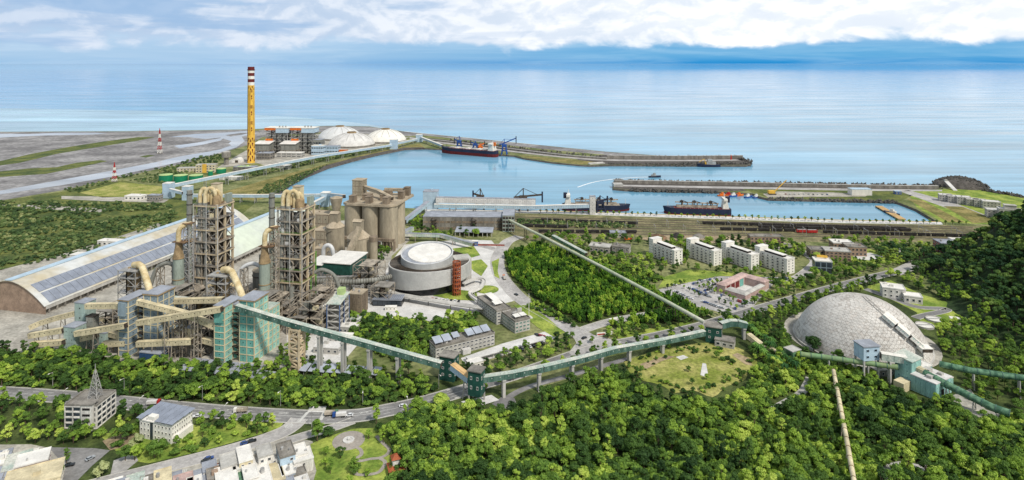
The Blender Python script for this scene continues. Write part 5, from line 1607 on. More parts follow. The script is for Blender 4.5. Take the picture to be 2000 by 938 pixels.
# ------------------------------------------------------------------ apartment blocks
def apartment(label,B):
 F=LF(B,-61)
 L,Wd,h=36.0,11.0,13.8
 u=Vector((0.478,-0.878,0))
 o=Vector(B)-u*L
 F=LF(o,math.degrees(math.atan2(u.y,u.x)))
 t=thing('apartment_block',label,'apartment block',F(L/2,Wd/2),'white apartment blocks')
 m=MB();m.box(F,6,L,0,Wd,-0.3,h);m.build('wall',M['white'],t)
 m=MB();m.box(F,0,6,-1,Wd,-0.3,h+4.5);m.build('stair_wing',M['white'],t)
 m=MB();m.box(F,-0.3,6.2,-1.3,Wd+0.3,h+4.5,h+5);m.build('wing_roof',M['roof_white'],t)
 m=MB();m.box(F,6,L+0.3,-0.3,Wd+0.3,h,h+0.4)
 for a in((6.2,L+0.3,-0.3,0.1),(6.2,L+0.3,Wd-0.1,Wd+0.3),(L,L+0.3,0.1,Wd-0.1)):
  m.box(F,*a,h+0.4,h+1.3)
 m.build('roof',M['roof_white'],t)
 m=MB();m.box(F,8,30,2,8,h+2.4,h+2.7);m.build('roof_shade',M['roof_white'],t)
 m=MB();m.box(F,8.5,29.5,2.4,7.6,h+0.4,h+2.2);m.build('dark_infill',M['dark'],t)  # dark box stands in for the dark underside of the roof panel
 bal=MB();bal.box(IDF,0,3.0,-1.2,0,0,0.18);bal.box(IDF,0,3.0,-1.3,-1.15,0.18,1.15);bal.box(IDF,0,0.15,-1.15,0,0.18,1.15);bal.box(IDF,2.85,3.0,-1.15,0,0.18,1.15)
 balm=_unit.setdefault('balcony',mesh_only(bal,'balcony',M['offwhite']))
 w=unit_window(M['white'],M['glass'])
 for k in range(5):
  for i in range(5):
   x=7.2+5.7*i
   place(balm,'balcony',t,F(x,0,0.5+2.7*k),math.radians(F.deg))
   place(w,'window',t,F(x+0.4,0,0.75+2.7*k),math.radians(F.deg),(2.2,1,1.7))
 fc=faces_of(F,0,L,0,Wd)
 grid_on(t,fc['right'],0.8,h,2,5,w,'window',0.28,0.5)
 grid_on(t,faces_of(F,0,6,-1,Wd)['front'],1,h+3,2,6,w,'window',0.3,0.4)
 keepF(F,L,Wd,1)
 return t
for i,(a,b)in enumerate(((1317,519),(1394,520),(1467,528),(1537,537))):
 apartment('white balconied apartment block, '+('leftmost of the four','second of the four from the left','third of the four from the left','rightmost of the four')[i],G(a,b))
F=LF(G(1613,537),12)
F=LF(G(1592,533),-14)
t=house('glass_office','small modern glass office with an orange roof frame by the highway','office',F,15,12,11,M['bluegrey'],M['roof_white'],2,3,2,unit_panel(M['glass'],None),0.6,None,('front','left','right'),0.85,0.8)
m=MB()
for a in((4,13,9,9.5),(4,13,11.6,12.1),(4,4.5,9.5,11.6),(12.5,13,9.5,11.6)):
 m.box(F,*a,12.4,14)
m.build('roof_frame',M['yellow'],t)
keepF(F,15,12,1)
# ------------------------------------------------------------------ courtyard visitor building
F,lx,ly=FB((1408,566),(1456,587),(1502,563))
t=thing('courtyard_house','low courtyard building with pink roofs and a teal mural','visitor building',F(lx/2,ly/2))
wd=8.0
for nm,(x0,x1,y0,y1)in(('a',(0,lx,ly-wd,ly)),('b',(lx-wd,lx,0,ly-wd)),('c',(0,wd,0,ly-wd)),('d',(wd,lx-wd,0,wd*0.6))):
 hh=7 if nm in 'ab' else 4.2
 m=MB();m.box(F,x0,x1,y0,y1,-0.3,hh);m.build('wall',M['pink'],t)
 m=MB();m.hexa([F(x0-.5,y0-.5,hh),F(x1+.5,y0-.5,hh),F(x1+.5,y1+.5,hh),F(x0-.5,y1+.5,hh)],[F(x0+1.5,y0+1.5,hh+1.3),F(x1-1.5,y0+1.5,hh+1.3),F(x1-1.5,y1-1.5,hh+1.3),F(x0+1.5,y1-1.5,hh+1.3)])
 m.build('roof',M['pink']if nm in 'ab' else M['concrete'],t)
grid_on(t,(F(2,ly-wd),math.radians(F.deg),lx-wd-4),0.5,6.5,4,1,unit_panel(M['maroon'],None),'arch_panel',0.8,0.9)
m=MB();m.box(F,lx-wd-9,lx-wd-3,ly-wd-0.4,ly-wd,0.5,6.5);m.build('mural',M['teal'],t)
m=MB();m.box(F,wd,lx-wd,wd*0.6,ly-wd,0.25,0.35);m.build('courtyard',M['concrete_pale'],t)
keepF(F,lx,ly,1)
# ------------------------------------------------------------------ big dome
DC,DR,DH=Vector((250,441,0)),43.5,32.5
RHO=(DR*DR+DH*DH)/(2*DH)
TH0=math.asin(DR/RHO)
def dome_pt(th,az,lift=0.0):
 r=(RHO+lift)*math.sin(th)
 return Vector((DC.x+r*math.cos(az),DC.y+r*math.sin(az),DH-RHO+(RHO+lift)*math.cos(th)))
def ray_dome(px_,py_,lift=0.0):
 o=Vector((0,0,CAMH));d=Vector(((px_-CX)/FPX,1.0,-(py_-HZ)/FPX)).normalized()
 c=Vector((DC.x,DC.y,DH-RHO));oc=o-c
 b=oc.dot(d);q=b*b-(oc.length_squared-(RHO+lift)**2)
 return o+d*(-b-math.sqrt(max(q,0)))
t=thing('storage_dome','huge grey geodesic storage dome clad in triangular panels','dome',DC)
m=MB();m.lathe(DC,[(DR+0.8,-0.3),(DR+0.8,1.6),(DR-0.2,1.6)],72);m.build('ring_wall',M['concrete'],t)
m=MB();m.lathe(DC,[(RHO*math.sin(TH0*(1-k/24)),DH-RHO+RHO*math.cos(TH0*(1-k/24)))for k in range(24)]+[(0.3,DH)],72)
m.build('shell',pm('dome_seam',S(120,113,104),0.2,0.1,0.9),t,smooth=True)
M['dome']=pm('dome_panel',S(202,197,189),0.2,0.035,0.75,fine=0.1,lo=0.3,hi=0.72)
M['dome2']=pm('dome_panel_dirty',S(190,183,174),0.2,0.05,0.8,fine=0.12)
rows=25
tri=[]
for k in range(rows):
 t0,t1=TH0*(1-k/rows),TH0*(1-(k+1)/rows)
 n=max(8,int(2*PI*RHO*math.sin((t0+t1)/2)/3.0))
 off=0.5*(k%2)
 for i in range(n):
  a0,a1,am=(i+off)/n*2*PI,(i+1+off)/n*2*PI,(i+0.5+off)/n*2*PI
  a2=(i+1.5+off)/n*2*PI
  for P in([(t0,a0),(t0,a1),(t1,am)],[(t1,am),(t0,a1),(t1,a2)]):
   tri.append([dome_pt(*q)for q in P])
def dome_tri(m,P):
 c=(P[0]+P[1]+P[2])/3
 nrm=(c-Vector((DC.x,DC.y,DH-RHO))).normalized()
 Q=[c+(p-c)*0.92+nrm*0.15 for p in P];B=[c+(p-c)*0.92-nrm*0.3 for p in P]
 n3=(Q[1]-Q[0]).cross(Q[2]-Q[0])
 if n3.dot(nrm)<0:
  Q[1],Q[2]=Q[2],Q[1];B[1],B[2]=B[2],B[1]
 m.add(Q+B,[(0,1,2),(0,3,4,1),(1,4,5,2),(2,5,3,0)])
def seen(P):
 c=(P[0]+P[1]+P[2])/3
 nrm=(c-Vector((DC.x,DC.y,DH-RHO))).normalized()
 d=Vector((0,0,CAMH))-c
 return nrm.dot(d.normalized())/d.length
order=sorted(range(len(tri)),key=lambda i:-seen(tri[i]))
r_=random.Random(5)
for i in order[:300]:
 m=MB();dome_tri(m,tri[i]);m.build('panel',M['dome']if r_.random()<0.75 else M['dome2'],t)
m=MB()
for i in order[300:]:
 m.mi=0 if r_.random()<0.75 else 1
 dome_tri(m,tri[i])
m.build('panel_field',[M['dome'],M['dome2']],t,kind='stuff')
a,b=ray_dome(1727,614,1.6),ray_dome(1800,676,1.6)
mid=[ray_dome(1727+(1800-1727)*f,614+(676-614)*f,2.2)for f in(0,0.33,0.66,1)]
gallery('dome_conveyor','white conveyor housing with teal side panes climbing the dome',mid+[D(1812,686,mid[-1].y-6)],7,2.4,M['white'],M['white'],3.2,win=M['teal_pale'])
p0=[ray_dome(1727-40*f,614-36*f,0.6)for f in(0,0.25,0.5,0.75,1)]
t=thing('dome_ladder','stepped rail track running to the crown of the dome','ladder',(p0[0].x,p0[0].y,0))
for s_ in(-1.2,1.2):
 m=MB();m.tube([q+Vector((s_,0,0))for q in p0],0.2,6);m.build('rail',M['concrete'],t)
m=MB()
for q in p0:
 m.beam(q+Vector((-1.2,0,0)),q+Vector((1.2,0,0)),0.25)
m.build('rung',M['concrete'],t)
# ------------------------------------------------------------------ crushing house below the dome
F=LF(G(1828,783),30)
t=thing('crushing_house','streaked teal crushing house with a stepped roof below the dome','crushing house',F(10,12))
tp=unit_panel(M['teal_wash'],None)
tp2=unit_panel(M['teal_wash'],M['glass'])
m=MB();m.box(F,0,18,0,14,-0.3,9.5);m.build('lower_wall',M['teal_wash'],t)
for x_,y_,s_ in((3,4,3),(9,8,4),(13,3,2.5)):
 m=MB();m.box(F,x_,x_+s_,y_,y_+s_,9.6,9.6+s_*0.7);m.build('roof_box',M['concrete'],t)
m=MB();m.box(F,-0.4,18.4,-0.4,14.2,9.5,10.1);m.build('lower_roof',M['concrete_pale'],t)
m=MB();m.box(F,1,12,14.2,24,-0.3,16.5);m.build('tower_wall',M['teal_wash'],t)
m=MB();m.hexa([F(0.3,13.4,16.5),F(12.7,13.4,16.5),F(12.7,24.8,16.5),F(0.3,24.8,16.5)],[F(0.3,13.4,17.0),F(12.7,13.4,17.0),F(12.7,24.8,18.2),F(0.3,24.8,18.2)]);m.build('tower_roof',M['gallery_roof'],t)
fc=faces_of(F,0,18,0,14)
grid_on(t,fc['front'],0,9,6,2,tp2,'panel',0.92,0.9);grid_on(t,fc['left'],0,9,5,1,tp,'panel',0.9,0.95)
fc=faces_of(F,1,12,14.2,24)
grid_on(t,fc['left'],0,16,2,4,tp2,'panel',0.94,0.9);grid_on(t,fc['front'],9.8,16,3,1,tp,'panel',0.94,0.9)
m=MB();m.box(F,6,9,-0.3,0.1,0,5);m.build('door',M['dark'],t)
m=MB();m.box(F,-8,-0.2,14,20,-0.3,5.5);m.build('annex',M['cream'],t)
keepF(F,20,26,2)
house('loading_shed','low white-roofed loading shed right of the crushing house','shed',F.at(20,4),9,16,4.5,M['teal_pale'],M['roof_white'],1,3,4,unit_panel(M['teal_pale'],None),0.2,None,('front','right'),0.9,0.85)
house('crusher_annex','grey flat roofed annex right of the streaked crushing house','annex',F.at(13,15),14,12,8,M['concrete'],M['roof_white'],2,4,3,unit_panel(M['teal_wash'],M['dark']),0.3,None,('front','right'),0.85,0.8,roofgear=3)
house('crusher_annex','low concrete annex under the stilt house','annex',LF(G(1712,738),10),13,8,4,M['concrete_dark'],M['concrete'],1,4,2,WIN_D,0.3,None,roofgear=2)
pa=D(1687,706,386)
F2=LF((pa.x,pa.y,0),8)
t=thing('stilt_house','pale blue transfer house on tall concrete stilts before the dome','transfer house',F2(5,4))
zb_=pa.z
m=MB();m.box(F2,0,11,0,9,zb_,zb_+8.6);m.build('wall',M['lightblue'],t)
m=MB();m.box(F2,-0.5,11.5,-0.5,9.5,zb_+8.6,zb_+9.2);m.build('roof',M['roof_grey'],t)
grid_on(t,faces_of(F2,0,11,0,9)['front'],zb_+0.5,zb_+8.3,2,2,unit_window(M['lightblue'],M['glass']),'window',0.4,0.4)
grid_on(t,faces_of(F2,0,11,0,9)['left'],zb_+0.2,zb_+8.4,2,2,unit_panel(M['lightblue'],None),'panel',0.94,0.94)
for x in(0.6,10.4):
 for y in(0.6,8.4):
  m=MB();m.box(F2,x-0.5,x+0.5,y-0.5,y+0.5,-0.3,zb_);m.build('stilt',M['concrete'],t)
gallery('short_gallery','pale green gallery from the stilt house to the crushing house',[D(1720,695,386),D(1770,703,382)],4,4,M['gallery_roof'],M['white'],4,(0.35,),M['concrete'],4,1.0)
tubeway('green_tube','fat weathered green tube descending right from the crushing house',[D(1806,729,376),D(1870,762,360),D(1938,796,346),D(1972,808,341)],2.1,M['midgreen'],M['gallery_green'],6,(0.3,0.62,0.86),M['concrete'],'green tube conveyors')
tubeway('green_tube','green tube leading right into the trees from behind the crushing house',[D(1836,711,388),D(1897,724,378),D(1996,738,368),D(2060,745,362)],1.8,M['midgreen'],M['gallery_green'],6,(0.3,0.7),M['concrete'],'green tube conveyors')
tubeway('green_tube','slim green and cream tube passing in front of the dome',[D(1564,692,402),D(1620,699,396),D(1690,709,388),D(1754,717,382)],1.6,pm('cream_green_tube',S(150,164,116),0.2,0.06,0.7,col2=S(112,146,104)),M['gallery_green'],6,(0.3,0.7),M['concrete'],'green tube conveyors')
gallery('cream_cover','cream box gallery joining the crushing house to the fat green tube',[D(1776,716,386),D(1808,730,376)],4.4,4.2,M['cream'],M['cream'],4)
house('drive_house','small green drive house with grey roof left of the dome conveyor','drive house',LF(G(1548,712),25),8,7,8,M['midgreen'],M['concrete'],2,2,2,unit_panel(M['midgreen'],M['glass']),0.2,None,('front','left'),0.9,0.9)
gallery('cream_gallery','long cream roofed gallery among the palms left of the dome',[D(1462,656,436),D(1487,676,424),D(1530,697,412)],3.6,3.4,M['cream'],M['cream'],4.5,(0.4,0.8),M['concrete'])
tubeway('white_pipe_conveyor','long slim cream pipe conveyor running down to the bottom edge',[G(1628,724,10),G(1638,776,9),G(1652,850,9),G(1668,940,9),G(1676,980,9)],1.15,M['cream'],M['rust'],8,(0.1,0.3,0.5,0.7,0.9),M['steel'],None,1.1)
house('treatment_house','two storey white treatment house with flat roofs, the larger one','treatment house',LF(G(1745,583),-22).at(-8,0),17,13,8,M['offwhite'],M['roof_white'],2,4,3,WIN_W,0.5,'treatment houses',('front','right','left'),0.4,0.45,roofgear=2)
house('treatment_house','single storey white treatment house, the smaller one near the hedges','treatment house',LF(G(1772,592),-22).at(-2,0),13,10,5.5,M['offwhite'],M['roof_white'],1,3,2,WIN_W,0.5,'treatment houses',('front','right','left'),0.5,0.5)
for a,b,lab in((1826,626,'round settling tank nearer the treatment road'),(1806,638,'round settling tank nearer the dome')):
 c=G(a,b)
 t=thing('settling_tank',lab,'tank',c,'round settling tanks')
 m=MB();ring_wall(m,c,6.2,lambda q:-0.3,lambda q:1.5,40,0.5);m.build('wall',M['concrete'],t)
 m=MB();m.lathe(c,[(5.6,0.2),(5.6,0.9)],40);m.build('water',M['roof_white'],t)
 m=MB();m.beam(c+Vector((-5.8,0,1.7)),c+Vector((5.8,0,1.7)),0.5,0.3);m.build('bridge',M['steel_grey'],t)
 BLD_KEEP.append((c.x,c.y,7))
for i in range(7):
 p=G(1868+5*i,607+2.2*i)
 F=LF(p,-24)
 t=thing('aeration_basin','narrow concrete basin in the row of basins by the treatment yard','basin',F(0.8,5),'concrete basins')
 m=MB();m.box(F,0,0.4,0,11,-0.3,1.2);m.box(F,1.6,2.0,0,11,-0.3,1.2);m.box(F,0.4,1.6,0,0.4,-0.3,1.2);m.box(F,0.4,1.6,10.6,11,-0.3,1.2);m.build('wall',M['concrete_pale'],t)
 m=MB();m.box(F,0.4,1.6,0.4,10.6,0.1,0.7);m.build('sludge',M['concrete_dark'],t)
house('pump_cabin','small white pump cabin beside the settling tanks','cabin',LF(G(1858,634),-20),6,5,4,M['white'],M['roof_white'],1,2,1,WIN_W,0.2)
# ------------------------------------------------------------------ buildings by the railway and on the right
for lab,a,w,d,h,deg,wall,roof,fl,nx in(('long low brown railway building with parapet roof beyond the apartments',(1466,477),36,10,8,-2,M['brown_tile'],M['concrete_dark'],2,9),('brown tiled school block with white roof deck, farthest of the complex',(1628,492),20,14,9,-8,M['brown_tile'],M['roof_white'],2,5),('brown tiled block with terrace at the centre of the complex',(1612,508),24,14,9,-12,M['brown_tile'],M['concrete'],3,6),('dark brown tiled block at the left of the complex',(1583,504),18,13,8,-8,M['silo_dark'],M['concrete_dark'],2,4),('brown tiled hall at the right of the complex',(1655,500),19,15,9,-8,M['brown_tile'],M['concrete_dark'],2,5),('brick red two storey building at the foot of the hill',(1838,497),22,16,11,-8,M['brick'],M['roof_grey'],3,5),('grey flat building right of the brick red one',(1868,488),22,16,8,-8,M['concrete'],M['roof_white'],2,5),('low grey roofed workshop left of the apartments near the tube',(1150,492),22,14,6,-20,M['concrete_dark'],M['concrete'],1,4),('grey tiled old house left of the first apartment block',(1195,495),18,12,7,-20,M['concrete_dark'],M['concrete_dark'],2,4),('small white house near the railway with a red truck beside',(1192,464),18,9,5,-3,M['concrete'],M['roof_grey'],1,4),):
 F=LF(G(*a),deg)
 house('brown_building' if 'brown' in lab else 'brick_building' if 'brick' in lab else 'low_building',lab,'building',F,w,d,h,wall,roof,fl,nx,3,WIN_B if 'brown' in lab else WIN_D,0.7,None,('front','left','right'),0.62,0.5,roofgear=2)
 keepF(F,w,d,1)
p=G(1757,502)
t=thing('obelisk','slim white obelisk on the monument lawn','monument',p)
m=MB();F=LF(p,10);m.hexa([F(-0.9,-0.9,0),F(0.9,-0.9,0),F(0.9,0.9,0),F(-0.9,0.9,0)],[F(-0.5,-0.5,8.5),F(0.5,-0.5,8.5),F(0.5,0.5,8.5),F(-0.5,0.5,8.5)]);m.build('shaft',M['white'],t)
m=MB();m.box(F,-1.8,1.8,-1.8,1.8,-0.3,0.5);m.build('plinth',M['concrete_pale'],t)
for k,(a,b,w,h)in enumerate(((1835,393,16,9),(1852,396,16,9),(1870,399,16,10),(1888,402,15,9),(1903,404,15,9),(1920,408,20,10),(1928,425,24,10),(1952,430,26,14),(1985,434,26,9))):
 F=LF(G(a,b),-25)
 lab=['grey terrace house by the eastern shore, nearest the breakwater head','grey terrace house by the eastern shore, second from the breakwater head','grey terrace house by the eastern shore, third from the breakwater head','grey terrace house by the eastern shore, fourth from the breakwater head','grey terrace house by the eastern shore, fifth from the breakwater head','grey terrace house by the eastern shore at the end of the row','pale harbour office beside the dry field','taller harbour office with a stepped top above the hill edge','low harbour office at the right edge above the hill'][k]
 t=house('shore_house',lab,'house',F,w,12,h,M['concrete'],M['concrete_pale'],3,5,3,WIN_D,0.5,'houses on the eastern shore',('front','left'),0.6,0.45,roofgear=1)
 if k==7:
  m=MB();m.box(F,6,18,2,10,h+0.35,h+5);m.box(F,5.4,18.6,1.4,10.6,h+5,h+5.6);m.build('upper_storey',M['concrete'],t)
# ------------------------------------------------------------------ railway yard
YL=[((1000,424),(1900,444.5)),((1000,428),(1905,448)),((1000,433),(1905,452)),((1000,437),(1905,454.5)),((1010,443),(1905,458)),((1030,450),(1905,463)),((1040,455),(1905,466.5))]
for i,(a,b)in enumerate(YL):
 p,q=G(*a),G(*b)
 m=MB();ribbon(m,[p,q],1.9,-1.9,0.12+0.004*i)
 o=tag(m.build('railway_track',M['ballast']),kind='structure')
 for s_ in(0.72,-0.72):
  m=MB();n_=side([p,q],0)*s_;m.beam(p+n_+Vector((0,0,0.25)),q+n_+Vector((0,0,0.25)),0.12,0.2);m.build('rail',M['rail'],o)
wm=MB();wm.hexa([Vector((-6.2,-1.4,1.1)),Vector((6.2,-1.4,1.1)),Vector((6.2,1.4,1.1)),Vector((-6.2,1.4,1.1))],[Vector((-6.6,-1.5,3.4)),Vector((6.6,-1.5,3.4)),Vector((6.6,1.5,3.4)),Vector((-6.6,1.5,3.4))])
for x in(-4.4,4.4):
 wm.box(IDF,x-1.6,x+1.6,-1.1,1.1,0.3,1.1)
wag=mesh_only(wm,'wagon',M['coal'])
lm=MB();lm.mi=1
for k in range(5):
 lm.lathe(Vector((-4.8+2.4*k,0,3.3)),[(1.3,0),(0.2,0.6)],8)
load=mesh_only(lm,'coal_load',[M['coal'],M['coal']])
for lab,a,b in(('long dark coal train on the seaward tracks',(1371,438.5),(1770,449.5)),('dark wagon rake behind the long tube conveyor',(1055,432),(1248,439)),('dark wagon rake nearest the tube conveyor',(1020,443.5),(1112,446)),('dark wagon rake on the near track left of the loco',(1050,454.5),(1245,456)),('dark wagon rake left of the red locomotive',(1405,450),(1555,453)),('long grey wagon rake right of the red locomotive',(1606,456),(1900,464)),('short dark rake between the seaward tracks',(1480,446),(1600,449)),('second long dark rake beside the coal train',(1560,447.5),(1780,452.5))):
 p,q=G(*a),G(*b)
 d=q-p
 t=thing('freight_train',lab,'train',p,'freight trains')
 n=int(d.length/14)
 rz=math.atan2(d.y,d.x)
 for i in range(n):
  o=place(wag,'wagon',t,p+d*((i+0.5)/n)+Vector((0,0,0.2)),rz)
  l_=bpy.data.objects.new('coal_load',load);COL.objects.link(l_);l_.parent=o
for lab,a in(('red electric locomotive, left one of the coupled pair',(1566,455)),('red electric locomotive, right one of the coupled pair',(1586,455.7))):
 p=G(*a);F=LF(p,-2)
 t=thing('locomotive',lab,'locomotive',p,'red locomotives')
 m=MB();m.box(F,-6,6,-1.4,1.4,1.0,3.9);m.build('body',M['red'],t)
 m=MB();m.box(F,-5,5,-1.2,1.2,3.9,4.3);m.build('roof',M['steel_grey'],t)
 m=MB();m.box(F,-5.5,-4,-1.46,1.46,2.6,3.4);m.box(F,4,5.5,-1.46,1.46,2.6,3.4);m.build('cab_window',M['glass'],t)
 m=MB();m.box(F,-5,-1.5,-1.1,1.1,0.25,1.0);m.box(F,1.5,5,-1.1,1.1,0.25,1.0);m.build('bogie',M['steel_dark'],t)
mm=MB();mm.cyl((0,0,-0.3),(0,0,9),0.22,0.16,8);mast_me=mesh_only(mm,'mast',M['steel_grey'])
mm=MB();mm.beam((0,0,7.6),(0,-9,7.6),0.3,0.5);mm.beam((0,0,8.8),(0,-5,7.7),0.15);mm.cyl((0,-9,7.5),(0,-9,-0.3),0.18,n=6);arm_me=mesh_only(mm,'gantry_arm',M['steel_grey'])
for row,(a,b)in enumerate((((1040,436),(1890,456)),((1080,447),(1900,464)))):
 p,q=G(*a),G(*b)
 for i in range(14):
  w_=p.lerp(q,(i+0.5)/14)
  t=thing('catenary_mast',('slim grey catenary gantry on the seaward side of the yard','slim grey catenary gantry on the landward side of the yard')[row],'mast',w_,('seaward catenary gantries','landward catenary gantries')[row])
  place(mast_me,'mast',t,w_);place(arm_me,'gantry_arm',t,w_)
for a,b,r,lab,mt in((1285,464,11,'dark brown stockpile left of the railway building',M['rust']),(1322,462,9,'grey brown stockpile beside the dark one',M['coal']),(1365,463,8,'small grey stockpile nearest the railway building',M['concrete_dark'])):
 c=G(a,b)
 m=MB();n=18;r2=random.Random(a)
 prof=[(r,-0.2),(r*0.8,1.0),(r*0.5,2.6),(r*0.2,3.6)]
 m.lathe(c,prof,n)
 m.v=[(x+r2.uniform(-.8,.8),y+r2.uniform(-.8,.8),z+(r2.uniform(-.3,.3)if z>0 else 0))for x,y,z in m.v]
 tag(m.build('stockpile',mt,smooth=True),lab,'stockpile','stockpiles by the railway')
# ------------------------------------------------------------------ quay buildings
F=LF(G(826,449),-1.5)
wh=house('quay_warehouse','long weathered concrete warehouse with pale roof beside the railway','warehouse',F,106,26,15.5,M['concrete_dark'],M['roof_grey'],2,16,2,unit_panel(M['concrete_dark'],M['silo_dark'],(0.06,0.94,0.04,0.4)),0.3,None,('front','right'),0.97,0.96)
for x in(12,60,92):
 m=MB()
 for k in range(4):
  m.beam(F(x,-1.2,3.6*k),F(x+5,-1.2,3.6*k+1.8),1.2,0.25);m.beam(F(x+5,-2.2,3.6*k+1.8),F(x,-2.2,3.6*k+3.6),1.2,0.25)
  m.box(F,x-1.4,x,-2.8,0,3.6*k+3.5,3.6*k+3.7)
 m.build('outside_stair',M['steel_dark'],wh)
F2=F.at(96,-6)
house('end_house','tall greenish end house of the long concrete warehouse','plant building',F2,14,32,19,M['seafoam'],M['roof_grey'],4,4,5,unit_panel(M['concrete_dark'],M['dark'],(0.1,0.9,0.15,0.7)),0.3,None,('front','right'),0.9,0.8)
F=LF(G(888,462),-4)
t=thing('open_shed','low open sided shed in front of the concrete warehouse','shed',F(20,6))
m=MB();m.hexa([F(0,0,5),F(44,0,5),F(44,16,7),F(0,16,7)],[F(0,0,5.4),F(44,0,5.4),F(44,16,7.4),F(0,16,7.4)]);m.build('roof',M['roof_grey'],t)
for i in range(9):
 m=MB();m.box(F,0.3+5.3*i,0.9+5.3*i,0.5,1.1,-0.3,5);m.box(F,0.3+5.3*i,0.9+5.3*i,15,15.6,-0.3,6.8);m.build('post',M['concrete'],t)
m=MB();m.box(F,2,42,14,15,-0.3,6.5);m.build('back_wall',M['concrete_dark'],t)
house('blue_kiosk','small blue kiosk at the works crossing below the warehouse','kiosk',LF(G(922,481),-5),6,5,5,M['crane_blue'],M['roof_white'],1,2,1,WIN_W,0.1)
F=LF(G(932,480),-3)
t=thing('brick_wall','low red brick wall beside the works crossing','wall',F(15,0));m=MB();m.box(F,0,30,0,1,-0.2,1.8);m.build('wall',M['brick'],t);m=MB();m.box(F,-0.1,30.1,-0.1,1.1,1.8,2.0);m.build('coping',M['concrete'],t)
F=LF(G(826,409.5),-1)
house('loading_head_house','pale blue head house of the double ship loading gallery','head house',F,20,16,24,M['lightblue'],M['roof_grey'],4,3,2,unit_panel(M['lightblue'],None),0.3,None,('front','right'),0.94,0.94,roofgear=1)
m_=None
Yq=838
gallery('loading_gallery','upper deck of the double ship loading gallery with an open window strip',[D(852,390,Yq),D(1046,394,Yq-8)],7,7.5,M['concrete_pale'],M['roof_grey'],6,(0.2,0.4,0.6,0.8),M['steel_grey'],8,0.6,M['dark'],'ship loading galleries')
gallery('loading_gallery','lower deck of the ship loading gallery reaching the slim quay tower',[D(848,402,Yq-12),D(1046,405,Yq-20),D(1156,402,Yq-24)],5,4.5,M['lightblue'],M['roof_white'],6,(0.1,0.25,0.4,0.55,0.68,0.78,0.9),M['steel_grey'],6,0.6,M['glass'],'ship loading galleries')
house('quay_tower','slim pale tower on the quay where the loading gallery ends','tower',LF(G(1152,420),-1),7.5,7,24,M['concrete_pale'],M['roof_grey'],5,1,1,unit_panel(M['concrete_pale'],M['dark']),0.3,None,('front','right'),0.92,0.92)
gallery('inclined_gallery','pale inclined gallery climbing from the silos to the loading head house',[D(790,433,760),D(836,396,828)],5.5,4.5,M['lightblue'],M['roof_grey'],5,(0.3,0.6,0.85),M['steel_grey'],6,0.6)
gallery('low_conveyor','low grey conveyor from the silo block towards the works crossing',[D(778,458,690),D(860,460,690),D(925,478,660)],4,3.4,M['gallery_roof'],M['roof_grey'],5,(0.2,0.45,0.7),M['steel'])
gallery('silo_gallery','green trimmed gallery leaving the foot of the silo block',[D(740,476,655),D(778,462,690),D(805,447,720)],5,4.5,M['gallery_roof'],M['roof_grey'],5,(0.3,0.6,0.85),M['concrete_dark'],6,0.8)
# ------------------------------------------------------------------ light blue galleries to the power station
house('blue_transfer_tower','pale blue transfer tower at the near end of the power station conveyor','transfer tower',LF(G(317,388),-4),12,12,22,M['lightblue'],M['roof_white'],4,2,2,unit_panel(M['lightblue'],None),0.2,'pale blue transfer towers',('front','right'),0.94,0.94)
house('blue_transfer_tower','pale blue transfer tower behind the left preheater tower','transfer tower',LF(G(355,392),-4),11,11,20,M['lightblue'],M['roof_white'],4,2,2,unit_panel(M['lightblue'],None),0.2,'pale blue transfer towers',('front','right'),0.94,0.94)
house('blue_transfer_tower','pale blue transfer tower at the water left of the silo head tower','transfer tower',LF(G(626,404),-4),11,11,19,M['lightblue'],M['roof_white'],4,2,2,unit_panel(M['lightblue'],None),0.2,'pale blue transfer towers',('front','right'),0.94,0.94)
house('blue_transfer_tower','pale blue transfer tower by the coal domes','transfer tower',LF(G(761,292),-4),16,14,22,M['lightblue'],M['roof_white'],4,2,2,unit_panel(M['lightblue'],None),0.2,'pale blue transfer towers',('front','right'),0.94,0.94)
house('blue_transfer_tower','pale blue transfer tower beyond the coal domes at the jetty','transfer tower',LF(G(812,278),-4),15,14,19,M['lightblue'],M['roof_white'],4,2,2,unit_panel(M['lightblue'],None),0.2,'pale blue transfer towers',('front','right'),0.94,0.94)
gallery('coal_conveyor','very long pale blue conveyor from the plant past the power station',[D(328,365,915),D(450,340,1020),D(620,306,1225),D(764,284,1430)],5,4.5,M['lightblue'],M['roof_white'],9,[0.04+0.075*i for i in range(13)],M['steel_grey'],6,0.7,M['steel_grey'],'pale blue conveyors')
gallery('coal_conveyor','pale blue conveyor between the coal domes and the jetty tower',[D(772,281,1432),D(818,272,1570)],5,4.5,M['lightblue'],M['roof_white'],8,(0.3,0.7),M['steel_grey'],6,0.7,None,'pale blue conveyors')
gallery('coal_conveyor','pale blue conveyor sloping from the jetty tower to the bulk carrier berth',[D(822,269,1560),D(864,285,1440)],5,4.5,M['lightblue'],M['roof_white'],8,(0.3,0.6,0.85),M['steel_grey'],6,0.7,None,'pale blue conveyors')
gallery('coal_conveyor','short pale blue conveyor joining the two left transfer towers',[D(332,371,905),D(357,377,895)],4,4,M['lightblue'],M['roof_white'],7,(),M['steel_grey'],6,0.7,None,'pale blue conveyors')
gallery('coal_conveyor','level pale blue conveyor passing behind both preheater towers',[D(372,382,890),D(500,383,880),D(628,382,868)],4,4,M['lightblue'],M['roof_white'],8,[0.06+0.11*i for i in range(9)],M['steel_grey'],6,0.7,None,'pale blue conveyors')
gallery('coal_conveyor','pale blue conveyor from the waterside tower to the silo head tower',[D(642,380,866),D(672,384,720)],4,4,M['lightblue'],M['roof_white'],8,(0.2,0.6),M['steel_grey'],6,0.7,None,'pale blue conveyors')
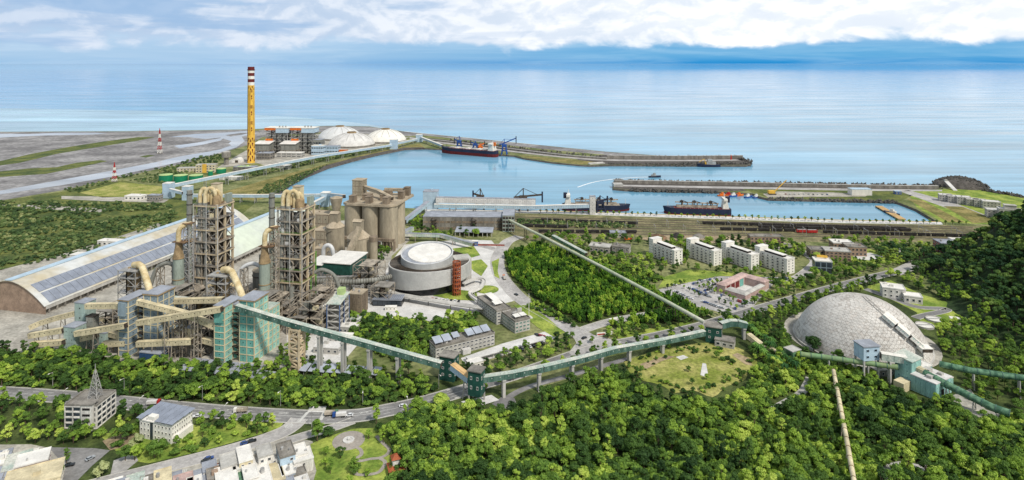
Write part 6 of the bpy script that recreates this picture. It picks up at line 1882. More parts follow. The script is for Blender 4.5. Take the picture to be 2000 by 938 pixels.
gallery('coal_conveyor','pale inclined conveyor from the waterside tower down to the right preheater',[D(634,387,864),D(606,402,760)],4.5,4.5,M['lightblue'],M['roof_white'],8,(0.5,),M['steel_grey'],6,0.7,None,'pale blue conveyors')
# ------------------------------------------------------------------ power station
c=G(490.5,318)
t=thing('chimney','very tall yellow patterned chimney with red and white top bands','chimney',c)
HT=193.0
def crad(z):
 return 7.4-1.1*z/HT
m=MB();m.lathe(c,[(crad(z),z)for z in(-0.3,40,80,120,156)],28);m.build('shaft',M['yellow'],t,smooth=True)
for k in range(6):
 z0,z1=156+6.2*k,156+6.2*(k+1)
 m=MB();m.lathe(c,[(crad(z0),z0),(crad(z1),z1)],28);m.build('band',M['white']if k%2==0 else M['maroon'],t,smooth=True)
m=MB();m.lathe(c,[(crad(190)+0.9,186),(crad(190)+0.9,188)],28);m.build('gallery_ring',M['maroon'],t)
m=MB()
def on_shaft(az,z,r=0.25):
 return c+Vector(((crad(z)+r)*math.sin(az),-(crad(z)+r)*math.cos(az),z))
for zz,hh in((4,11),(17,11),(30,11),(43,8),(147,7)):
 for k in range(6):
  a0,a1,am=-1.5+k*0.5,-1.5+(k+1)*0.5,-1.25+k*0.5
  up=1 if k%2 else-1
  zlo,zhi=(zz,zz+hh)if up>0 else(zz+hh,zz)
  m.add([on_shaft(a0+.06,zlo),on_shaft(a1-.06,zlo),on_shaft(am,zhi*0.8+zlo*0.2)],[(0,1,2)])
for k in range(38):
 z=54+2.45*k
 for az in(-0.98,-0.62):
  m.add([on_shaft(az-0.09,z),on_shaft(az+0.09,z),on_shaft(az+0.09,z+1.4),on_shaft(az-0.09,z+1.4)],[(0,1,2,3)])
for z in(60,92,124):
 for q in range(3):
  m.add([on_shaft(0.25,z+18+2.2*q),on_shaft(0.75,z+18+2.2*q),on_shaft(0.75,z+19.3+2.2*q),on_shaft(0.25,z+19.3+2.2*q)],[(0,1,2,3)])
 m.add([on_shaft(0.5+0.17*math.cos(i),z+10+2.2*math.sin(i))for i in(0,1.05,2.1,3.14,4.2,5.25)],[(0,1,2,3,4,5)])
 m.add([on_shaft(0.3,z+4),on_shaft(0.55,z+4),on_shaft(0.75,z+7),on_shaft(0.5,z+7)],[(0,1,2,3)])
for az in(-0.1,0.12,0.95):
 m.add([on_shaft(az,56),on_shaft(az+0.05,56),on_shaft(az+0.05,146),on_shaft(az,146)],[(0,1,2,3)])
m.build('ornament',M['maroon'],t)
for k,pxo in enumerate((520,570)):
 F=LF(G(pxo,300),-3)
 t=thing('boiler_house',f"open steel boiler house with white and orange roof, {'left' if k == 0 else 'right'} one of the pair",'boiler house',F(26,20),'boiler houses')
 m=MB()
 for i in range(4):
  m.lattice(F,12*i,12*(i+1),0,30,-0.3,52,6,0.9)
 m.build('steel_frame',M['steel_grey'],t)
 m=MB();m.box(F,16,42,3,26,4,48);m.build('boiler',M['concrete'],t)
 for z in(8.7,17.3,26,34.7,43.3):
  m=MB();m.box(F,-1,49,-1,31,z,z+0.6);m.build('floor',M['duct_grey'],t)
 m=MB();m.box(F,22,50,-1.5,31,46,56);m.build('upper_casing',M['lightblue'],t)
 m=MB();m.box(F,20,51,-2.5,32,56,57);m.build('roof',M['white'],t)
 m=MB();m.box(F,-3,21.8,-2.5,30,52,57);m.build('orange_fascia',M['orange'],t)
 m=MB();m.box(F,-3.5,22.2,-3,30.5,57,57.6);m.build('fascia_roof',M['white'],t)
 m=MB();m.box(F,-14,18,-26,-2,10,24);m.build('bunker_bay',M['duct_grey'],t)
 m=MB();m.hexa([F(-16,-28,24),F(20,-28,24),F(20,-1.7,28),F(-16,-1.7,28)],[F(-16,-28,25),F(20,-28,25),F(20,-1.7,29),F(-16,-1.7,29)]);m.build('bunker_roof',M['roof_white'],t)
 m=MB();m.box(F,0,16,-4,-1.6,29,33);m.build('orange_band',M['orange'],t)
 m=MB()
 for i in range(5):
  m.lattice(F,-14+6.4*i,-7.6+6.4*i,-26,-2,-0.3,10,2,0.8)
 m.build('bunker_frame',M['steel'],t)
 for i in range(3):
  m=MB();m.cyl(F(26+7*i,10,57),F(26+7*i,10,61),1.6,n=10);m.build('roof_vent',M['steel_grey'],t)
for lab,a,w,d,h,wall,roof in(('tall grey turbine hall behind the long conveyor',(598,300),34,22,30,M['duct_grey'],M['roof_grey']),('pale grey turbine annex below the right boiler house',(608,303),26,16,20,M['lightblue'],M['roof_white']),('pale grey switch house nearest the coal domes',(632,300),32,18,16,M['lightblue'],M['roof_grey']),('long low arched roof hall in front of the left boiler',(540,308),54,18,10,M['concrete'],M['roof_white']),('low grey pump hall beside the chimney foot',(500,312),30,22,13,M['concrete_dark'],M['roof_grey']),('low pale workshop below the long conveyor',(520,331),44,14,7,M['concrete'],M['roof_white']),('grey substation hall left of the long conveyor',(455,335),40,16,8,M['concrete_dark'],M['roof_grey']),('low white store shed near the green tanks',(428,352),38,12,5,M['white'],M['roof_white'])):
 F=LF(G(*a),-4)
 house('station_hall',lab,'hall',F,w,d,h,wall,roof,2,5,2,unit_panel(wall,M['glass'],(0.1,0.9,0.4,0.7)),0.3,None,('front','right'),0.94,0.92,roofgear=2)
for k,(a,b)in enumerate(((547,325),(560,323),(573,320))):
 p=G(a,b);t=thing('maroon_tank',('maroon tank under the conveyor, left one','maroon tank under the conveyor, middle one','maroon tank under the conveyor, right one')[k],'tank',p,'maroon tanks')
 m=MB();m.lathe(p,[(5,-0.3),(5,8)],20);m.build('shell',M['maroon'],t,smooth=True);m=MB();m.lathe(p,[(5.2,8),(0.3,9)],20);m.build('roof',M['concrete'],t)
p=G(442,322);t=thing('water_tower','grey flared water tower left of the chimney','water tower',p)
m=MB();m.lathe(p,[(4.5,-0.3),(4.5,14),(8.5,15),(8.5,25),(7,26)],20);m.build('tower',M['concrete_dark'],t);m=MB();m.lathe(p,[(7.2,26),(0.3,27)],20);m.build('roof',M['concrete'],t)
p=G(462,318);F=LF(p,0);t=thing('quonset_hut','pale arched hut between the water tower and the chimney','hut',p)
m=MB();pts=[F(-10+10-10*math.cos(PI*k/10),0,9*math.sin(PI*k/10))for k in range(11)];q2=[a+Vector((0,16,0))for a in pts];m.add(pts+q2,[(i,i+1,12+i,11+i)for i in range(10)]+[tuple(range(10,-1,-1)),tuple(range(11,22))]);m.build('shell',M['roof_white'],t,smooth=True)
m=MB();m.box(F,-3,3,-0.4,-0.1,-0.2,5);m.build('door',M['steel_dark'],t)
for lab,a,Yc,R,h,mt in(('pale coal storage dome in front of the other two',687,1500,56,31,M['concrete_pale']),('white coal storage dome behind on the left',664,1640,57,32,M['white_metal']),('white coal storage dome at the right with dark ribs',753,1580,53,31,M['white'])):
 c=Vector(((a-CX)/FPX*Yc,Yc,0))
 t=thing('coal_dome',lab,'dome',c,'coal storage domes')
 rho=(R*R+h*h)/(2*h);th=math.asin(min(1,R/rho))if h<=R else PI/2
 m=MB();m.lathe(c,[(R,-0.3)]+[(R*math.cos(PI/2*k/14),h*math.sin(PI/2*k/14)**1.12)for k in range(14)],48);m.build('shell',mt,t,smooth=True)
 m=MB();m.lathe(c,[(R*0.2,h-1.5),(R*0.2,h+2.2),(R*0.15,h+2.2),(R*0.15,h+0.6)],24);m.build('crown_ring',M['cone_brown'],t)
 m=MB();m.lathe(c,[(R*0.14,h-0.5),(R*0.14,h+1.2)],20);m.build('crown_opening',M['dark'],t)
 m=MB();m.lathe(c,[(R+0.6,-0.3),(R+0.6,4),(R-1,4.2)],48);m.build('base_ring',M['concrete_dark'],t)
 for i in range(14):
  m=MB();az=2*PI*i/14+0.2
  pp=[]
  for k in range(7):
   tt=PI/2*(0.82-0.45*k/6)
   pp.append(c+Vector((math.cos(az)*R*math.cos(tt),math.sin(az)*R*math.cos(tt),h*math.sin(tt)**1.12+0.3)))
  m.tube(pp,0.45,5);m.build('rib',M['steel_grey'],t)
house('orange_loader_house','orange machine house at the foot of the front coal dome','machine house',LF(G(662,300),-4),18,8,7,M['orange'],M['orange'],2,4,2,unit_panel(M['orange'],M['dark']),0.2,None,('front','right'),0.9,0.9)
for k,(a,b,r)in enumerate(((324,354,10.8),(353,355,10.8),(383,355,10.8),(432,338,8.4),(470,334,6),(484,333,6),(411,343,4))):
 p=G(a,b)
 lab=['big green tank with pale roof, leftmost of the front three','big green tank with pale roof, middle of the front three','big green tank with pale roof, rightmost of the front three','medium green tank standing behind the conveyor','small green tank near the chimney, left one','small green tank near the chimney, right one','smallest green tank beside the cream office'][k]
 t=thing('storage_tank',lab,'tank',p,'green storage tanks')
 m=MB();m.lathe(p,[(r,-0.3),(r,11 if r>10 else 8)],28);m.build('shell',M['tankgreen'],t,smooth=True)
 hh=11 if r>10 else 8
 m=MB();m.lathe(p,[(r+0.2,hh),(r+0.2,hh+0.4),(0.3,hh+1.6)],28);m.build('roof',M['tankroof'],t)
for lab,a,w,h in(('cream office with a yellow arched centre near the green tanks',(382,338),34,14),('low cream office left of the arched one',(345,337),34,7)):
 F=LF(G(*a),8)
 t=house('cream_office',lab,'office',F,w,14,h,M['cream'],M['concrete'],3 if h>10 else 2,6,2,WIN_D,0.5,None,('front','right'),0.6,0.5)
 if h>10:
  m=MB();m.box(F,12,19,-1,0,0,16);m.build('arch_bay',M['yellow'],t)
for lab,a,b,hgt,w in(('tall red and white lattice mast on the river flat',312,300,52,7.5),('short red and white lattice mast at the edge of the scrub',223.5,355,29,6)):
 p=G(a,b)
 t=thing('lattice_mast',lab,'mast',p,'red and white masts')
 for k in range(6):
  z0,z1=hgt*k/6,hgt*(k+1)/6
  w0,w1=w*(1-0.85*k/6),w*(1-0.85*(k+1)/6)
  m=MB()
  for sx in(-1,1):
   for sy in(-1,1):
    m.beam(p+Vector((sx*w0/2,sy*w0/2,z0)),p+Vector((sx*w1/2,sy*w1/2,z1)),0.55)
  for s_ in(-1,1):
   m.beam(p+Vector((-w0/2,s_*w0/2,z0)),p+Vector((w1/2,s_*w1/2,z1)),0.4);m.beam(p+Vector((w0/2,s_*w0/2,z0)),p+Vector((-w1/2,s_*w1/2,z1)),0.4)
   m.beam(p+Vector((s_*w0/2,-w0/2,z0)),p+Vector((s_*w1/2,w1/2,z1)),0.4)
  m.build('section',M['white']if k%2==0 else M['red'],t)
 m=MB();m.box(LF(p,0),-w*0.55,w*0.55,-w*0.55,w*0.55,-0.2,1.2);m.build('footing',M['concrete_dark'],t)
 m=MB();m.cyl(p+Vector((0,0,hgt)),p+Vector((0,0,hgt+4)),0.9,0.5,8);m.build('beacon',M['red'],t)
# ------------------------------------------------------------------ ships and port cranes
def ship(label,bow,stern,beam,depth,hull,boot,deck,kind,group=None):
 """bow and stern are points on the waterline"""
 d=bow-stern;L=d.length
 F=LF((stern.x,stern.y,SEA),math.degrees(math.atan2(d.y,d.x)))
 t=thing('cargo_ship',label,'ship',F(L/2,0),group)
 def hullmesh(m,z0,z1,k0,k1):
  st=[(0.0,0.55),(0.04,0.85),(0.12,1.0),(0.8,1.0),(0.9,0.75),(0.96,0.4),(1.0,0.03)]
  vs,fs=[],[]
  for f,w in st:
   for z,k in((z0,k0),(z1,k1)):
    x=L*f+(f**6)*(z-z0)*0.35
    sheer=1.4*max(0,f-0.85)/0.15*(1 if z==z1 and k1>=1 else 0)
    vs.append(F(x,-beam/2*w*k,z+sheer));vs.append(F(x,beam/2*w*k,z+sheer))
  n=len(st)
  for i in range(n-1):
   a,b=4*i,4*(i+1)
   fs+=[(a,b,b+2,a+2),(b+1,a+1,a+3,b+3),(a+2,b+2,b+3,a+3),(b,a,a+1,b+1)]
  fs+=[(0,2,3,1),(4*n-4,4*n-3,4*n-1,4*n-2)]
  m.add(vs,fs)
 m=MB();hullmesh(m,-2.0,depth*(0.5 if kind=='bulk' else 0.22),0.96,1.0);m.build('boot_topping',boot,t)
 m=MB();hullmesh(m,depth*(0.5 if kind=='bulk' else 0.22),depth,1.0,1.0);m.build('hull',hull,t)
 m=MB();m.box(F,L*0.03,L*0.86,-beam*0.44,beam*0.44,depth,depth+0.3);m.build('deck',deck,t)
 hx=L*0.04
 for k in range(5 if kind=='bulk' else 4):
  m=MB();m.box(F,hx+k*0.6,hx+L*0.09-k*0.3,-beam*(0.4-0.03*k),beam*(0.4-0.03*k),depth+0.3+2.7*k,depth+2.8+2.7*k);m.build('deckhouse',M['white'],t)
 zt=depth+0.3+2.7*(5 if kind=='bulk' else 4)
 m=MB();m.box(F,hx+2,hx+L*0.08,-beam*0.5,beam*0.5,zt,zt+2.6);m.build('bridge',M['white'],t)
 m=MB();m.box(F,hx+L*0.08,hx+L*0.08+0.2,-beam*0.45,beam*0.45,zt+1,zt+2);m.build('bridge_window',M['glass'],t)
 m=MB();m.box(F,hx-2,hx+3,-2,2,zt-3,zt+4.5);m.build('funnel',M['orange']if kind=='bulk' else M['navy'],t)
 m=MB();m.cyl(F(hx+5,0,zt+2),F(hx+5,0,zt+9),0.35,n=6);m.beam(F(hx+5,-3,zt+6),F(hx+5,3,zt+6),0.3);m.build('mast',M['white'],t)
 if kind=='bulk':
  n=7
  for i in range(n):
   x=L*(0.17+0.7*i/n)
   m=MB();m.box(F,x,x+L*0.072,-beam*0.28,beam*0.28,depth+0.3,depth+2.2);m.build('hatch',M['white']if i%2 else M['concrete'],t)
 else:
  m=MB();m.box(F,L*0.2,L*0.82,-beam*0.2,beam*0.2,depth+0.3,depth+3);m.build('hatch',M['steel'],t)
  m=MB()
  for i in range(8):
   x=L*(0.2+0.075*i)
   m.beam(F(x,-2,depth+3),F(x,-2,depth+6+(i%3)),0.7);m.beam(F(x,2,depth+3),F(x,2,depth+6+(i%3)),0.7);m.beam(F(x,-2,depth+6),F(x+L*0.07,-2,depth+6.5),0.6)
  m.beam(F(L*0.18,0,depth+6),F(L*0.84,0,depth+7),2.2,1.2)
  m.build('unloading_boom',M['steel'],t)
  for f in(0.3,0.55,0.74):
   m=MB();m.beam(F(L*f,0,depth+3),F(L*f,0,depth+10),1.0);m.beam(F(L*f,0,depth+9.5),F(L*f-8,2,depth+7),0.7);m.box(F,L*f-2,L*f+2,-2,2,depth+6.5,depth+9);m.build('derrick',M['steel_dark'],t)
 m=MB()
 for i in range(14):
  x=L*(0.14+0.06*i)
  for s_ in(-1,1):
   m.beam(F(x,s_*beam*0.46*(1 if x<L*0.8 else 0.6),depth),F(x,s_*beam*0.46*(1 if x<L*0.8 else 0.6),depth+1.2),0.15)
 m.build('railing',M['white'],t)
 m=MB();m.cyl(F(L*0.95,0,depth+1),F(L*0.95,0,depth+8),0.25,n=6);m.build('foremast',M['white'],t)
 return t
WS=lambda a,b:G(a,b,SEA)
ship('navy and red bulk carrier with white hatches at the outer breakwater',WS(864,298),WS(971,307),22,13,M['navy'],M['maroon'],M['maroon'],'bulk')
ship('dark self unloading ship moored left at the railway quay',WS(1228,411.5),WS(1098,409.5),16,8,M['navy'],M['maroon'],M['steel'],'self','self unloading ships')
ship('dark red self unloading ship moored right at the railway quay',WS(1298,417),WS(1427,420.5),16,9,M['navy'],M['maroon'],M['maroon'],'self','self unloading ships')
def small_boat(name,label,p,L,deg,hullm,housem,extra=None,group=None):
 F=LF((p.x,p.y,SEA),deg);b=L*0.26
 t=thing(name,label,'boat',F(0,0),group)
 m=MB()
 st=[(-0.5,0.8),(-0.3,1),(0.2,1),(0.4,0.6),(0.5,0.04)]
 vs,fs=[],[]
 h=L*0.1
 for f,w in st:
  vs+=[F(L*f,-b/2*w*0.85,-0.8),F(L*f,b/2*w*0.85,-0.8),F(L*f,-b/2*w,h+max(0,f)*h),F(L*f,b/2*w,h+max(0,f)*h)]
 for i in range(4):
  a,c_=4*i,4*i+4
  fs+=[(a,c_,c_+2,a+2),(c_+1,a+1,a+3,c_+3),(a+2,c_+2,c_+3,a+3)]
 fs+=[(0,2,3,1)]
 m.add(vs,fs);m.build('hull',hullm,t)
 m=MB();m.box(F,-L*0.3,L*0.1,-b*0.3,b*0.3,h,h+L*0.13);m.box(F,-L*0.15,L*0.05,-b*0.25,b*0.25,h+L*0.13,h+L*0.24);m.build('wheelhouse',housem,t)
 m=MB();m.cyl(F(-L*0.05,0,h+L*0.24),F(-L*0.05,0,h+L*0.42),0.15,n=6);m.build('mast',M['steel_grey'],t)
 if extra:
  m=MB();m.beam(F(L*0.1,0,h),F(L*0.2,0,h+L*0.25),1.0);m.beam(F(L*0.2,0,h+L*0.25),F(L*0.42,0,h+L*0.12),0.9);m.box(F,L*0.06,L*0.16,-b*0.2,b*0.2,h,h+L*0.1);m.build('excavator_arm',extra,t)
 return t
small_boat('patrol_boat','dark patrol boat with a long white wake',WS(1279,346.5),22,3,M['navy'],M['steel_grey'])
small_boat('dredger','blue dredger with a yellow excavator by the outer breakwater',WS(1384,326),44,180,M['navy'],M['steel_grey'],M['yellow'])
for k,(a,b,hm,hs)in enumerate(((1412,383,M['orange'],M['orange']),(1424,382.5,M['orange'],M['red']),(1434,384,M['crane_blue'],M['white']),(1444,383,M['orange'],M['orange']),(1462,386,M['crane_blue'],M['white']),(1478,386.5,M['crane_blue'],M['white']))):
 small_boat('fishing_boat',['orange fishing boat, leftmost in the cluster by the inner breakwater','orange and red fishing boat, second in the cluster','blue fishing boat with white wheelhouse in the middle of the cluster','orange fishing boat at the right of the cluster','blue fishing boat just right of the orange cluster','blue fishing boat farthest right, near the boatyard'][k],WS(a,b),17,8+5*k,hm,hs,None,'fishing boats')
small_boat('tug_boat','dark tug moored at the wooden pontoon',WS(1741,418),20,120,M['navy'],M['white'])
pa,pb=WS(1716,405),WS(1762,431)
t=thing('pontoon','long sandy pontoon jutting into the inner basin','pontoon',(pa.x,pa.y,SEA))
m=MB();m.beam(pa+Vector((0,0,1.4)),pb+Vector((0,0,1.4)),9,1.4);m.build('deck',pm('sandy_planks',S(190,158,110),0.15,0.1,0.9),t)
for i in range(9):
 q=pa.lerp(pb,(i+0.3)/9);m=MB();m.cyl(q+Vector((-4.6,0,-3)),q+Vector((-4.6,0,1.5)),0.6,n=8);m.build('pile',M['steel_dark'],t)
def unloader(label,p,deg,col,h,boom_up,boom_len,group='blue ship unloaders'):
 F=LF(p,deg)
 t=thing('ship_unloader',label,'crane',F(0,0),group)
 m=MB()
 for x in(-6,6):
  for y in(-6,6):
   m.beam(F(x,y,0),F(x*0.6,y*0.6,h*0.5),1.5)
 m.beam(F(-5,-5,h*0.25),F(5,-5,h*0.25),1.2);m.beam(F(-5,5,h*0.25),F(5,5,h*0.25),1.2)
 m.build('portal',col,t)
 m=MB();m.box(F,-5,5,-4,4,h*0.5,h*0.66);m.build('machine_house',col,t)
 m=MB();m.beam(F(0,0,h*0.6),F(0,0,h),1.4);m.beam(F(0,0,h),F(-boom_len*0.45,0,h*0.62),0.8);m.build('tower',col,t)
 m=MB();m.beam(F(-boom_len*0.45,0,h*0.6),F(boom_len,0,h*0.6+boom_up),1.6,2.2);m.beam(F(0,0,h),F(boom_len*0.8,0,h*0.6+boom_up*0.8),0.6);m.build('boom',col,t)
 m=MB();m.box(F,-boom_len*0.5,-boom_len*0.3,-2,2,h*0.5,h*0.62);m.build('counterweight',M['steel_dark'],t)
 m=MB();m.beam(F(boom_len,0,h*0.6+boom_up+4),F(boom_len,0,h*0.6+boom_up-h*0.35),2.0);m.build('leg_elevator',M['navy'],t)
 return t
unloader('large blue ship unloader with a raised boom at the carrier stern',G(985,302),-8,M['crane_blue'],34,16,26)
unloader('blue ship unloader towards the carrier bow',G(897,291),170,M['crane_blue'],30,4,12)
unloader('small blue ship unloader amidships of the carrier',G(928,294),170,M['crane_blue'],22,6,10)
unloader('orange grab crane behind the carrier',G(938,296),20,M['orange'],18,8,10,None)
unloader('black stacker crane with level boom over the railway quay',G(1022,411),4,M['steel_dark'],30,3,26,None)
unloader('small black crane beyond the ship loading gallery',G(938,408),175,M['steel_dark'],28,4,10,None)
unloader('dark loader crane beside the slim quay tower',G(1172,414),5,M['navy'],22,4,10,None)
p=G(1508,380)
t=thing('crawler_crane','yellow crawler crane with lattice boom in the boatyard','crane',p)
F=LF(p,0)
m=MB();m.box(F,-5,5,-4,-2,0,1.8);m.box(F,-5,5,2,4,0,1.8);m.build('crawler',M['steel_dark'],t)
m=MB();m.box(F,-6,4,-2.6,2.6,1.8,6);m.build('cabin',M['yellow'],t)
m=MB()
for s_ in(-0.8,0.8):
 m.beam(F(3,s_,4),F(22,s_,22),0.5)
for k in range(6):
 m.beam(F(3+3.2*k,-0.8,4+3*k),F(6+3.2*k,0.8,7+3*k),0.3)
m.build('boom',M['yellow'],t)
house('white_hall','white harbour hall with blue trim on the inner flat','hall',LF(G(1664,382),-2),30,13,9,M['white'],M['lightblue'],1,6,2,unit_panel(M['white'],None),0.1,None,('front','left'),0.95,0.9)
house('blue_cabin','small blue cabin at the corner of the inner basin','cabin',LF(G(1749,380),-2),9,6,4.5,M['crane_blue'],M['lightblue'],1,2,1,WIN_W,0.1)
def crown_wall(label,pts,w,h,mat,nm='crown_wall'):
 pts=catmull(pts,4)
 t=thing(nm,label,'sea wall',pts[0])
 m=MB()
 for a,b in zip(pts,pts[1:]):
  m.beam(a+Vector((0,0,h/2-0.2)),b+(b-a).normalized()*0.3+Vector((0,0,h/2-0.2)),w,h)
 m.build('wall',mat,t)
 m=MB()
 for a,b in zip(pts,pts[1:]):
  m.beam(a+Vector((0,0,h-0.1)),b+(b-a).normalized()*0.3+Vector((0,0,h-0.1)),w+0.5,0.3)
 m.build('coping',M['concrete'],t)
crown_wall('long dark crown wall on the seaward side of the outer breakwater',px((1185,310),(1325,311),(1450,310)),4,7,M['concrete_dark'])
crown_wall('grey dyke wall behind the bulk carrier berth',px((830,274),(900,281.5),(1000,294),(1100,305.5),(1185,312)),4,4,M['concrete_dark'])
crown_wall('dark crown wall along the inner breakwater',px((1200,357.5),(1446,362),(1672,367),(1832,369)),4,5,M['concrete_dark'])
p=G(1428,312);t=thing('harbour_light','small red harbour light on the outer breakwater head','beacon',p)
m=MB();m.cyl(p,p+Vector((0,0,9)),1.6,1.2,12);m.build('tower',M['red'],t);m=MB();m.cyl(p+Vector((0,0,9)),p+Vector((0,0,11.5)),0.8,n=10);m.build('lantern',M['white'],t)
F=LF(G(1152,325,SEA),20);t=thing('landing_dock','pale concrete landing dock at the bend of the outer breakwater','dock',F(0,0,0));m=MB();m.box(F,0,34,0,9,-2,5);m.build('deck',M['concrete'],t);m=MB();m.box(F,0.5,33,6.5,7.2,5,6);m.build('parapet',M['concrete_pale'],t)
F=LF(G(1199,369,SEA),0);t=thing('breakwater_head_block','square pale concrete block at the tip of the inner breakwater','dock',F(0,0,0));m=MB();m.box(F,0,15,0,16,-2,7);m.build('block',M['concrete'],t);m=MB();m.box(F,0,15,0,0.6,7,8);m.box(F,0,0.6,0.6,16,7,8);m.build('parapet',M['concrete_pale'],t)
tp_=MB()
for d in((0,0,1),(0.94,0,-0.33),(-0.47,0.82,-0.33),(-0.47,-0.82,-0.33)):
 d=Vector(d);tp_.cyl((0,0,0),d*2.1,0.85,0.6,6)
tetra_me=mesh_only(tp_,'tetrapod',M['tetra'])
TP=[]
r_=random.Random(9)
def armour(a,b,w,zt,n):
 """tetrapods heaped between a and b; crest height zt"""
 for _ in range(n):
  f=r_.random();p=a.lerp(b,f);s_=side([a,b],0)
  o=r_.uniform(-1,1)
  z=SEA+(zt-SEA)*(1-abs(o))+r_.uniform(-0.5,0.6)
  TP.append((p.x+s_.x*o*w,p.y+s_.y*o*w,z,r_.uniform(0.9,1.35),r_.uniform(0,6.28),r_.uniform(-1,1),r_.uniform(-1,1)))
armour(G(1185,309),G(1325,310),7,5,260);armour(G(1325,310),G(1450,309.5),7,5.5,260);armour(G(1190,321),G(1325,322),6,2,240);armour(G(1325,322),G(1462,321),7,4,300)
armour(G(1200,355.5),G(1446,360.3),6,4,380);armour(G(1446,360.3),G(1840,367.5),7,5,520);armour(G(1230,370.5),G(1400,374),4,1.5,160);armour(G(1500,387.5),G(1750,393.5),3,1,200)
armour(G(1918,372),G(2000,386),7,3,140);armour(G(880,275),G(1180,309),3,4,150)
for k in range(420):
 a=r_.uniform(0,6.28);q=r_.random()**0.5
 p=G(1876,362)
 TP.append((p.x+37*q*math.cos(a),p.y+38*q*math.sin(a),12.5*(1-q*q)+r_.uniform(-0.5,.8),r_.uniform(1,1.5),a*3,r_.uniform(-1,1),r_.uniform(-1,1)))
for k in range(90):
 a=r_.uniform(-1.7,1.7);p=G(1452,316)
 TP.append((p.x+r_.uniform(4,16)*math.cos(a),p.y+22*math.sin(a),r_.uniform(-3,4),r_.uniform(1,1.5),a,r_.uniform(-1,1),r_.uniform(-1,1)))
m=MB()
tv,tf=[Vector(v.co)for v in tetra_me.vertices],[tuple(p.vertices)for p in tetra_me.polygons]
from mathutils import Euler
for x,y,z,s_,a,b,c_ in TP:
 R=Euler((b,c_,a)).to_matrix()*s_
 m.add([R@v+Vector((x,y,z))for v in tv],tf)
tag(m.build('tetrapod_armour',M['tetra']),'grey tetrapods heaped along both breakwaters and their heads','armour',None,'stuff')
m=MB();p=G(1874,363);m.lathe(p,[(40,-4),(33,3),(22,9),(8,12)],20);tag(m.build('breakwater_mound',M['rock']),kind='structure')
F=LF(G(1866,373),78);t=thing('mound_stair','pale concrete ramp climbing the breakwater mound','ramp',F(0,0));m=MB();m.hexa([F(0,-3,0),F(30,-3,9.5),F(30,3,9.5),F(0,3,0)],[F(0,-3,0.8),F(30,-3,10.3),F(30,3,10.3),F(0,3,0.8)]);m.build('ramp',M['concrete_pale'],t);m=MB();m.box(F,29,33,-2,2,9.5,12);m.build('beacon_base',M['concrete'],t)
# ------------------------------------------------------------------ offices and houses of the foreground
F=LF((-245,337,0),-2)
t=thing('concrete_office','stained white four storey office with a lattice mast on its roof','office',F(14,8))
L_,W_,h=17.5,15,12
m=MB();m.box(F,0,L_,0,W_,-0.3,h);m.build('wall',M['offwhite'],t)
m=MB();m.box(F,-0.4,L_+0.4,-0.4,W_+0.4,h,h+0.5)
for a in((-0.4,L_+.4,-.4,0),(-.4,0,0,W_+.4),(L_,L_+.4,0,W_+.4),(0,L_,W_,W_+.4)):
 m.box(F,*a,h+0.5,h+1.3)
m.build('roof',M['concrete_dark'],t)
fc=faces_of(F,0,L_,0,W_)
fr=MB()
frame_on(fr,fc['front'],0,h,4,4,0.5,0.5);frame_on(fr,fc['right'],0,h,4,4,0.5,0.5)
fr.build('frame',M['offwhite'],t)
grid_on(t,fc['front'],0,h,4,4,unit_panel(M['glass'],None),'window',0.84,0.5);grid_on(t,fc['right'],0,h,4,4,unit_panel(M['glass'],None),'window',0.84,0.5)
m=MB();m.box(F,10.5,16.5,-2.5,0,-0.3,h+2);m.build('stair_bay',M['offwhite'],t)
grid_on(t,faces_of(F,10.5,16.5,-2.5,0)['front'],0.5,h+1.5,1,4,unit_panel(M['dark'],None),'bay_window',0.7,0.35)
m=MB();m.box(F,10.1,16.9,-2.9,3,h+2,h+2.5);m.build('bay_roof',M['concrete_dark'],t)
keepF(F,L_,W_,1)
cpt=F(11,8,h+0.5)
t=thing('roof_mast','tapering grey lattice mast on the roof of the stained office','mast',cpt)
m=MB()
for k in range(6):
 w0,w1,z0,z1=5.5*(1-0.15*k),5.5*(1-0.15*(k+1)),2.6*k,2.6*(k+1)
 for sx in(-1,1):
  for sy in(-1,1):
   m.beam(cpt+Vector((sx*w0/2,sy*w0/2,z0)),cpt+Vector((sx*w1/2,sy*w1/2,z1)),0.3)
 for s_ in(-1,1):
  m.beam(cpt+Vector((-w0/2,s_*w0/2,z0)),cpt+Vector((w1/2,s_*w1/2,z1)),0.2);m.beam(cpt+Vector((w0/2,s_*w0/2,z0)),cpt+Vector((-w1/2,s_*w1/2,z1)),0.2)
  m.beam(cpt+Vector((s_*w0/2,-w0/2,z0)),cpt+Vector((s_*w1/2,w1/2,z1)),0.2);m.beam(cpt+Vector((s_*w0/2,w0/2,z0)),cpt+Vector((s_*w1/2,-w1/2,z1)),0.2)
m.build('lattice',M['steel_grey'],t)
m=MB();m.cyl(cpt+Vector((0,0,15.6)),cpt+Vector((0,0,19)),0.2,n=6);m.build('antenna',M['steel_grey'],t)
F=LF(G(273,855),-16)
t=thing('solar_office','white three storey office wholly roofed with solar panels','office',F(10,7))
m=MB();m.box(F,0,21,0,14,-0.3,9.6);m.build('wall',M['white'],t)
m=MB();m.box(F,21,22.6,1,13,-0.3,3.6);m.build('ground_floor_wing',M['white'],t)
m=MB();m.box(F,-0.4,21.4,-0.4,14.4,9.6,10.1);m.build('roof',M['roof_white'],t)
w=unit_window(M['white'],M['glass'])
fc=faces_of(F,0,21,0,14)
grid_on(t,fc['front'],0.6,9.4,9,3,w,'window',0.42,0.45);grid_on(t,fc['right'],0.6,9.4,9,3,w,'window',0.45,0.45)
m=MB();m.box(F,7.2,8.8,-0.3,0.1,0.5,9.4);m.build('stair_glazing',M['glass'],t)
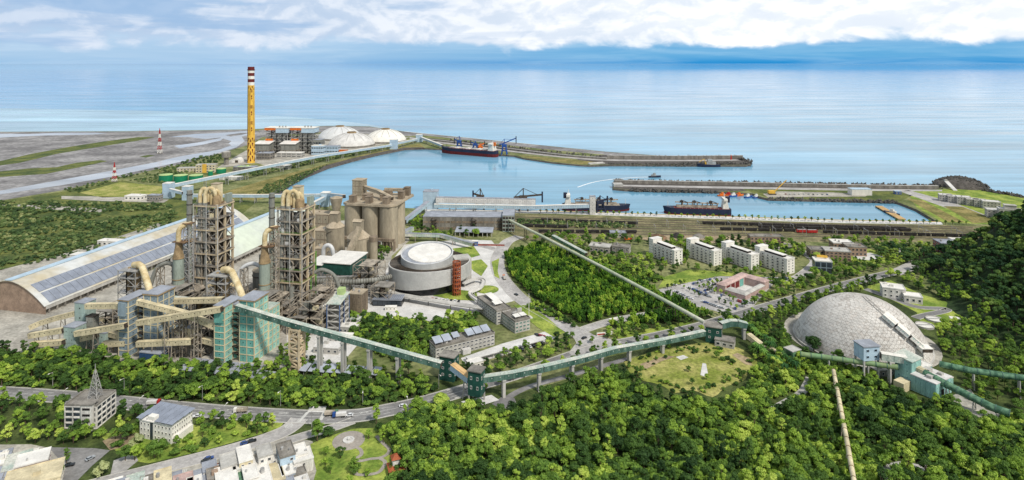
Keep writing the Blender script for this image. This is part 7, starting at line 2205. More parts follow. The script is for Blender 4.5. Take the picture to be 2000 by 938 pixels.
sm=MB();sm.hexa([Vector((0,0,0)),Vector((3.8,0,0)),Vector((3.8,3.9,0.35)),Vector((0,3.9,0.35))],[Vector((0,0,.12)),Vector((3.8,0,.12)),Vector((3.8,3.9,.47)),Vector((0,3.9,.47))]);sme=mesh_only(sm,'solar_panel',M['solar'])
for i in range(6):
 for j in range(4):
  if j==0 and i in(1,2):
   continue
  place(sme,'solar_panel',t,F(-1.4+4.0*i,-1.0+4.0*j,10.9),math.radians(-16))
m=MB()
for i in range(5):
 for j in range(6):
  m.beam(F(0.4+4*j,0.2+3.3*i,10),F(0.4+4*j,0.2+3.3*i,11.1),0.14)
m.build('rack_post',M['steel_grey'],t)
m=MB();m.box(F,5,9.5,0.2,3.2,10.1,12.2);m.build('roof_house',M['white'],t)
keepF(F,21,14,1)
TOWN=[(464,905,7,11,7.5,'concrete','offwhite','narrow house with stained flat roof at the left of the street row'),(482,911,6,12,6.5,'roof_white','white','narrow white roofed house second in the street row'),(494,896,6,13,9.0,'roof_white','cream','tall white roofed house standing above the street row'),(519,897,6,9,6.0,'roof_white','cream','small pale roofed house behind the stained tall one'),(533,886,6.5,10,9.5,'concrete','offwhite','tall grey house with stained roof in the middle of the row'),(556,893,20,4,4.5,'roof_white','cream','long pale awning roof across the court'),(577,886,7,12,9.0,'concrete_dark','lightblue','tall house with stained roof and pale blue flank by the park'),(601,883,8,9,7.0,'roof_white','white','white roofed house beside the park, upper one'),(612,893,9,10,6.0,'roof_white','offwhite','white roofed house beside the park, lower one'),(534,945,9,20,6.0,'roof_white','white','big plain white roof at the bottom edge'),(557,934,6,14,5.0,'cream','cream','cream roofed shed near the bottom edge'),(577,922,6,13,5.0,'roof_white','lightblue','pale blue sided shed beside the cream one'),(467,945,9,17,6.5,'roof_white','white','wide white roof at bottom, left of the green one'),(492,942,6,12,5.0,'midgreen','offwhite','green roofed shed at the bottom edge'),(505,930,6,12,7.0,'roof_white','offwhite','pale house beside the green roof'),(438,930,7,9,5.5,'concrete_dark','brown_tile','low brown house left of the wide white roof'),(412,935,9,10,4.0,'roof_grey','offwhite','low grey house at the far left of the street row'),(335,940,7,12,6.0,'cream','cream','cream roofed house by the street at the bottom'),(281,942,7,9,5.5,'gallery_roof','offwhite','pale green roofed house by the street at the bottom'),(308,946,7,9,5.0,'concrete_dark','offwhite','grey roofed house between the cream and pale green ones'),(378,944,8,10,5.0,'pink','offwhite','faded pink roofed house at the bottom edge of the street'),(93,897,13,11,6.0,'roof_white','pink','pinkish house with white roof at far left'),(54,908,10,14,5.0,'gallery_roof','offwhite','pale teal roofed house at far left'),(118,930,22,16,6.0,'cream','cream','broad cream roofed hall at far left'),(424,915,6,8,5.0,'roof_grey','offwhite','small grey house behind the brown one'),(450,918,6,8,4.0,'rust_red','offwhite','tiny rusty roofed shed in the street row'),(548,912,6,6,4.0,'roof_grey','offwhite','small grey shed in the court'),(590,908,7,6,4.5,'roof_white','offwhite','small white shed below the park houses'),(598,922,8,7,4.0,'concrete_dark','concrete','low stained shed below the park houses'),(575,940,8,9,4.5,'roof_grey','offwhite','grey roof at the bottom edge right of the cream shed'),(606,944,9,10,3.5,'concrete_pale','concrete','flat pale slab roof at the bottom edge'),(515,948,7,10,5.5,'roof_grey','offwhite','grey roof squeezed between the big white roofs'),(356,940,6,9,4.5,'roof_grey','offwhite','small grey house between the cream and pink roofs'),(395,946,6,8,5.0,'roof_white','white','small white house right of the pink roof'),(260,948,7,8,5.0,'roof_grey','offwhite','grey house left of the pale green roof'),(238,950,7,8,4.5,'roof_white','offwhite','white house at the lower end of the street'),(72,888,7,6,4.0,'roof_white','white','small white house behind the pinkish one'),(20,890,8,7,4.0,'roof_grey','offwhite','small grey house at the upper left edge of town'),(42,926,7,9,4.0,'concrete_dark','offwhite','stained low house beside the broad cream hall'),(58,944,9,10,4.5,'gallery_roof','offwhite','pale green roof at the bottom left corner'),(100,948,10,10,5.0,'roof_white','lightblue','white roof with pale blue flank at bottom left'),(30,930,9,12,4.5,'roof_grey','offwhite','grey roofed house at the left edge'),(8,905,9,11,4.5,'roof_white','offwhite','white roofed house at the left edge above the grey one'),]
for a,b,w_,d_,h,rf,wl,lab in TOWN:
 B=G(a,b,h+0.4);B.z=0
 F=LF(B,30)
 F=LF(F(-w_,0),30)
 house('town_house',lab,'house',F,w_,d_,h,M[wl],M[rf],max(1,int(h/3)),max(1,int(w_/3)),max(1,int(d_/3)),WIN_D,0.25 if rf!='concrete_dark' else 0.6,'town houses',('front','left','right'),0.45,0.45,0.2,roofgear=2 if rf=='concrete_dark' else RND.randrange(2))
 keepF(F,w_,d_,0.5)
p=G(773,922);F=LF(p,20)
t=thing('red_pavilion','small red pavilion with tiered roof at the park edge','pavilion',p)
for k,(s_,z)in enumerate(((4,0),(2.4,4.4))):
 m=MB();m.box(F,-s_*0.7,s_*0.7,-s_*0.7,s_*0.7,z-0.2,z+2.8);m.build('storey',M['offwhite'],t)
 m=MB();m.hexa([F(-s_,-s_,z+2.8),F(s_,-s_,z+2.8),F(s_,s_,z+2.8),F(-s_,s_,z+2.8)],[F(-s_*.3,-s_*.3,z+4.4),F(s_*.3,-s_*.3,z+4.4),F(s_*.3,s_*.3,z+4.4),F(-s_*.3,s_*.3,z+4.4)]);m.build('roof',M['rust_red'],t)
# ------------------------------------------------------------------ vehicles and lamps
def car_meshes(col,L=4.4,W=1.8,van=False):
 m=MB();w=W/2
 m.hexa([Vector((-L/2,-w,.35)),Vector((L/2,-w,.35)),Vector((L/2,w,.35)),Vector((-L/2,w,.35))],[Vector((-L/2,-w*.97,.95)),Vector((L/2,-w*.95,.85)),Vector((L/2,w*.95,.85)),Vector((-L/2,w*.97,.95))])
 body=mesh_only(m,'body',col)
 m=MB();x0,x1=(-L*.46,L*.34)if van else(-L*.38,L*.22)
 hh=1.95 if van else 1.45
 m.hexa([Vector((x0,-w*.95,.93)),Vector((x1,-w*.95,.86)),Vector((x1,w*.95,.86)),Vector((x0,w*.95,.93))],[Vector((x0+.35,-w*.78,hh-.06)),Vector((x1-.6,-w*.78,hh-.06)),Vector((x1-.6,w*.78,hh-.06)),Vector((x0+.35,w*.78,hh-.06))])
 cab=mesh_only(m,'cabin_glass',M['glass'])
 m=MB();m.box(IDF,x0+.3,x1-.55,-w*.8,w*.8,hh-.06,hh);roof=mesh_only(m,'roof',col)
 m=MB();m.cyl((0,-.11,0),(0,.11,0),.33,n=12);wh_=mesh_only(m,'wheel',M['tyre'])
 return body,cab,roof,wh_,L,w
CARC=[car_meshes(pm('car_'+n,c,0.04,1.0,0.3,spec=0.6))for n,c in(('white',S(226,226,226)),('silver',S(160,164,168)),('black',S(36,38,42)),('blue',S(48,78,138)),('red',S(150,36,34)))]
CNAME=('white','silver','black','blue','red')
def car(p,deg,ci,label,group=None,z=0.2):
 body,cab,roof,wh_,L,w=CARC[ci]
 r=math.radians(deg);q=Vector((p.x,p.y,z))
 t=thing('parked_car' if 'parked' in label else 'car',label,'car',q,group)
 F=LF(q,deg)
 place(body,'body',t,q,r);place(cab,'cabin_glass',t,q,r);place(roof,'roof',t,q,r)
 for x in(-L*.3,L*.3):
  for y in(-w+.1,w-.1):
   place(wh_,'wheel',t,F(x,y,0.33),r)
r_=random.Random(31)
for row,(a,b,n,deg)in enumerate((((1366,572),(1425,554),13,60),((1376,575),(1432,558),12,60),((1404,582),(1412,576),3,60),((1306,577),(1338,592),5,-25),((1385,560),(1400,555.5),3,60),((1318,570),(1352,586),7,-25),((1345,562),(1388,582),9,-25),((1372,590),(1412,604),8,-25),((1352,556),(1400,544),9,60),((1420,546),(1470,543),7,85),((1500,546),(1545,546),7,85))):
 p,q=G(*a),G(*b)
 for i in range(n):
  if r_.random()<0.15:
   continue
  ci=r_.choice((0,0,1,1,2,3))
  car(p.lerp(q,(i+.5)/n),deg+r_.uniform(-2,2),ci,f'{CNAME[ci]} parked car in the visitor car park row',f'{CNAME[ci]} cars in the visitor car park')
for a,b,deg,ci,lab in((682,813.5,190,0,'white car on the highway right of the blue truck'),(787,795,15,0,'white car on the highway bend'),(1008,577,130,2,'dark car on the curved plant road'),(1368,549,10,2,'dark car beside the housing lawn'),(1318,558,20,0,'white car entering the car park'),(1436,604,70,3,'blue car at the lower exit of the car park'),(408,898,30,3,'blue car on the town street near the row'),(402,903,30,2,'dark car parked by the town street'),(478,868,30,3,'blue car parked under the trees of the street'),(492,864,30,2,'dark car parked beside the blue one on the street'),(1532,543,8,2,'dark car near the rightmost apartment block'),(1141,662,40,2,'dark car at the gate plaza'),(385,815,195,0,'white car partly under roadside trees'),(136,911,20,2,'dark car parked before the cream hall'),(176,898,60,1,'silver car parked on the forecourt')):
 car(G(a,b),deg,ci,lab,None,0.24)
def truck(a,b,deg,cabm,boxm,label,L=7.5):
 p=G(a,b);q=Vector((p.x,p.y,0.24));F=LF(q,deg)
 t=thing('truck',label,'truck',q)
 m=MB();m.box(F,L*.28,L*.5,-1.1,1.1,.5,2.6);m.build('cab',cabm,t)
 m=MB();m.box(F,-L*.5,L*.25,-1.15,1.15,.9,2.4);m.build('load_bed',boxm,t)
 m=MB();m.box(F,L*.46,L*.51,-1.0,1.0,1.5,2.3);m.build('windscreen',M['glass'],t)
 for x in(-L*.35,-L*.2,L*.36):
  for y in(-1.05,1.05):
   m=MB();m.cyl(F(x,y-.12,.45),F(x,y+.12,.45),.45,n=10);m.build('wheel',M['tyre'],t)
truck(647,812,8,M['midgreen'],M['steel'],'green truck waiting at the highway junction')
truck(663,815,188,M['crane_blue'],M['concrete_pale'],'blue truck on the highway beside the junction')
for row,(a,b,n,deg,lab)in enumerate((((818,584),(900,590),11,85,'parked car under the curved canopy of the round hall'),((1046,655),(1075,663),6,120,'parked car in the court beside the office lawn'),((1000,688),(1060,672),8,120,'parked car along the long canopy'),((1440,588),(1462,596),5,70,'parked car right of the visitor car park'),((1482,478),(1525,480),7,85,'parked car before the brown railway building'),((1530,380),(1620,381),10,80,'parked car on the boatyard flat'),((560,690),(600,700),5,60,'parked car on the slab below the teal mill'))):
 p,q=G(*a),G(*b)
 for i in range(n):
  ci=r_.choice((0,0,1,2,3,4))
  car(p.lerp(q,(i+.5)/n),deg+r_.uniform(-3,3),ci,f'{CNAME[ci]} {lab}',f'{CNAME[ci]} cars, {lab[11:]}',0.26)
truck(1000,500,80,M['white'],M['steel_grey'],'white lorry on the plant road near the bamboo')
truck(985,545,100,M['orange'],M['concrete'],'orange lorry on the curve of the plant road')
truck(470,806,188,M['white'],M['steel'],'white lorry on the highway left of the junction')
truck(300,791,8,M['red'],M['concrete_pale'],'red lorry on the highway behind the solar office')
truck(1200,628.5,20,M['white'],M['white'],'white lorry on the road below the bamboo wood',9)
truck(1226,470,0,M['red'],M['orange'],'red truck near the railway tracks',9)
hw=catmull(px((60,771),(150,778),(240,787),(330,796),(420,804),(520,811),(620,815),(700,812),(760,801),(820,788),(880,771)),8)
lm_=MB();lm_.cyl((0,0,-0.2),(0,0,9),.16,.1,8);pole_me=mesh_only(lm_,'pole',M['steel_grey'])
lm_=MB();lm_.beam((0,0,9),(2.6,0,9.4),.12);lm_.box(IDF,2.2,3.4,-.25,.25,9.3,9.5);head_me=mesh_only(lm_,'lamp_head',M['white'])
Ls=0;nxt=8;k=0
for i in range(len(hw)-1):
 Ls+=(hw[i+1]-hw[i]).length
 if Ls>nxt:
  nxt+=25
  s_=1 if k%2==0 else-1
  n_=side(hw,i)*s_
  p=hw[i]+n_*9.6
  t=thing('street_lamp',('grey street lamp on the far verge of the highway','grey street lamp on the near verge of the highway')[k%2],'street lamp',(p.x,p.y,0),('lamps on the far verge','lamps on the near verge')[k%2])
  rz=math.atan2(-n_.y,-n_.x)
  place(pole_me,'pole',t,(p.x,p.y,0),rz);place(head_me,'lamp_head',t,(p.x,p.y,0),rz)
  k+=1
def bars(name,p,q,n,L,w):
 p,q=G(*p),G(*q);d=(q-p)
 s_=Vector((-d.y,d.x,0)).normalized()*(L/2)
 m=MB()
 for i in range(n):
  c=p+d*((i+.5)/n);h=d.normalized()*(w/2)
  m.add([(*(c-h-s_).xy,0.23),(*(c+h-s_).xy,0.23),(*(c+h+s_).xy,0.23),(*(c-h+s_).xy,0.23)],[(0,1,2,3)])
 tag(m.build(name,M['mark']),kind='structure')
bars('zebra_crossing',(556,835),(572,830),6,3.6,0.5)
bars('zebra_crossing',(338,926),(365,921),8,3.2,0.5)
patch('crossing_band',px((580,826),(586,826),(604,806),(598,806)),M['mark'],0.225)
patch('crossing_band',px((622,822),(629,822),(637,806),(630,806)),M['mark'],0.225)
m=MB()
for a,b in((250,784),(300,800),(440,802),(450,809),(455,812),(555,808),(700,808),(712,806),(480,806),(530,812)):
 p=G(a,b);F=LF(p,8)
 m.add([F(-3,-.2,.21),F(1,-.2,.21),F(1,.2,.21),F(-3,.2,.21)],[(0,1,2,3)]);m.add([F(1,-.7,.21),F(2.6,0,.21),F(1,.7,.21)],[(0,1,2)])
tag(m.build('lane_arrows',M['mark']),kind='structure')
for lab,a,w_,d_,h,wl,rf in(('white open works shed on the far left yard',(243,391),26,14,6,'white','roof_white'),('grey works cabin beside the white works shed',(287,394),18,10,9,'concrete_dark','roof_grey'),('small white store along the shed on the left',(136,508),22,10,5,'offwhite','roof_white'),('second white store along the shed on the left',(190,480),24,10,5,'offwhite','roof_white'),('low grey concrete depot below the green gallery',(612,690),18,10,4,'concrete','concrete_pale'),('white roofed depot beside the gallery piers',(640,672),16,9,4.5,'offwhite','roof_white'),('small pale green hut beyond the green gallery',(683,635),7,6,4,'offwhite','gallery_roof'),('blue framed depot right of the tower house',(662,652),13,8,5,'concrete','roof_white')):
 house('works_shed',lab,'shed',LF(G(*a),-8),w_,d_,h,M[wl],M[rf],1,4,2,WIN_D,0.2,None,('front','right'),0.5,0.45,roofgear=1)
# ------------------------------------------------------------------ vegetation
def rdir(r):
 while True:
  v=Vector((r.uniform(-1,1),r.uniform(-1,1),r.uniform(-1,1)))
  if 0.05<v.length<1:
   return v.normalized()
def leaf_quads(m,r,c,rad,n,size,flat=0.75,shell=0.55):
 for _ in range(n):
  d=rdir(r)
  if d.z<-0.35:
   d.z*=-0.6
  k=r.uniform(shell,1.0)
  p=c+Vector((d.x*rad,d.y*rad,d.z*rad*flat))*k
  nrm=(d+rdir(r)*0.75+Vector((0,0,0.35))).normalized()
  a=nrm.cross(rdir(r)).normalized()
  b=nrm.cross(a)
  s=size*r.uniform(0.6,1.3)
  s2=s*r.uniform(0.5,0.9)
  m.add([p-a*s,p+b*s2,p+a*s,p-b*s2],[(0,1,2,3)])
def broadleaf(seed,leafmat,h=9.0,R=4.6,lobes=11,nq=120,size=0.62,flat=0.75,low=0.42):
 r=random.Random(seed)
 cr,tr=MB(),MB()
 tr.tube([(0,0,-0.8),(0.1,0,h*0.25),(r.uniform(-.4,.4),r.uniform(-.4,.4),h*0.6)],[0.34,0.26,0.14],6)
 for i in range(lobes):
  a=2*PI*i/lobes+r.uniform(-0.5,0.5)
  rr=R*r.uniform(0.15,0.72)
  z=h*r.uniform(low,0.92)-0.2*rr
  if i==0:
   rr,z=0.3,h*0.86
  c=Vector((rr*math.cos(a),rr*math.sin(a),z))
  lr=R*r.uniform(0.22,0.48)
  leaf_quads(cr,r,c,lr,int(nq*r.uniform(0.7,1.2)),size,flat)
  tr.tube([(0,0,h*0.28),c*0.6+Vector((0,0,h*0.15)),c],[0.14,0.09,0.03],4)
 return mesh_only(cr,'crown',leafmat),mesh_only(tr,'trunk',M['bark'])
def bamboo(seed):
 r=random.Random(seed)
 cr,tr=MB(),MB()
 for i in range(13):
  a,rr=r.uniform(0,2*PI),r.uniform(0.2,1.2)
  h=r.uniform(6.5,11.0)
  lean=r.uniform(0.8,2.6)
  base=Vector((rr*math.cos(a),rr*math.sin(a),0))
  pts=[base+Vector((lean*math.cos(a),lean*math.sin(a),0))*(t*t)+Vector((0,0,h*t*(1-0.12*t)))for t in(0,0.3,0.6,0.85,1.0)]
  tr.tube([pts[0]-Vector((0,0,0.6))]+pts,[0.09,0.09,0.08,0.06,0.04,0.02],4)
  for t in range(6):
   k=0.35+0.13*t
   j=min(int(k*4),3)
   p=pts[j].lerp(pts[j+1],k*4-j)
   leaf_quads(cr,r,p,1.35-0.12*t,26,0.5,0.8,0.2)
 return mesh_only(cr,'crown',M['leaf_bamboo']),mesh_only(tr,'trunk',M['bark'])
def shrub(seed,mat):
 r=random.Random(seed)
 cr,tr=MB(),MB()
 for i in range(6):
  a,rr=r.uniform(0,2*PI),r.uniform(0,1.7)
  c=Vector((rr*math.cos(a),rr*math.sin(a),r.uniform(0.7,2.1)))
  leaf_quads(cr,r,c,r.uniform(0.9,1.5),70,0.42,0.8,0.4)
  tr.tube([(0,0,-0.4),c*0.6,c],[0.1,0.07,0.02],4)
 return mesh_only(cr,'crown',mat),mesh_only(tr,'trunk',M['bark'])
def palm(seed):
 r=random.Random(seed)
 cr,tr=MB(),MB()
 h=8.5
 tr.tube([(0,0,-0.5),(0.15,0,h*0.5),(0.1,0.2,h)],[0.28,0.2,0.17],7)
 for i in range(15):
  a=2*PI*i/15+r.uniform(-0.2,0.2)
  up=r.uniform(0.2,1.1)
  d=Vector((math.cos(a),math.sin(a),0));s_=Vector((-d.y,d.x,0))
  L=r.uniform(2.6,3.4)
  prev=Vector((0.1,0.2,h))
  for k in range(5):
   t=(k+1)/5
   p=Vector((0.1,0.2,h))+d*(L*t)+Vector((0,0,up*L*t-1.15*L*t*t))
   w=0.55*(1-0.5*abs(2*t-1))
   dz=Vector((0,0,0.3))
   cr.add([prev,prev+s_*w-dz,p+s_*w-dz,p],[(0,1,2,3)])
   cr.add([prev,p,p-s_*w-dz,prev-s_*w-dz],[(0,1,2,3)])
   prev=p
 return mesh_only(cr,'crown',M['leaf_palm']),mesh_only(tr,'trunk',M['bark'])
KINDS={'broad':[broadleaf(10+i,M['leaf'],h_,R_,n_,q_,0.38,f_,l_)for i,(h_,R_,n_,q_,f_,l_)in enumerate(((9,4.4,15,165,.8,.42),(11,3.3,14,150,.95,.3),(7,5.4,18,150,.6,.5),(10,4.9,17,165,.8,.4),(12,3.8,16,150,.9,.35),(8,3.4,10,170,.8,.4),(9.5,5.6,20,150,.65,.5),(6.5,3.2,9,170,.85,.35),(10.5,4.2,11,120,.8,.45),(13,3.0,15,140,1.0,.3),(8.5,4.8,12,110,.7,.5)))],'hill':[broadleaf(40+i,M['leaf_hill'],9.5,4.6,11,140,0.55)for i in range(5)],'bamboo':[bamboo(60+i)for i in range(5)],'shrub':[shrub(80+i,M['leaf_shrub'])for i in range(5)],'bush':[shrub(90+i,M['leaf'])for i in range(4)],'pale':[broadleaf(100+i,M['leaf_pale'],7,4.4,10,120,0.5)for i in range(2)],'street':[broadleaf(120+i,M['leaf'],6.5,2.6,8,80,0.42,0.9)for i in range(4)],'palm':[palm(140+i)for i in range(3)],}
def in_poly(x,y,poly):
 c=False
 j=len(poly)-1
 for i in range(len(poly)):
  xi,yi=poly[i][0],poly[i][1]
  xj,yj=poly[j][0],poly[j][1]
  if(yi>y)!=(yj>y)and x<(xj-xi)*(y-yi)/(yj-yi)+xi:
   c=not c
  j=i
 return c
from mathutils import noise as mnoise
TREES=[]
_cells={}
def scatter(region,poly,kind,spacing,smin,smax,keep=1.0,seed=1,zf=None,excl=(),hpow=1.0):
 r=random.Random(seed)
 xs,ys=[p[0]for p in poly],[p[1]for p in poly]
 A=(max(xs)-min(xs))*(max(ys)-min(ys))
 n=int(A/spacing**2*2.6)
 cs=4.0
 for _ in range(n):
  x,y=r.uniform(min(xs),max(xs)),r.uniform(min(ys),max(ys))
  if r.random()>keep or not in_poly(x,y,poly):
   continue
  if region=='lowland' and mnoise.noise(Vector((x*0.022,y*0.03,4.0)))+0.5*mnoise.noise(Vector((x*0.07,y*0.09,9.0)))<-0.16:
   continue
  if blocked(x,y,spacing*0.42)or any(in_poly(x,y,e)for e in excl):
   continue
  sp=spacing*r.uniform(0.75,1.2)
  k=int(math.ceil(sp/cs))
  ci,cj=int(x//cs),int(y//cs)
  ok=True
  for i in range(ci-k,ci+k+1):
   for j in range(cj-k,cj+k+1):
    for(qx,qy)in _cells.get((i,j),()):
     if(qx-x)**2+(qy-y)**2<sp*sp:
      ok=False;break
    if not ok:break
   if not ok:break
  if not ok:
   continue
  _cells.setdefault((ci,cj),[]).append((x,y))
  z=zf(x,y)if zf else 0.0
  TREES.append((x,y,z,r.uniform(smin,smax),r.uniform(0,6.28),kind,r.randrange(len(KINDS[kind])),region))
def row_of(region,pts,kind,step,smin,smax,seed=3,jit=0.4):
 r=random.Random(seed)
 for a,b in zip(pts,pts[1:]):
  L=(b-a).length
  for i in range(int(L/step)):
   p=a.lerp(b,(i+0.5)*step/L)
   TREES.append((p.x+r.uniform(-jit,jit),p.y+r.uniform(-jit,jit),0,r.uniform(smin,smax),r.uniform(0,6.28),kind,r.randrange(len(KINDS[kind])),region))
def blocked(x,y,mrg):
 for cx_,cy_,rr in KEEP_C:
  if(x-cx_)**2+(y-cy_)**2<(rr+mrg)**2:
   return True
 for a,b,w in KEEP_L:
  dx,dy=b[0]-a[0],b[1]-a[1]
  L2=dx*dx+dy*dy
  t=max(0,min(1,((x-a[0])*dx+(y-a[1])*dy)/L2))if L2 else 0
  ex,ey=a[0]+dx*t-x,a[1]+dy*t-y
  if ex*ex+ey*ey<(w+mrg)**2:
   return True
 return False
def keep_line(w,*pts):
 P=px(*pts)
 for a,b in zip(P,P[1:]):
  KEEP_L.append((a,b,w))
KEEP_C=[(250,440,48),(-75,560,39)]
KEEP_L=[]
keep_line(5.6,(-150,760),(60,771),(240,787),(420,804),(620,815),(700,812),(760,801),(880,771))
keep_line(4.5,(880,771),(940,752),(1080,708),(1160,682),(1290,655),(1430,619),(1560,581),(1700,543),(1794,520),(1870,496))
keep_line(4.5,(585,818),(545,848),(480,871),(310,916),(200,944))
keep_line(2.2,(975,792),(1028,758),(1105,736),(1226,701))
keep_line(3.0,(1512,798),(1564,768),(1582,738))
keep_line(2.5,(1660,762),(1680,757),(1702,762),(1730,782),(1760,800))
keep_line(3,(1730,945),(1735,918),(1765,908),(1810,915))
keep_line(3,(1690,565),(1740,582),(1790,600),(1850,605))
keep_line(4,(1540,548),(1562,540),(1592,514))
keep_line(5,(915,790),(940,775))
keep_line(4.5,(1130,648),(1198,627),(1304,609))
for c_ in BLD_KEEP:
 KEEP_C.append(c_)
R_SE=px((765,868),(770,835),(800,806),(860,800),(905,800),(960,822),(1012,806),(1050,784),(1130,757),(1222,732),(1250,764),(1310,790),(1400,792),(1458,768),(1488,730),(1500,705),(1560,700),(1690,730),(1740,770),(1800,795),(1860,800),(1900,840),(1980,815),(2120,830),(2200,1010),(1000,1010),(760,1000),(772,900))
R_BELT=px((-120,696),(110,692),(240,706),(440,727),(545,722),(600,745),(760,752),(850,760),(860,770),(760,792),(640,798),(500,793),(330,780),(100,762),(-120,752))
R_SW=px((-120,772),(60,779),(134,784),(130,832),(190,850),(205,864),(120,868),(0,868),(-120,862))
R_OFF=px((225,800),(300,806),(400,812),(520,822),(545,838),(470,862),(400,884),(300,910),(262,918),(262,880),(215,880),(240,850),(215,835))
R_BAMBOO=px((985,502),(1055,480),(1090,490),(1360,606),(1385,620),(1300,634),(1190,640),(1135,634),(1060,592),(1003,548))
R_MIDW=px((690,625),(760,628),(840,632),(900,612),(935,625),(930,645),(850,660),(845,700),(800,712),(740,690),(680,660))
R_OFFICE=px((900,712),(960,690),(1060,660),(1120,655),(1125,690),(1080,706),(1000,730),(940,745),(895,735))
R_NE=px((1105,470),(1180,478),(1265,505),(1330,527),(1300,545),(1255,556),(1230,545),(1180,518))
R_APT=px((1010,470),(1110,460),(1260,470),(1440,474),(1560,480),(1590,498),(1565,505),(1480,492),(1340,485),(1260,480),(1110,474))
R_ROAD=px((1370,622),(1432,612),(1470,600),(1540,560),(1600,535),(1690,522),(1770,515),(1740,545),(1650,560),(1560,590),(1470,618),(1400,640))
R_DOMEL=px((1412,640),(1480,618),(1560,592),(1620,575),(1560,615),(1530,660),(1550,700),(1500,700),(1450,660))
R_LOW=px((-300,398),(0,394),(150,395),(330,400),(350,425),(290,440),(180,480),(60,510),(-60,530),(-300,560))
R_LOW2=px((120,372),(230,345),(310,330),(420,300),(440,310),(400,330),(330,350),(320,360),(230,352),(150,378))
R_POW=px((430,345),(540,325),(640,305),(760,285),(760,290),(640,312),(540,335),(440,355))
R_SITE=px((1740,540),(1800,530),(1860,560),(1925,612),(1880,600),(1800,572))
R_EAST=px((1600,470),(1700,470),(1800,478),(1850,490),(1800,500),(1760,495),(1690,485),(1640,486))
R_DOMER=px((1835,640),(1905,618),(2010,640),(2150,760),(2000,800),(1900,790),(1870,740),(1830,690))
R_MONU=px((1640,505),(1690,515),(1770,510),(1750,525),(1690,530),(1640,522))
hillp=[(365,250),(470,250),(620,330),(760,500),(800,655),(380,655),(385,560),(362,470)]
scatter('se',R_SE,'broad',4.7,0.48,1.15,seed=1)
scatter('se',R_SE,'bush',2.7,1.0,1.9,0.95,seed=21)
scatter('belt',R_BELT,'broad',4.9,0.5,1.05,seed=2)
scatter('belt',R_BELT,'bush',3.0,0.9,1.5,0.7,seed=22)
scatter('sw',R_SW,'broad',5.6,0.6,1.0,seed=4)
scatter('office',px((235,797),(330,806),(420,814),(540,822),(540,830),(420,828),(330,822),(240,812)),'broad',6,0.55,0.9,0.85,seed=55)
scatter('office',R_OFF,'broad',6.0,0.55,1.0,0.85,seed=5)
scatter('office',R_OFF,'bush',4.5,0.7,1.3,0.5,seed=25)
scatter('bamboo',R_BAMBOO,'bamboo',3.3,0.5,0.85,seed=6)
scatter('midwood',R_MIDW,'broad',5.6,0.55,0.95,seed=7)
scatter('court',R_OFFICE,'broad',6.2,0.55,0.95,seed=8)
scatter('northwood',R_NE,'broad',6.2,0.6,0.95,seed=9)
scatter('housing',R_APT,'broad',7.5,0.6,1.0,0.8,seed=10)
scatter('roadwood',R_ROAD,'broad',6.0,0.6,1.0,seed=11)
scatter('domewood',R_DOMEL,'broad',6.0,0.55,0.95,seed=12)
scatter('lowland',R_LOW,'shrub',4.6,0.6,1.7,0.85,seed=13)
scatter('lowland',R_LOW2,'shrub',6.5,0.7,1.8,0.8,seed=14)
scatter('power',R_POW,'shrub',7,0.9,2.0,0.8,seed=15)
scatter('sitewood',R_SITE,'broad',5.5,0.5,0.85,seed=16,zf=hill_z)
scatter('eastwood',R_EAST,'broad',7,0.6,0.95,seed=17)
scatter('mill',R_DOMER,'broad',5.6,0.55,1.0,seed=18,zf=hill_z)
scatter('monument',R_MONU,'street',6,0.8,1.1,seed=19)
scatter('hill',hillp,'hill',5.6,0.75,1.2,seed=20,zf=hill_z)
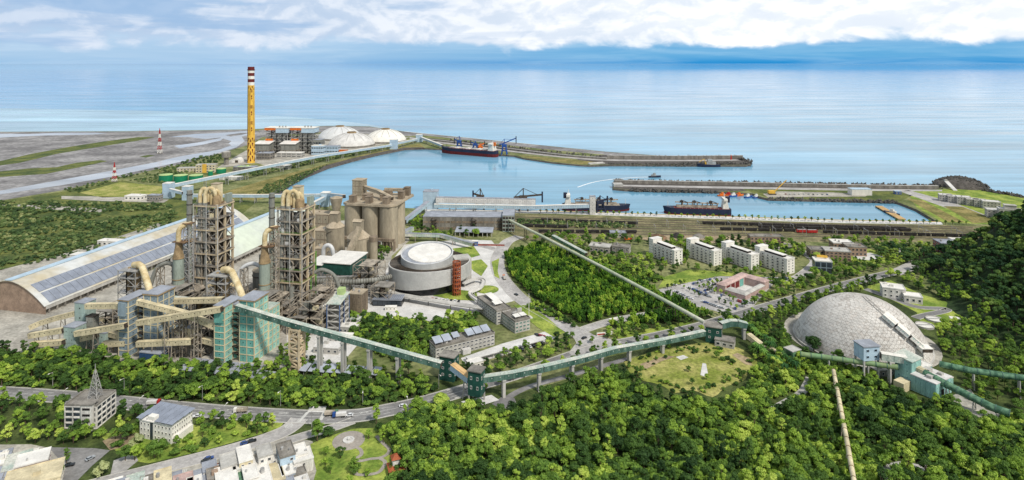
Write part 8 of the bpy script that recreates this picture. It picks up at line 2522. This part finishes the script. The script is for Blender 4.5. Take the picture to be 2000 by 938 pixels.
for i_,(poly,kd,sp,a_,b_)in enumerate(((px((1100,495),(1270,530),(1300,548),(1250,560),(1190,530)),'bush',3.2,0.8,1.5),(px((1325,522),(1400,524),(1480,532),(1555,543),(1550,549),(1440,540),(1330,530)),'broad',6.5,0.45,0.75),(px((1405,505),(1425,500),(1425,522),(1405,522)),'broad',5,0.5,0.8),(px((1330,495),(1345,495),(1345,520),(1330,520)),'broad',5,0.5,0.8),(px((1478,510),(1492,508),(1492,530),(1478,530)),'broad',5,0.5,0.8),(px((1200,640),(1300,632),(1380,622),(1400,632),(1300,648),(1200,662),(1160,655)),'broad',5.5,0.5,0.9),(px((1060,700),(1160,672),(1290,645),(1380,630),(1385,642),(1290,668),(1160,698),(1060,728)),'broad',6,0.5,0.9),(px((870,735),(960,728),(1050,708),(1120,698),(1080,722),(960,750),(890,760)),'broad',6,0.5,0.9),(px((1240,480),(1330,476),(1440,478),(1470,486),(1340,488)),'broad',6,0.6,1.0),(px((1010,430),(1120,433),(1240,440),(1240,447),(1100,445),(1010,440)),'shrub',3.6,0.7,1.4),(px((1560,500),(1600,498),(1660,510),(1700,520),(1650,530),(1600,512)),'broad',6,0.55,0.95),(px((1480,485),(1580,484),(1575,500),(1545,510),(1500,498)),'broad',6,0.55,0.95),(px((1490,556),(1560,548),(1590,540),(1560,580),(1490,602),(1470,598)),'broad',5.6,0.55,1.0),(px((1440,632),(1560,600),(1600,585),(1560,640),(1530,690),(1470,660)),'broad',5.4,0.55,0.95),(px((1600,582),(1700,556),(1735,550),(1700,570),(1640,580)),'broad',5.6,0.5,0.8),(px((1470,690),(1560,700),(1600,730),(1560,770),(1510,790),(1480,750)),'broad',5,0.5,0.9),(px((560,700),(640,712),(780,722),(850,740),(760,752),(600,745)),'broad',5.5,0.5,0.85),(px((545,690),(590,668),(610,672),(585,700),(545,720)),'broad',5,0.5,0.8),(px((640,600),(680,590),(700,612),(690,640),(650,625)),'bush',3.4,0.8,1.5),(px((680,505),(730,490),(760,478),(770,490),(740,520),(700,535)),'broad',5.5,0.5,0.9),(px((610,905),(650,905),(690,915),(720,930),(700,960),(620,960)),'broad',6,0.4,0.75),(px((735,840),(765,850),(775,880),(770,905),(752,880)),'broad',5,0.5,0.8),(px((800,430),(830,425),(830,455),(880,458),(885,470),(800,466)),'broad',6,0.5,0.9),(px((1030,600),(1120,640),(1128,636),(1045,592)),'bush',3,0.7,1.2),(px((-300,430),(0,415),(200,425),(330,410),(350,430),(200,490),(0,528),(-300,580)),'shrub',4.0,0.5,1.2),(px((520,362),(590,338),(640,322),(600,345),(545,378),(500,380)),'shrub',3.2,0.5,1.0),(px((500,330),(600,312),(700,296),(760,286),(700,302),(600,322),(500,345)),'shrub',6,0.8,1.6),)):
 scatter('lowland' if kd=='shrub' and sp==4.0 else 'fill',poly,kd,sp,a_,b_,0.95,seed=200+i_,zf=hill_z)
scatter('fill',px((665,592),(700,610),(760,626),(850,630),(905,612),(935,628),(925,650),(855,668),(845,700),(780,712),(700,670)),'bush',3.0,0.8,1.6,0.9,seed=301)
scatter('fill',R_BELT,'pale',40,0.6,0.9,0.6,seed=302)
scatter('fill',R_SE,'pale',60,0.6,0.95,0.7,seed=303)
hw2=catmull(px((930,752),(1080,708),(1160,682),(1290,655),(1364,638),(1430,619),(1500,598),(1560,581),(1620,564),(1700,543)),4)
for s_ in(8.2,-8.0):
 row_of('fill',[p_+side(hw2,i_)*s_ for i_,p_ in enumerate(hw2)],'broad',7.5,0.5,0.85,seed=int(40+s_),jit=1.2)
row_of('quay',px((1050,416),(1300,423),(1640,434.5),(1840,438.5),(1900,440)),'street',8,0.75,1.0)
row_of('avenue',px((1035,592),(1075,613),(1120,637)),'street',7,0.7,0.95)
row_of('carpark',px((1300,572),(1335,589)),'street',7,0.5,0.7)
row_of('carpark',px((1332,562),(1372,585)),'street',7,0.5,0.7)
row_of('carpark',px((1358,556),(1402,577)),'street',7,0.5,0.7)
row_of('carpark',px((1362,566),(1420,548)),'street',6,0.5,0.75)
for a_,b_ in(((1300,566),(1345,552)),((1312,584),(1350,596)),((1378,560),(1425,582)),((1395,552),(1440,570)),((1400,590),(1435,604)),((1430,545),(1480,541)),((1500,543),(1550,541)),((1420,583),(1445,596))):
 row_of('carpark',px(a_,b_),'street',5.5,0.5,0.85,seed=int(a_[0]))
row_of('palms',px((1470,690),(1500,712),(1540,745)),'palm',5.0,0.9,1.15)
row_of('palms',px((1492,686),(1520,706),(1566,742)),'palm',5.5,0.85,1.1)
row_of('palms',px((1455,650),(1490,678),(1520,690)),'palm',5.0,0.9,1.1)
for a,b,s_,k,reg in((620,862,1.1,'broad','park'),(640,852,0.8,'broad','park'),(665,895,0.75,'broad','park'),(637,890,0.55,'broad','park'),(720,858,0.9,'street','park'),(690,925,0.7,'broad','park'),(200,928,0.95,'pale','blossom'),(268,872,0.95,'pale','blossom'),(1590,690,1.15,'broad','dome'),(1672,694,0.75,'broad','dome'),(1380,742,0.5,'broad','clearing'),(1345,726,0.4,'broad','clearing'),(1400,700,0.45,'broad','clearing'),(1430,712,0.4,'broad','clearing'),(1300,700,0.35,'broad','clearing'),(1445,738,0.55,'broad','clearing'),(1385,690,0.4,'broad','clearing'),(1352,752,0.5,'broad','clearing'),(860,792,1.15,'broad','roadside'),(820,762,0.9,'broad','roadside'),(735,828,0.9,'broad','roadside'),(130,905,0.6,'broad','town'),(115,935,0.7,'broad','town'),(245,900,0.8,'broad','office'),(240,825,0.95,'broad','office'),(225,858,0.8,'broad','office'),(700,508,0.7,'broad','plant'),(712,520,0.8,'broad','plant'),(735,510,0.9,'broad','plant'),(690,525,0.8,'broad','plant'),(745,495,0.9,'broad','plant'),(660,600,0.8,'broad','plant'),(640,615,0.7,'broad','plant'),(690,580,0.9,'broad','plant'),(750,470,0.9,'broad','plant'),(770,462,0.9,'broad','plant'),(910,465,1.0,'broad','plant'),(930,462,1.0,'broad','plant'),(900,458,0.9,'broad','plant'),(925,452,0.9,'broad','plant')):
 p=G(a,b)
 TREES.append((p.x,p.y,0,s_,a*0.37,k,int(a)%len(KINDS[k]),reg))
rr_=random.Random(77)
for _ in range(90):
 a=rr_.uniform(0,2*PI)
 p=G(1350+122*rr_.uniform(0.6,1.08)*math.cos(a),720+46*rr_.uniform(0.6,1.06)*math.sin(a))
 TREES.append((p.x,p.y,0,rr_.uniform(0.35,0.9),a,'bush',rr_.randrange(4),'clearing'))
REG={'se':('leafy green tree in the dense wood along the bottom right','trees of the wood along the bottom right'),'belt':('leafy green tree in the belt between highway and cement plant','trees of the belt along the highway'),'sw':('leafy green tree in the wood left of the concrete office','trees of the wood at bottom left'),'office':('garden tree on the lawns round the two white offices','garden trees round the offices'),'mill':('tree in the wood right of the teal crushing house','trees of the wood by the crushing house'),'hill':('dark tree on the steep wooded hill at the right','trees of the wooded hill'),'bamboo':('feathery bamboo clump in the wood under the tube conveyor','bamboo clumps of the central wood'),}
big=[q for q in TREES if q[5]not in('bush','shrub','street')]
singles_kind=('pale','palm')
big.sort(key=lambda q:-(q[3]/q[1])if abs(q[0]/q[1])<0.86 and q[1]>292 else 0)
named={'park':('tree standing on the small park lawn','park trees'),'blossom':('pale blossoming tree near the white offices','pale blossoming trees'),'dome':('round tree at the foot of the big dome','trees at the foot of the dome'),'clearing':('young tree standing in the grassy clearing','young trees of the clearing'),'roadside':('big dark tree beside the highway bend','big trees beside the highway'),'town':('small tree between the low town roofs at far left','trees between the town roofs'),'plant':('tree growing inside the cement plant grounds','trees inside the plant grounds'),'palms':('tall palm in the row along the forest drive','palms along the forest drive'),'midwood':('tree in the grove between the plant and the offices','trees of the grove by the offices'),'court':('tree beside the forecourt of the office with solar roofs','trees by the office forecourt'),'northwood':('tree in the grove left of the white apartment blocks','trees of the grove by the apartments'),'housing':('tree behind the white apartment blocks','trees behind the apartment blocks'),'roadwood':('tree in the strip between car park and highway','trees of the strip by the highway'),'domewood':('tree in the grove left of the big dome','trees of the grove left of the dome'),'sitewood':('tree above the water treatment yard','trees above the treatment yard'),'eastwood':('tree near the brick station buildings','trees near the brick buildings')}
named.update(REG)
chosen=set()
for q in TREES:
 if q[7]in('park','blossom','dome','clearing','roadside','town','palms')and q[5]!='bush':
  chosen.add(q)
for q in big:
 if len(chosen)>=300:
  break
 if q[7]in named:
  chosen.add(q)
def where(q):
 x,y,z,s_,rot,kind,vi,reg=q
 lab,grp=named[reg]
 u,v=CX+FPX*x/y,HZ+FPX*CAMH/y
 size='large' if s_>0.95 else 'middling' if s_>0.78 else 'small'
 if reg=='se':
  row='at the very bottom edge' if v>915 else 'just above the bottom edge' if v>875 else 'in the middle of the wood' if v>830 else 'towards the back of the wood' if v>790 else 'on the far edge of the wood'
  spots=((830,'right of the park'),(930,'below the tall green transfer tower'),(1040,'below the gravel path'),(1150,'below the curving green gallery'),(1260,'left below the clearing'),(1370,'below the clearing'),(1480,'right below the clearing'),(1580,'beside the forest drive'),(1650,'left of the pipe conveyor'),(1740,'right of the pipe conveyor'),(1850,'below the crushing house'),(9999,'in the bottom right corner'))
  return f'{size} leafy tree {row}, '+next(t_ for lim,t_ in spots if u<lim),grp
 if reg=='belt':
  spots=((130,'behind the stained office at far left'),(250,'below the blue-grey mill'),(400,'between the two mills'),(540,'below the teal mill'),(700,'below the row of solar panels'),(9999,'near the dark green transfer tower'))
  return f'{size} leafy tree in the highway belt '+next(t_ for lim,t_ in spots if u<lim),grp
 if reg=='sw':
  return f"{size} leafy tree left of the stained office, {'near its wall' if u > 90 else 'midway to the left edge' if u > 40 else 'at the left edge'}, {'upper part' if v < 820 else 'lower part'}",grp
 if reg in('park','clearing','office','palms'):
  return f"{lab}, {size}, {'far' if v < {'park': 870, 'clearing': 720, 'office': 850, 'palms': 705}[reg] else 'near'} side, {'left' if u < {'park': 660, 'clearing': 1370, 'office': 320, 'palms': 1515}[reg] else 'right'} part",grp
 return lab,grp
for q in TREES:
 if q in chosen:
  x,y,z,s_,rot,kind,vi,reg=q
  lab,grp=where(q)
  nm={'palm':'palm_tree','bamboo':'bamboo_clump','pale':'blossoming_tree'}.get(kind,'leafy_tree')
  o=thing(nm,lab,'tree' if kind!='bamboo' else 'bamboo',(x,y,z),grp)
  o.rotation_euler=(0,0,rot);o.scale=(s_,s_,s_*(0.9+0.2*((x*7.3)%1)))
  cme,tme=KINDS[kind][vi]
  for me,n_ in((cme,'crown'),(tme,'trunk')):
   c=bpy.data.objects.new(n_,me);COL.objects.link(c);c.parent=o
def stuff(name,label,cat,items,kinds):
 """one object: points carrying instances of the joined plant meshes"""
 pc_=bpy.data.collections.new(name+'_kinds')
 idx,k={},0
 for kd in kinds:
  for vi,(cme,tme)in enumerate(KINDS[kd]):
   mm=MB()
   mm.v=[tuple(v.co)for v in cme.vertices];mm.f=[tuple(p.vertices)for p in cme.polygons];mm.m=[0]*len(mm.f)
   mm.mi=1
   mm.add([tuple(v.co)for v in tme.vertices],[tuple(p.vertices)for p in tme.polygons])
   me=mesh_only(mm,f'{name}_plant',[cme.materials[0],tme.materials[0]])
   ob=bpy.data.objects.new(f'{name}_plant_{k:03d}',me)
   pc_.objects.link(ob)
   idx[(kd,vi)]=k
   k+=1
 me=bpy.data.meshes.new(name)
 me.from_pydata([(q[0],q[1],q[2])for q in items],[],[])
 a=me.attributes.new('sc','FLOAT','POINT');a.data.foreach_set('value',[q[3]for q in items])
 a=me.attributes.new('rot','FLOAT','POINT');a.data.foreach_set('value',[q[4]for q in items])
 a=me.attributes.new('vid','INT','POINT');a.data.foreach_set('value',[idx[(q[5],q[6])]for q in items])
 o=bpy.data.objects.new(name,me)
 COL.objects.link(o)
 tag(o,label,cat,None,'stuff')
 ng=bpy.data.node_groups.new(name,'GeometryNodeTree')
 ng.interface.new_socket('Geometry',in_out='INPUT',socket_type='NodeSocketGeometry')
 ng.interface.new_socket('Geometry',in_out='OUTPUT',socket_type='NodeSocketGeometry')
 gi,go=ng.nodes.new('NodeGroupInput'),ng.nodes.new('NodeGroupOutput')
 ci=ng.nodes.new('GeometryNodeCollectionInfo')
 ci.inputs['Collection'].default_value=pc_
 ci.inputs['Separate Children'].default_value=True
 ci.inputs['Reset Children'].default_value=True
 ip=ng.nodes.new('GeometryNodeInstanceOnPoints')
 ip.inputs['Pick Instance'].default_value=True
 def at(nm,typ):
  n_=ng.nodes.new('GeometryNodeInputNamedAttribute');n_.data_type=typ;n_.inputs['Name'].default_value=nm
  return n_.outputs['Attribute']
 cx_=ng.nodes.new('ShaderNodeCombineXYZ')
 ng.links.new(at('rot','FLOAT'),cx_.inputs[2])
 ng.links.new(gi.outputs[0],ip.inputs['Points'])
 ng.links.new(ci.outputs[0],ip.inputs['Instance'])
 ng.links.new(at('vid','INT'),ip.inputs['Instance Index'])
 ng.links.new(cx_.outputs[0],ip.inputs['Rotation'])
 ng.links.new(at('sc','FLOAT'),ip.inputs['Scale'])
 ng.links.new(ip.outputs[0],go.inputs[0])
 md=o.modifiers.new('plants','NODES')
 md.node_group=ng
 return o
rest=[q for q in TREES if q not in chosen]
stuff('woodland','dense green woodland round the plant and over the hill','woodland',[q for q in rest if q[5]in('broad','hill','bamboo','palm','pale')],['broad','hill','bamboo','palm','pale'])
stuff('scrub','low bushes and scrub of the lowland and wood edges','scrub',[q for q in rest if q[5]in('shrub','bush')],['shrub','bush'])
stuff('small_street_trees','small round street trees along the quay and car park','street trees',[q for q in rest if q[5]=='street'],['street'])
print('TREES',len(TREES),'single',len(chosen))
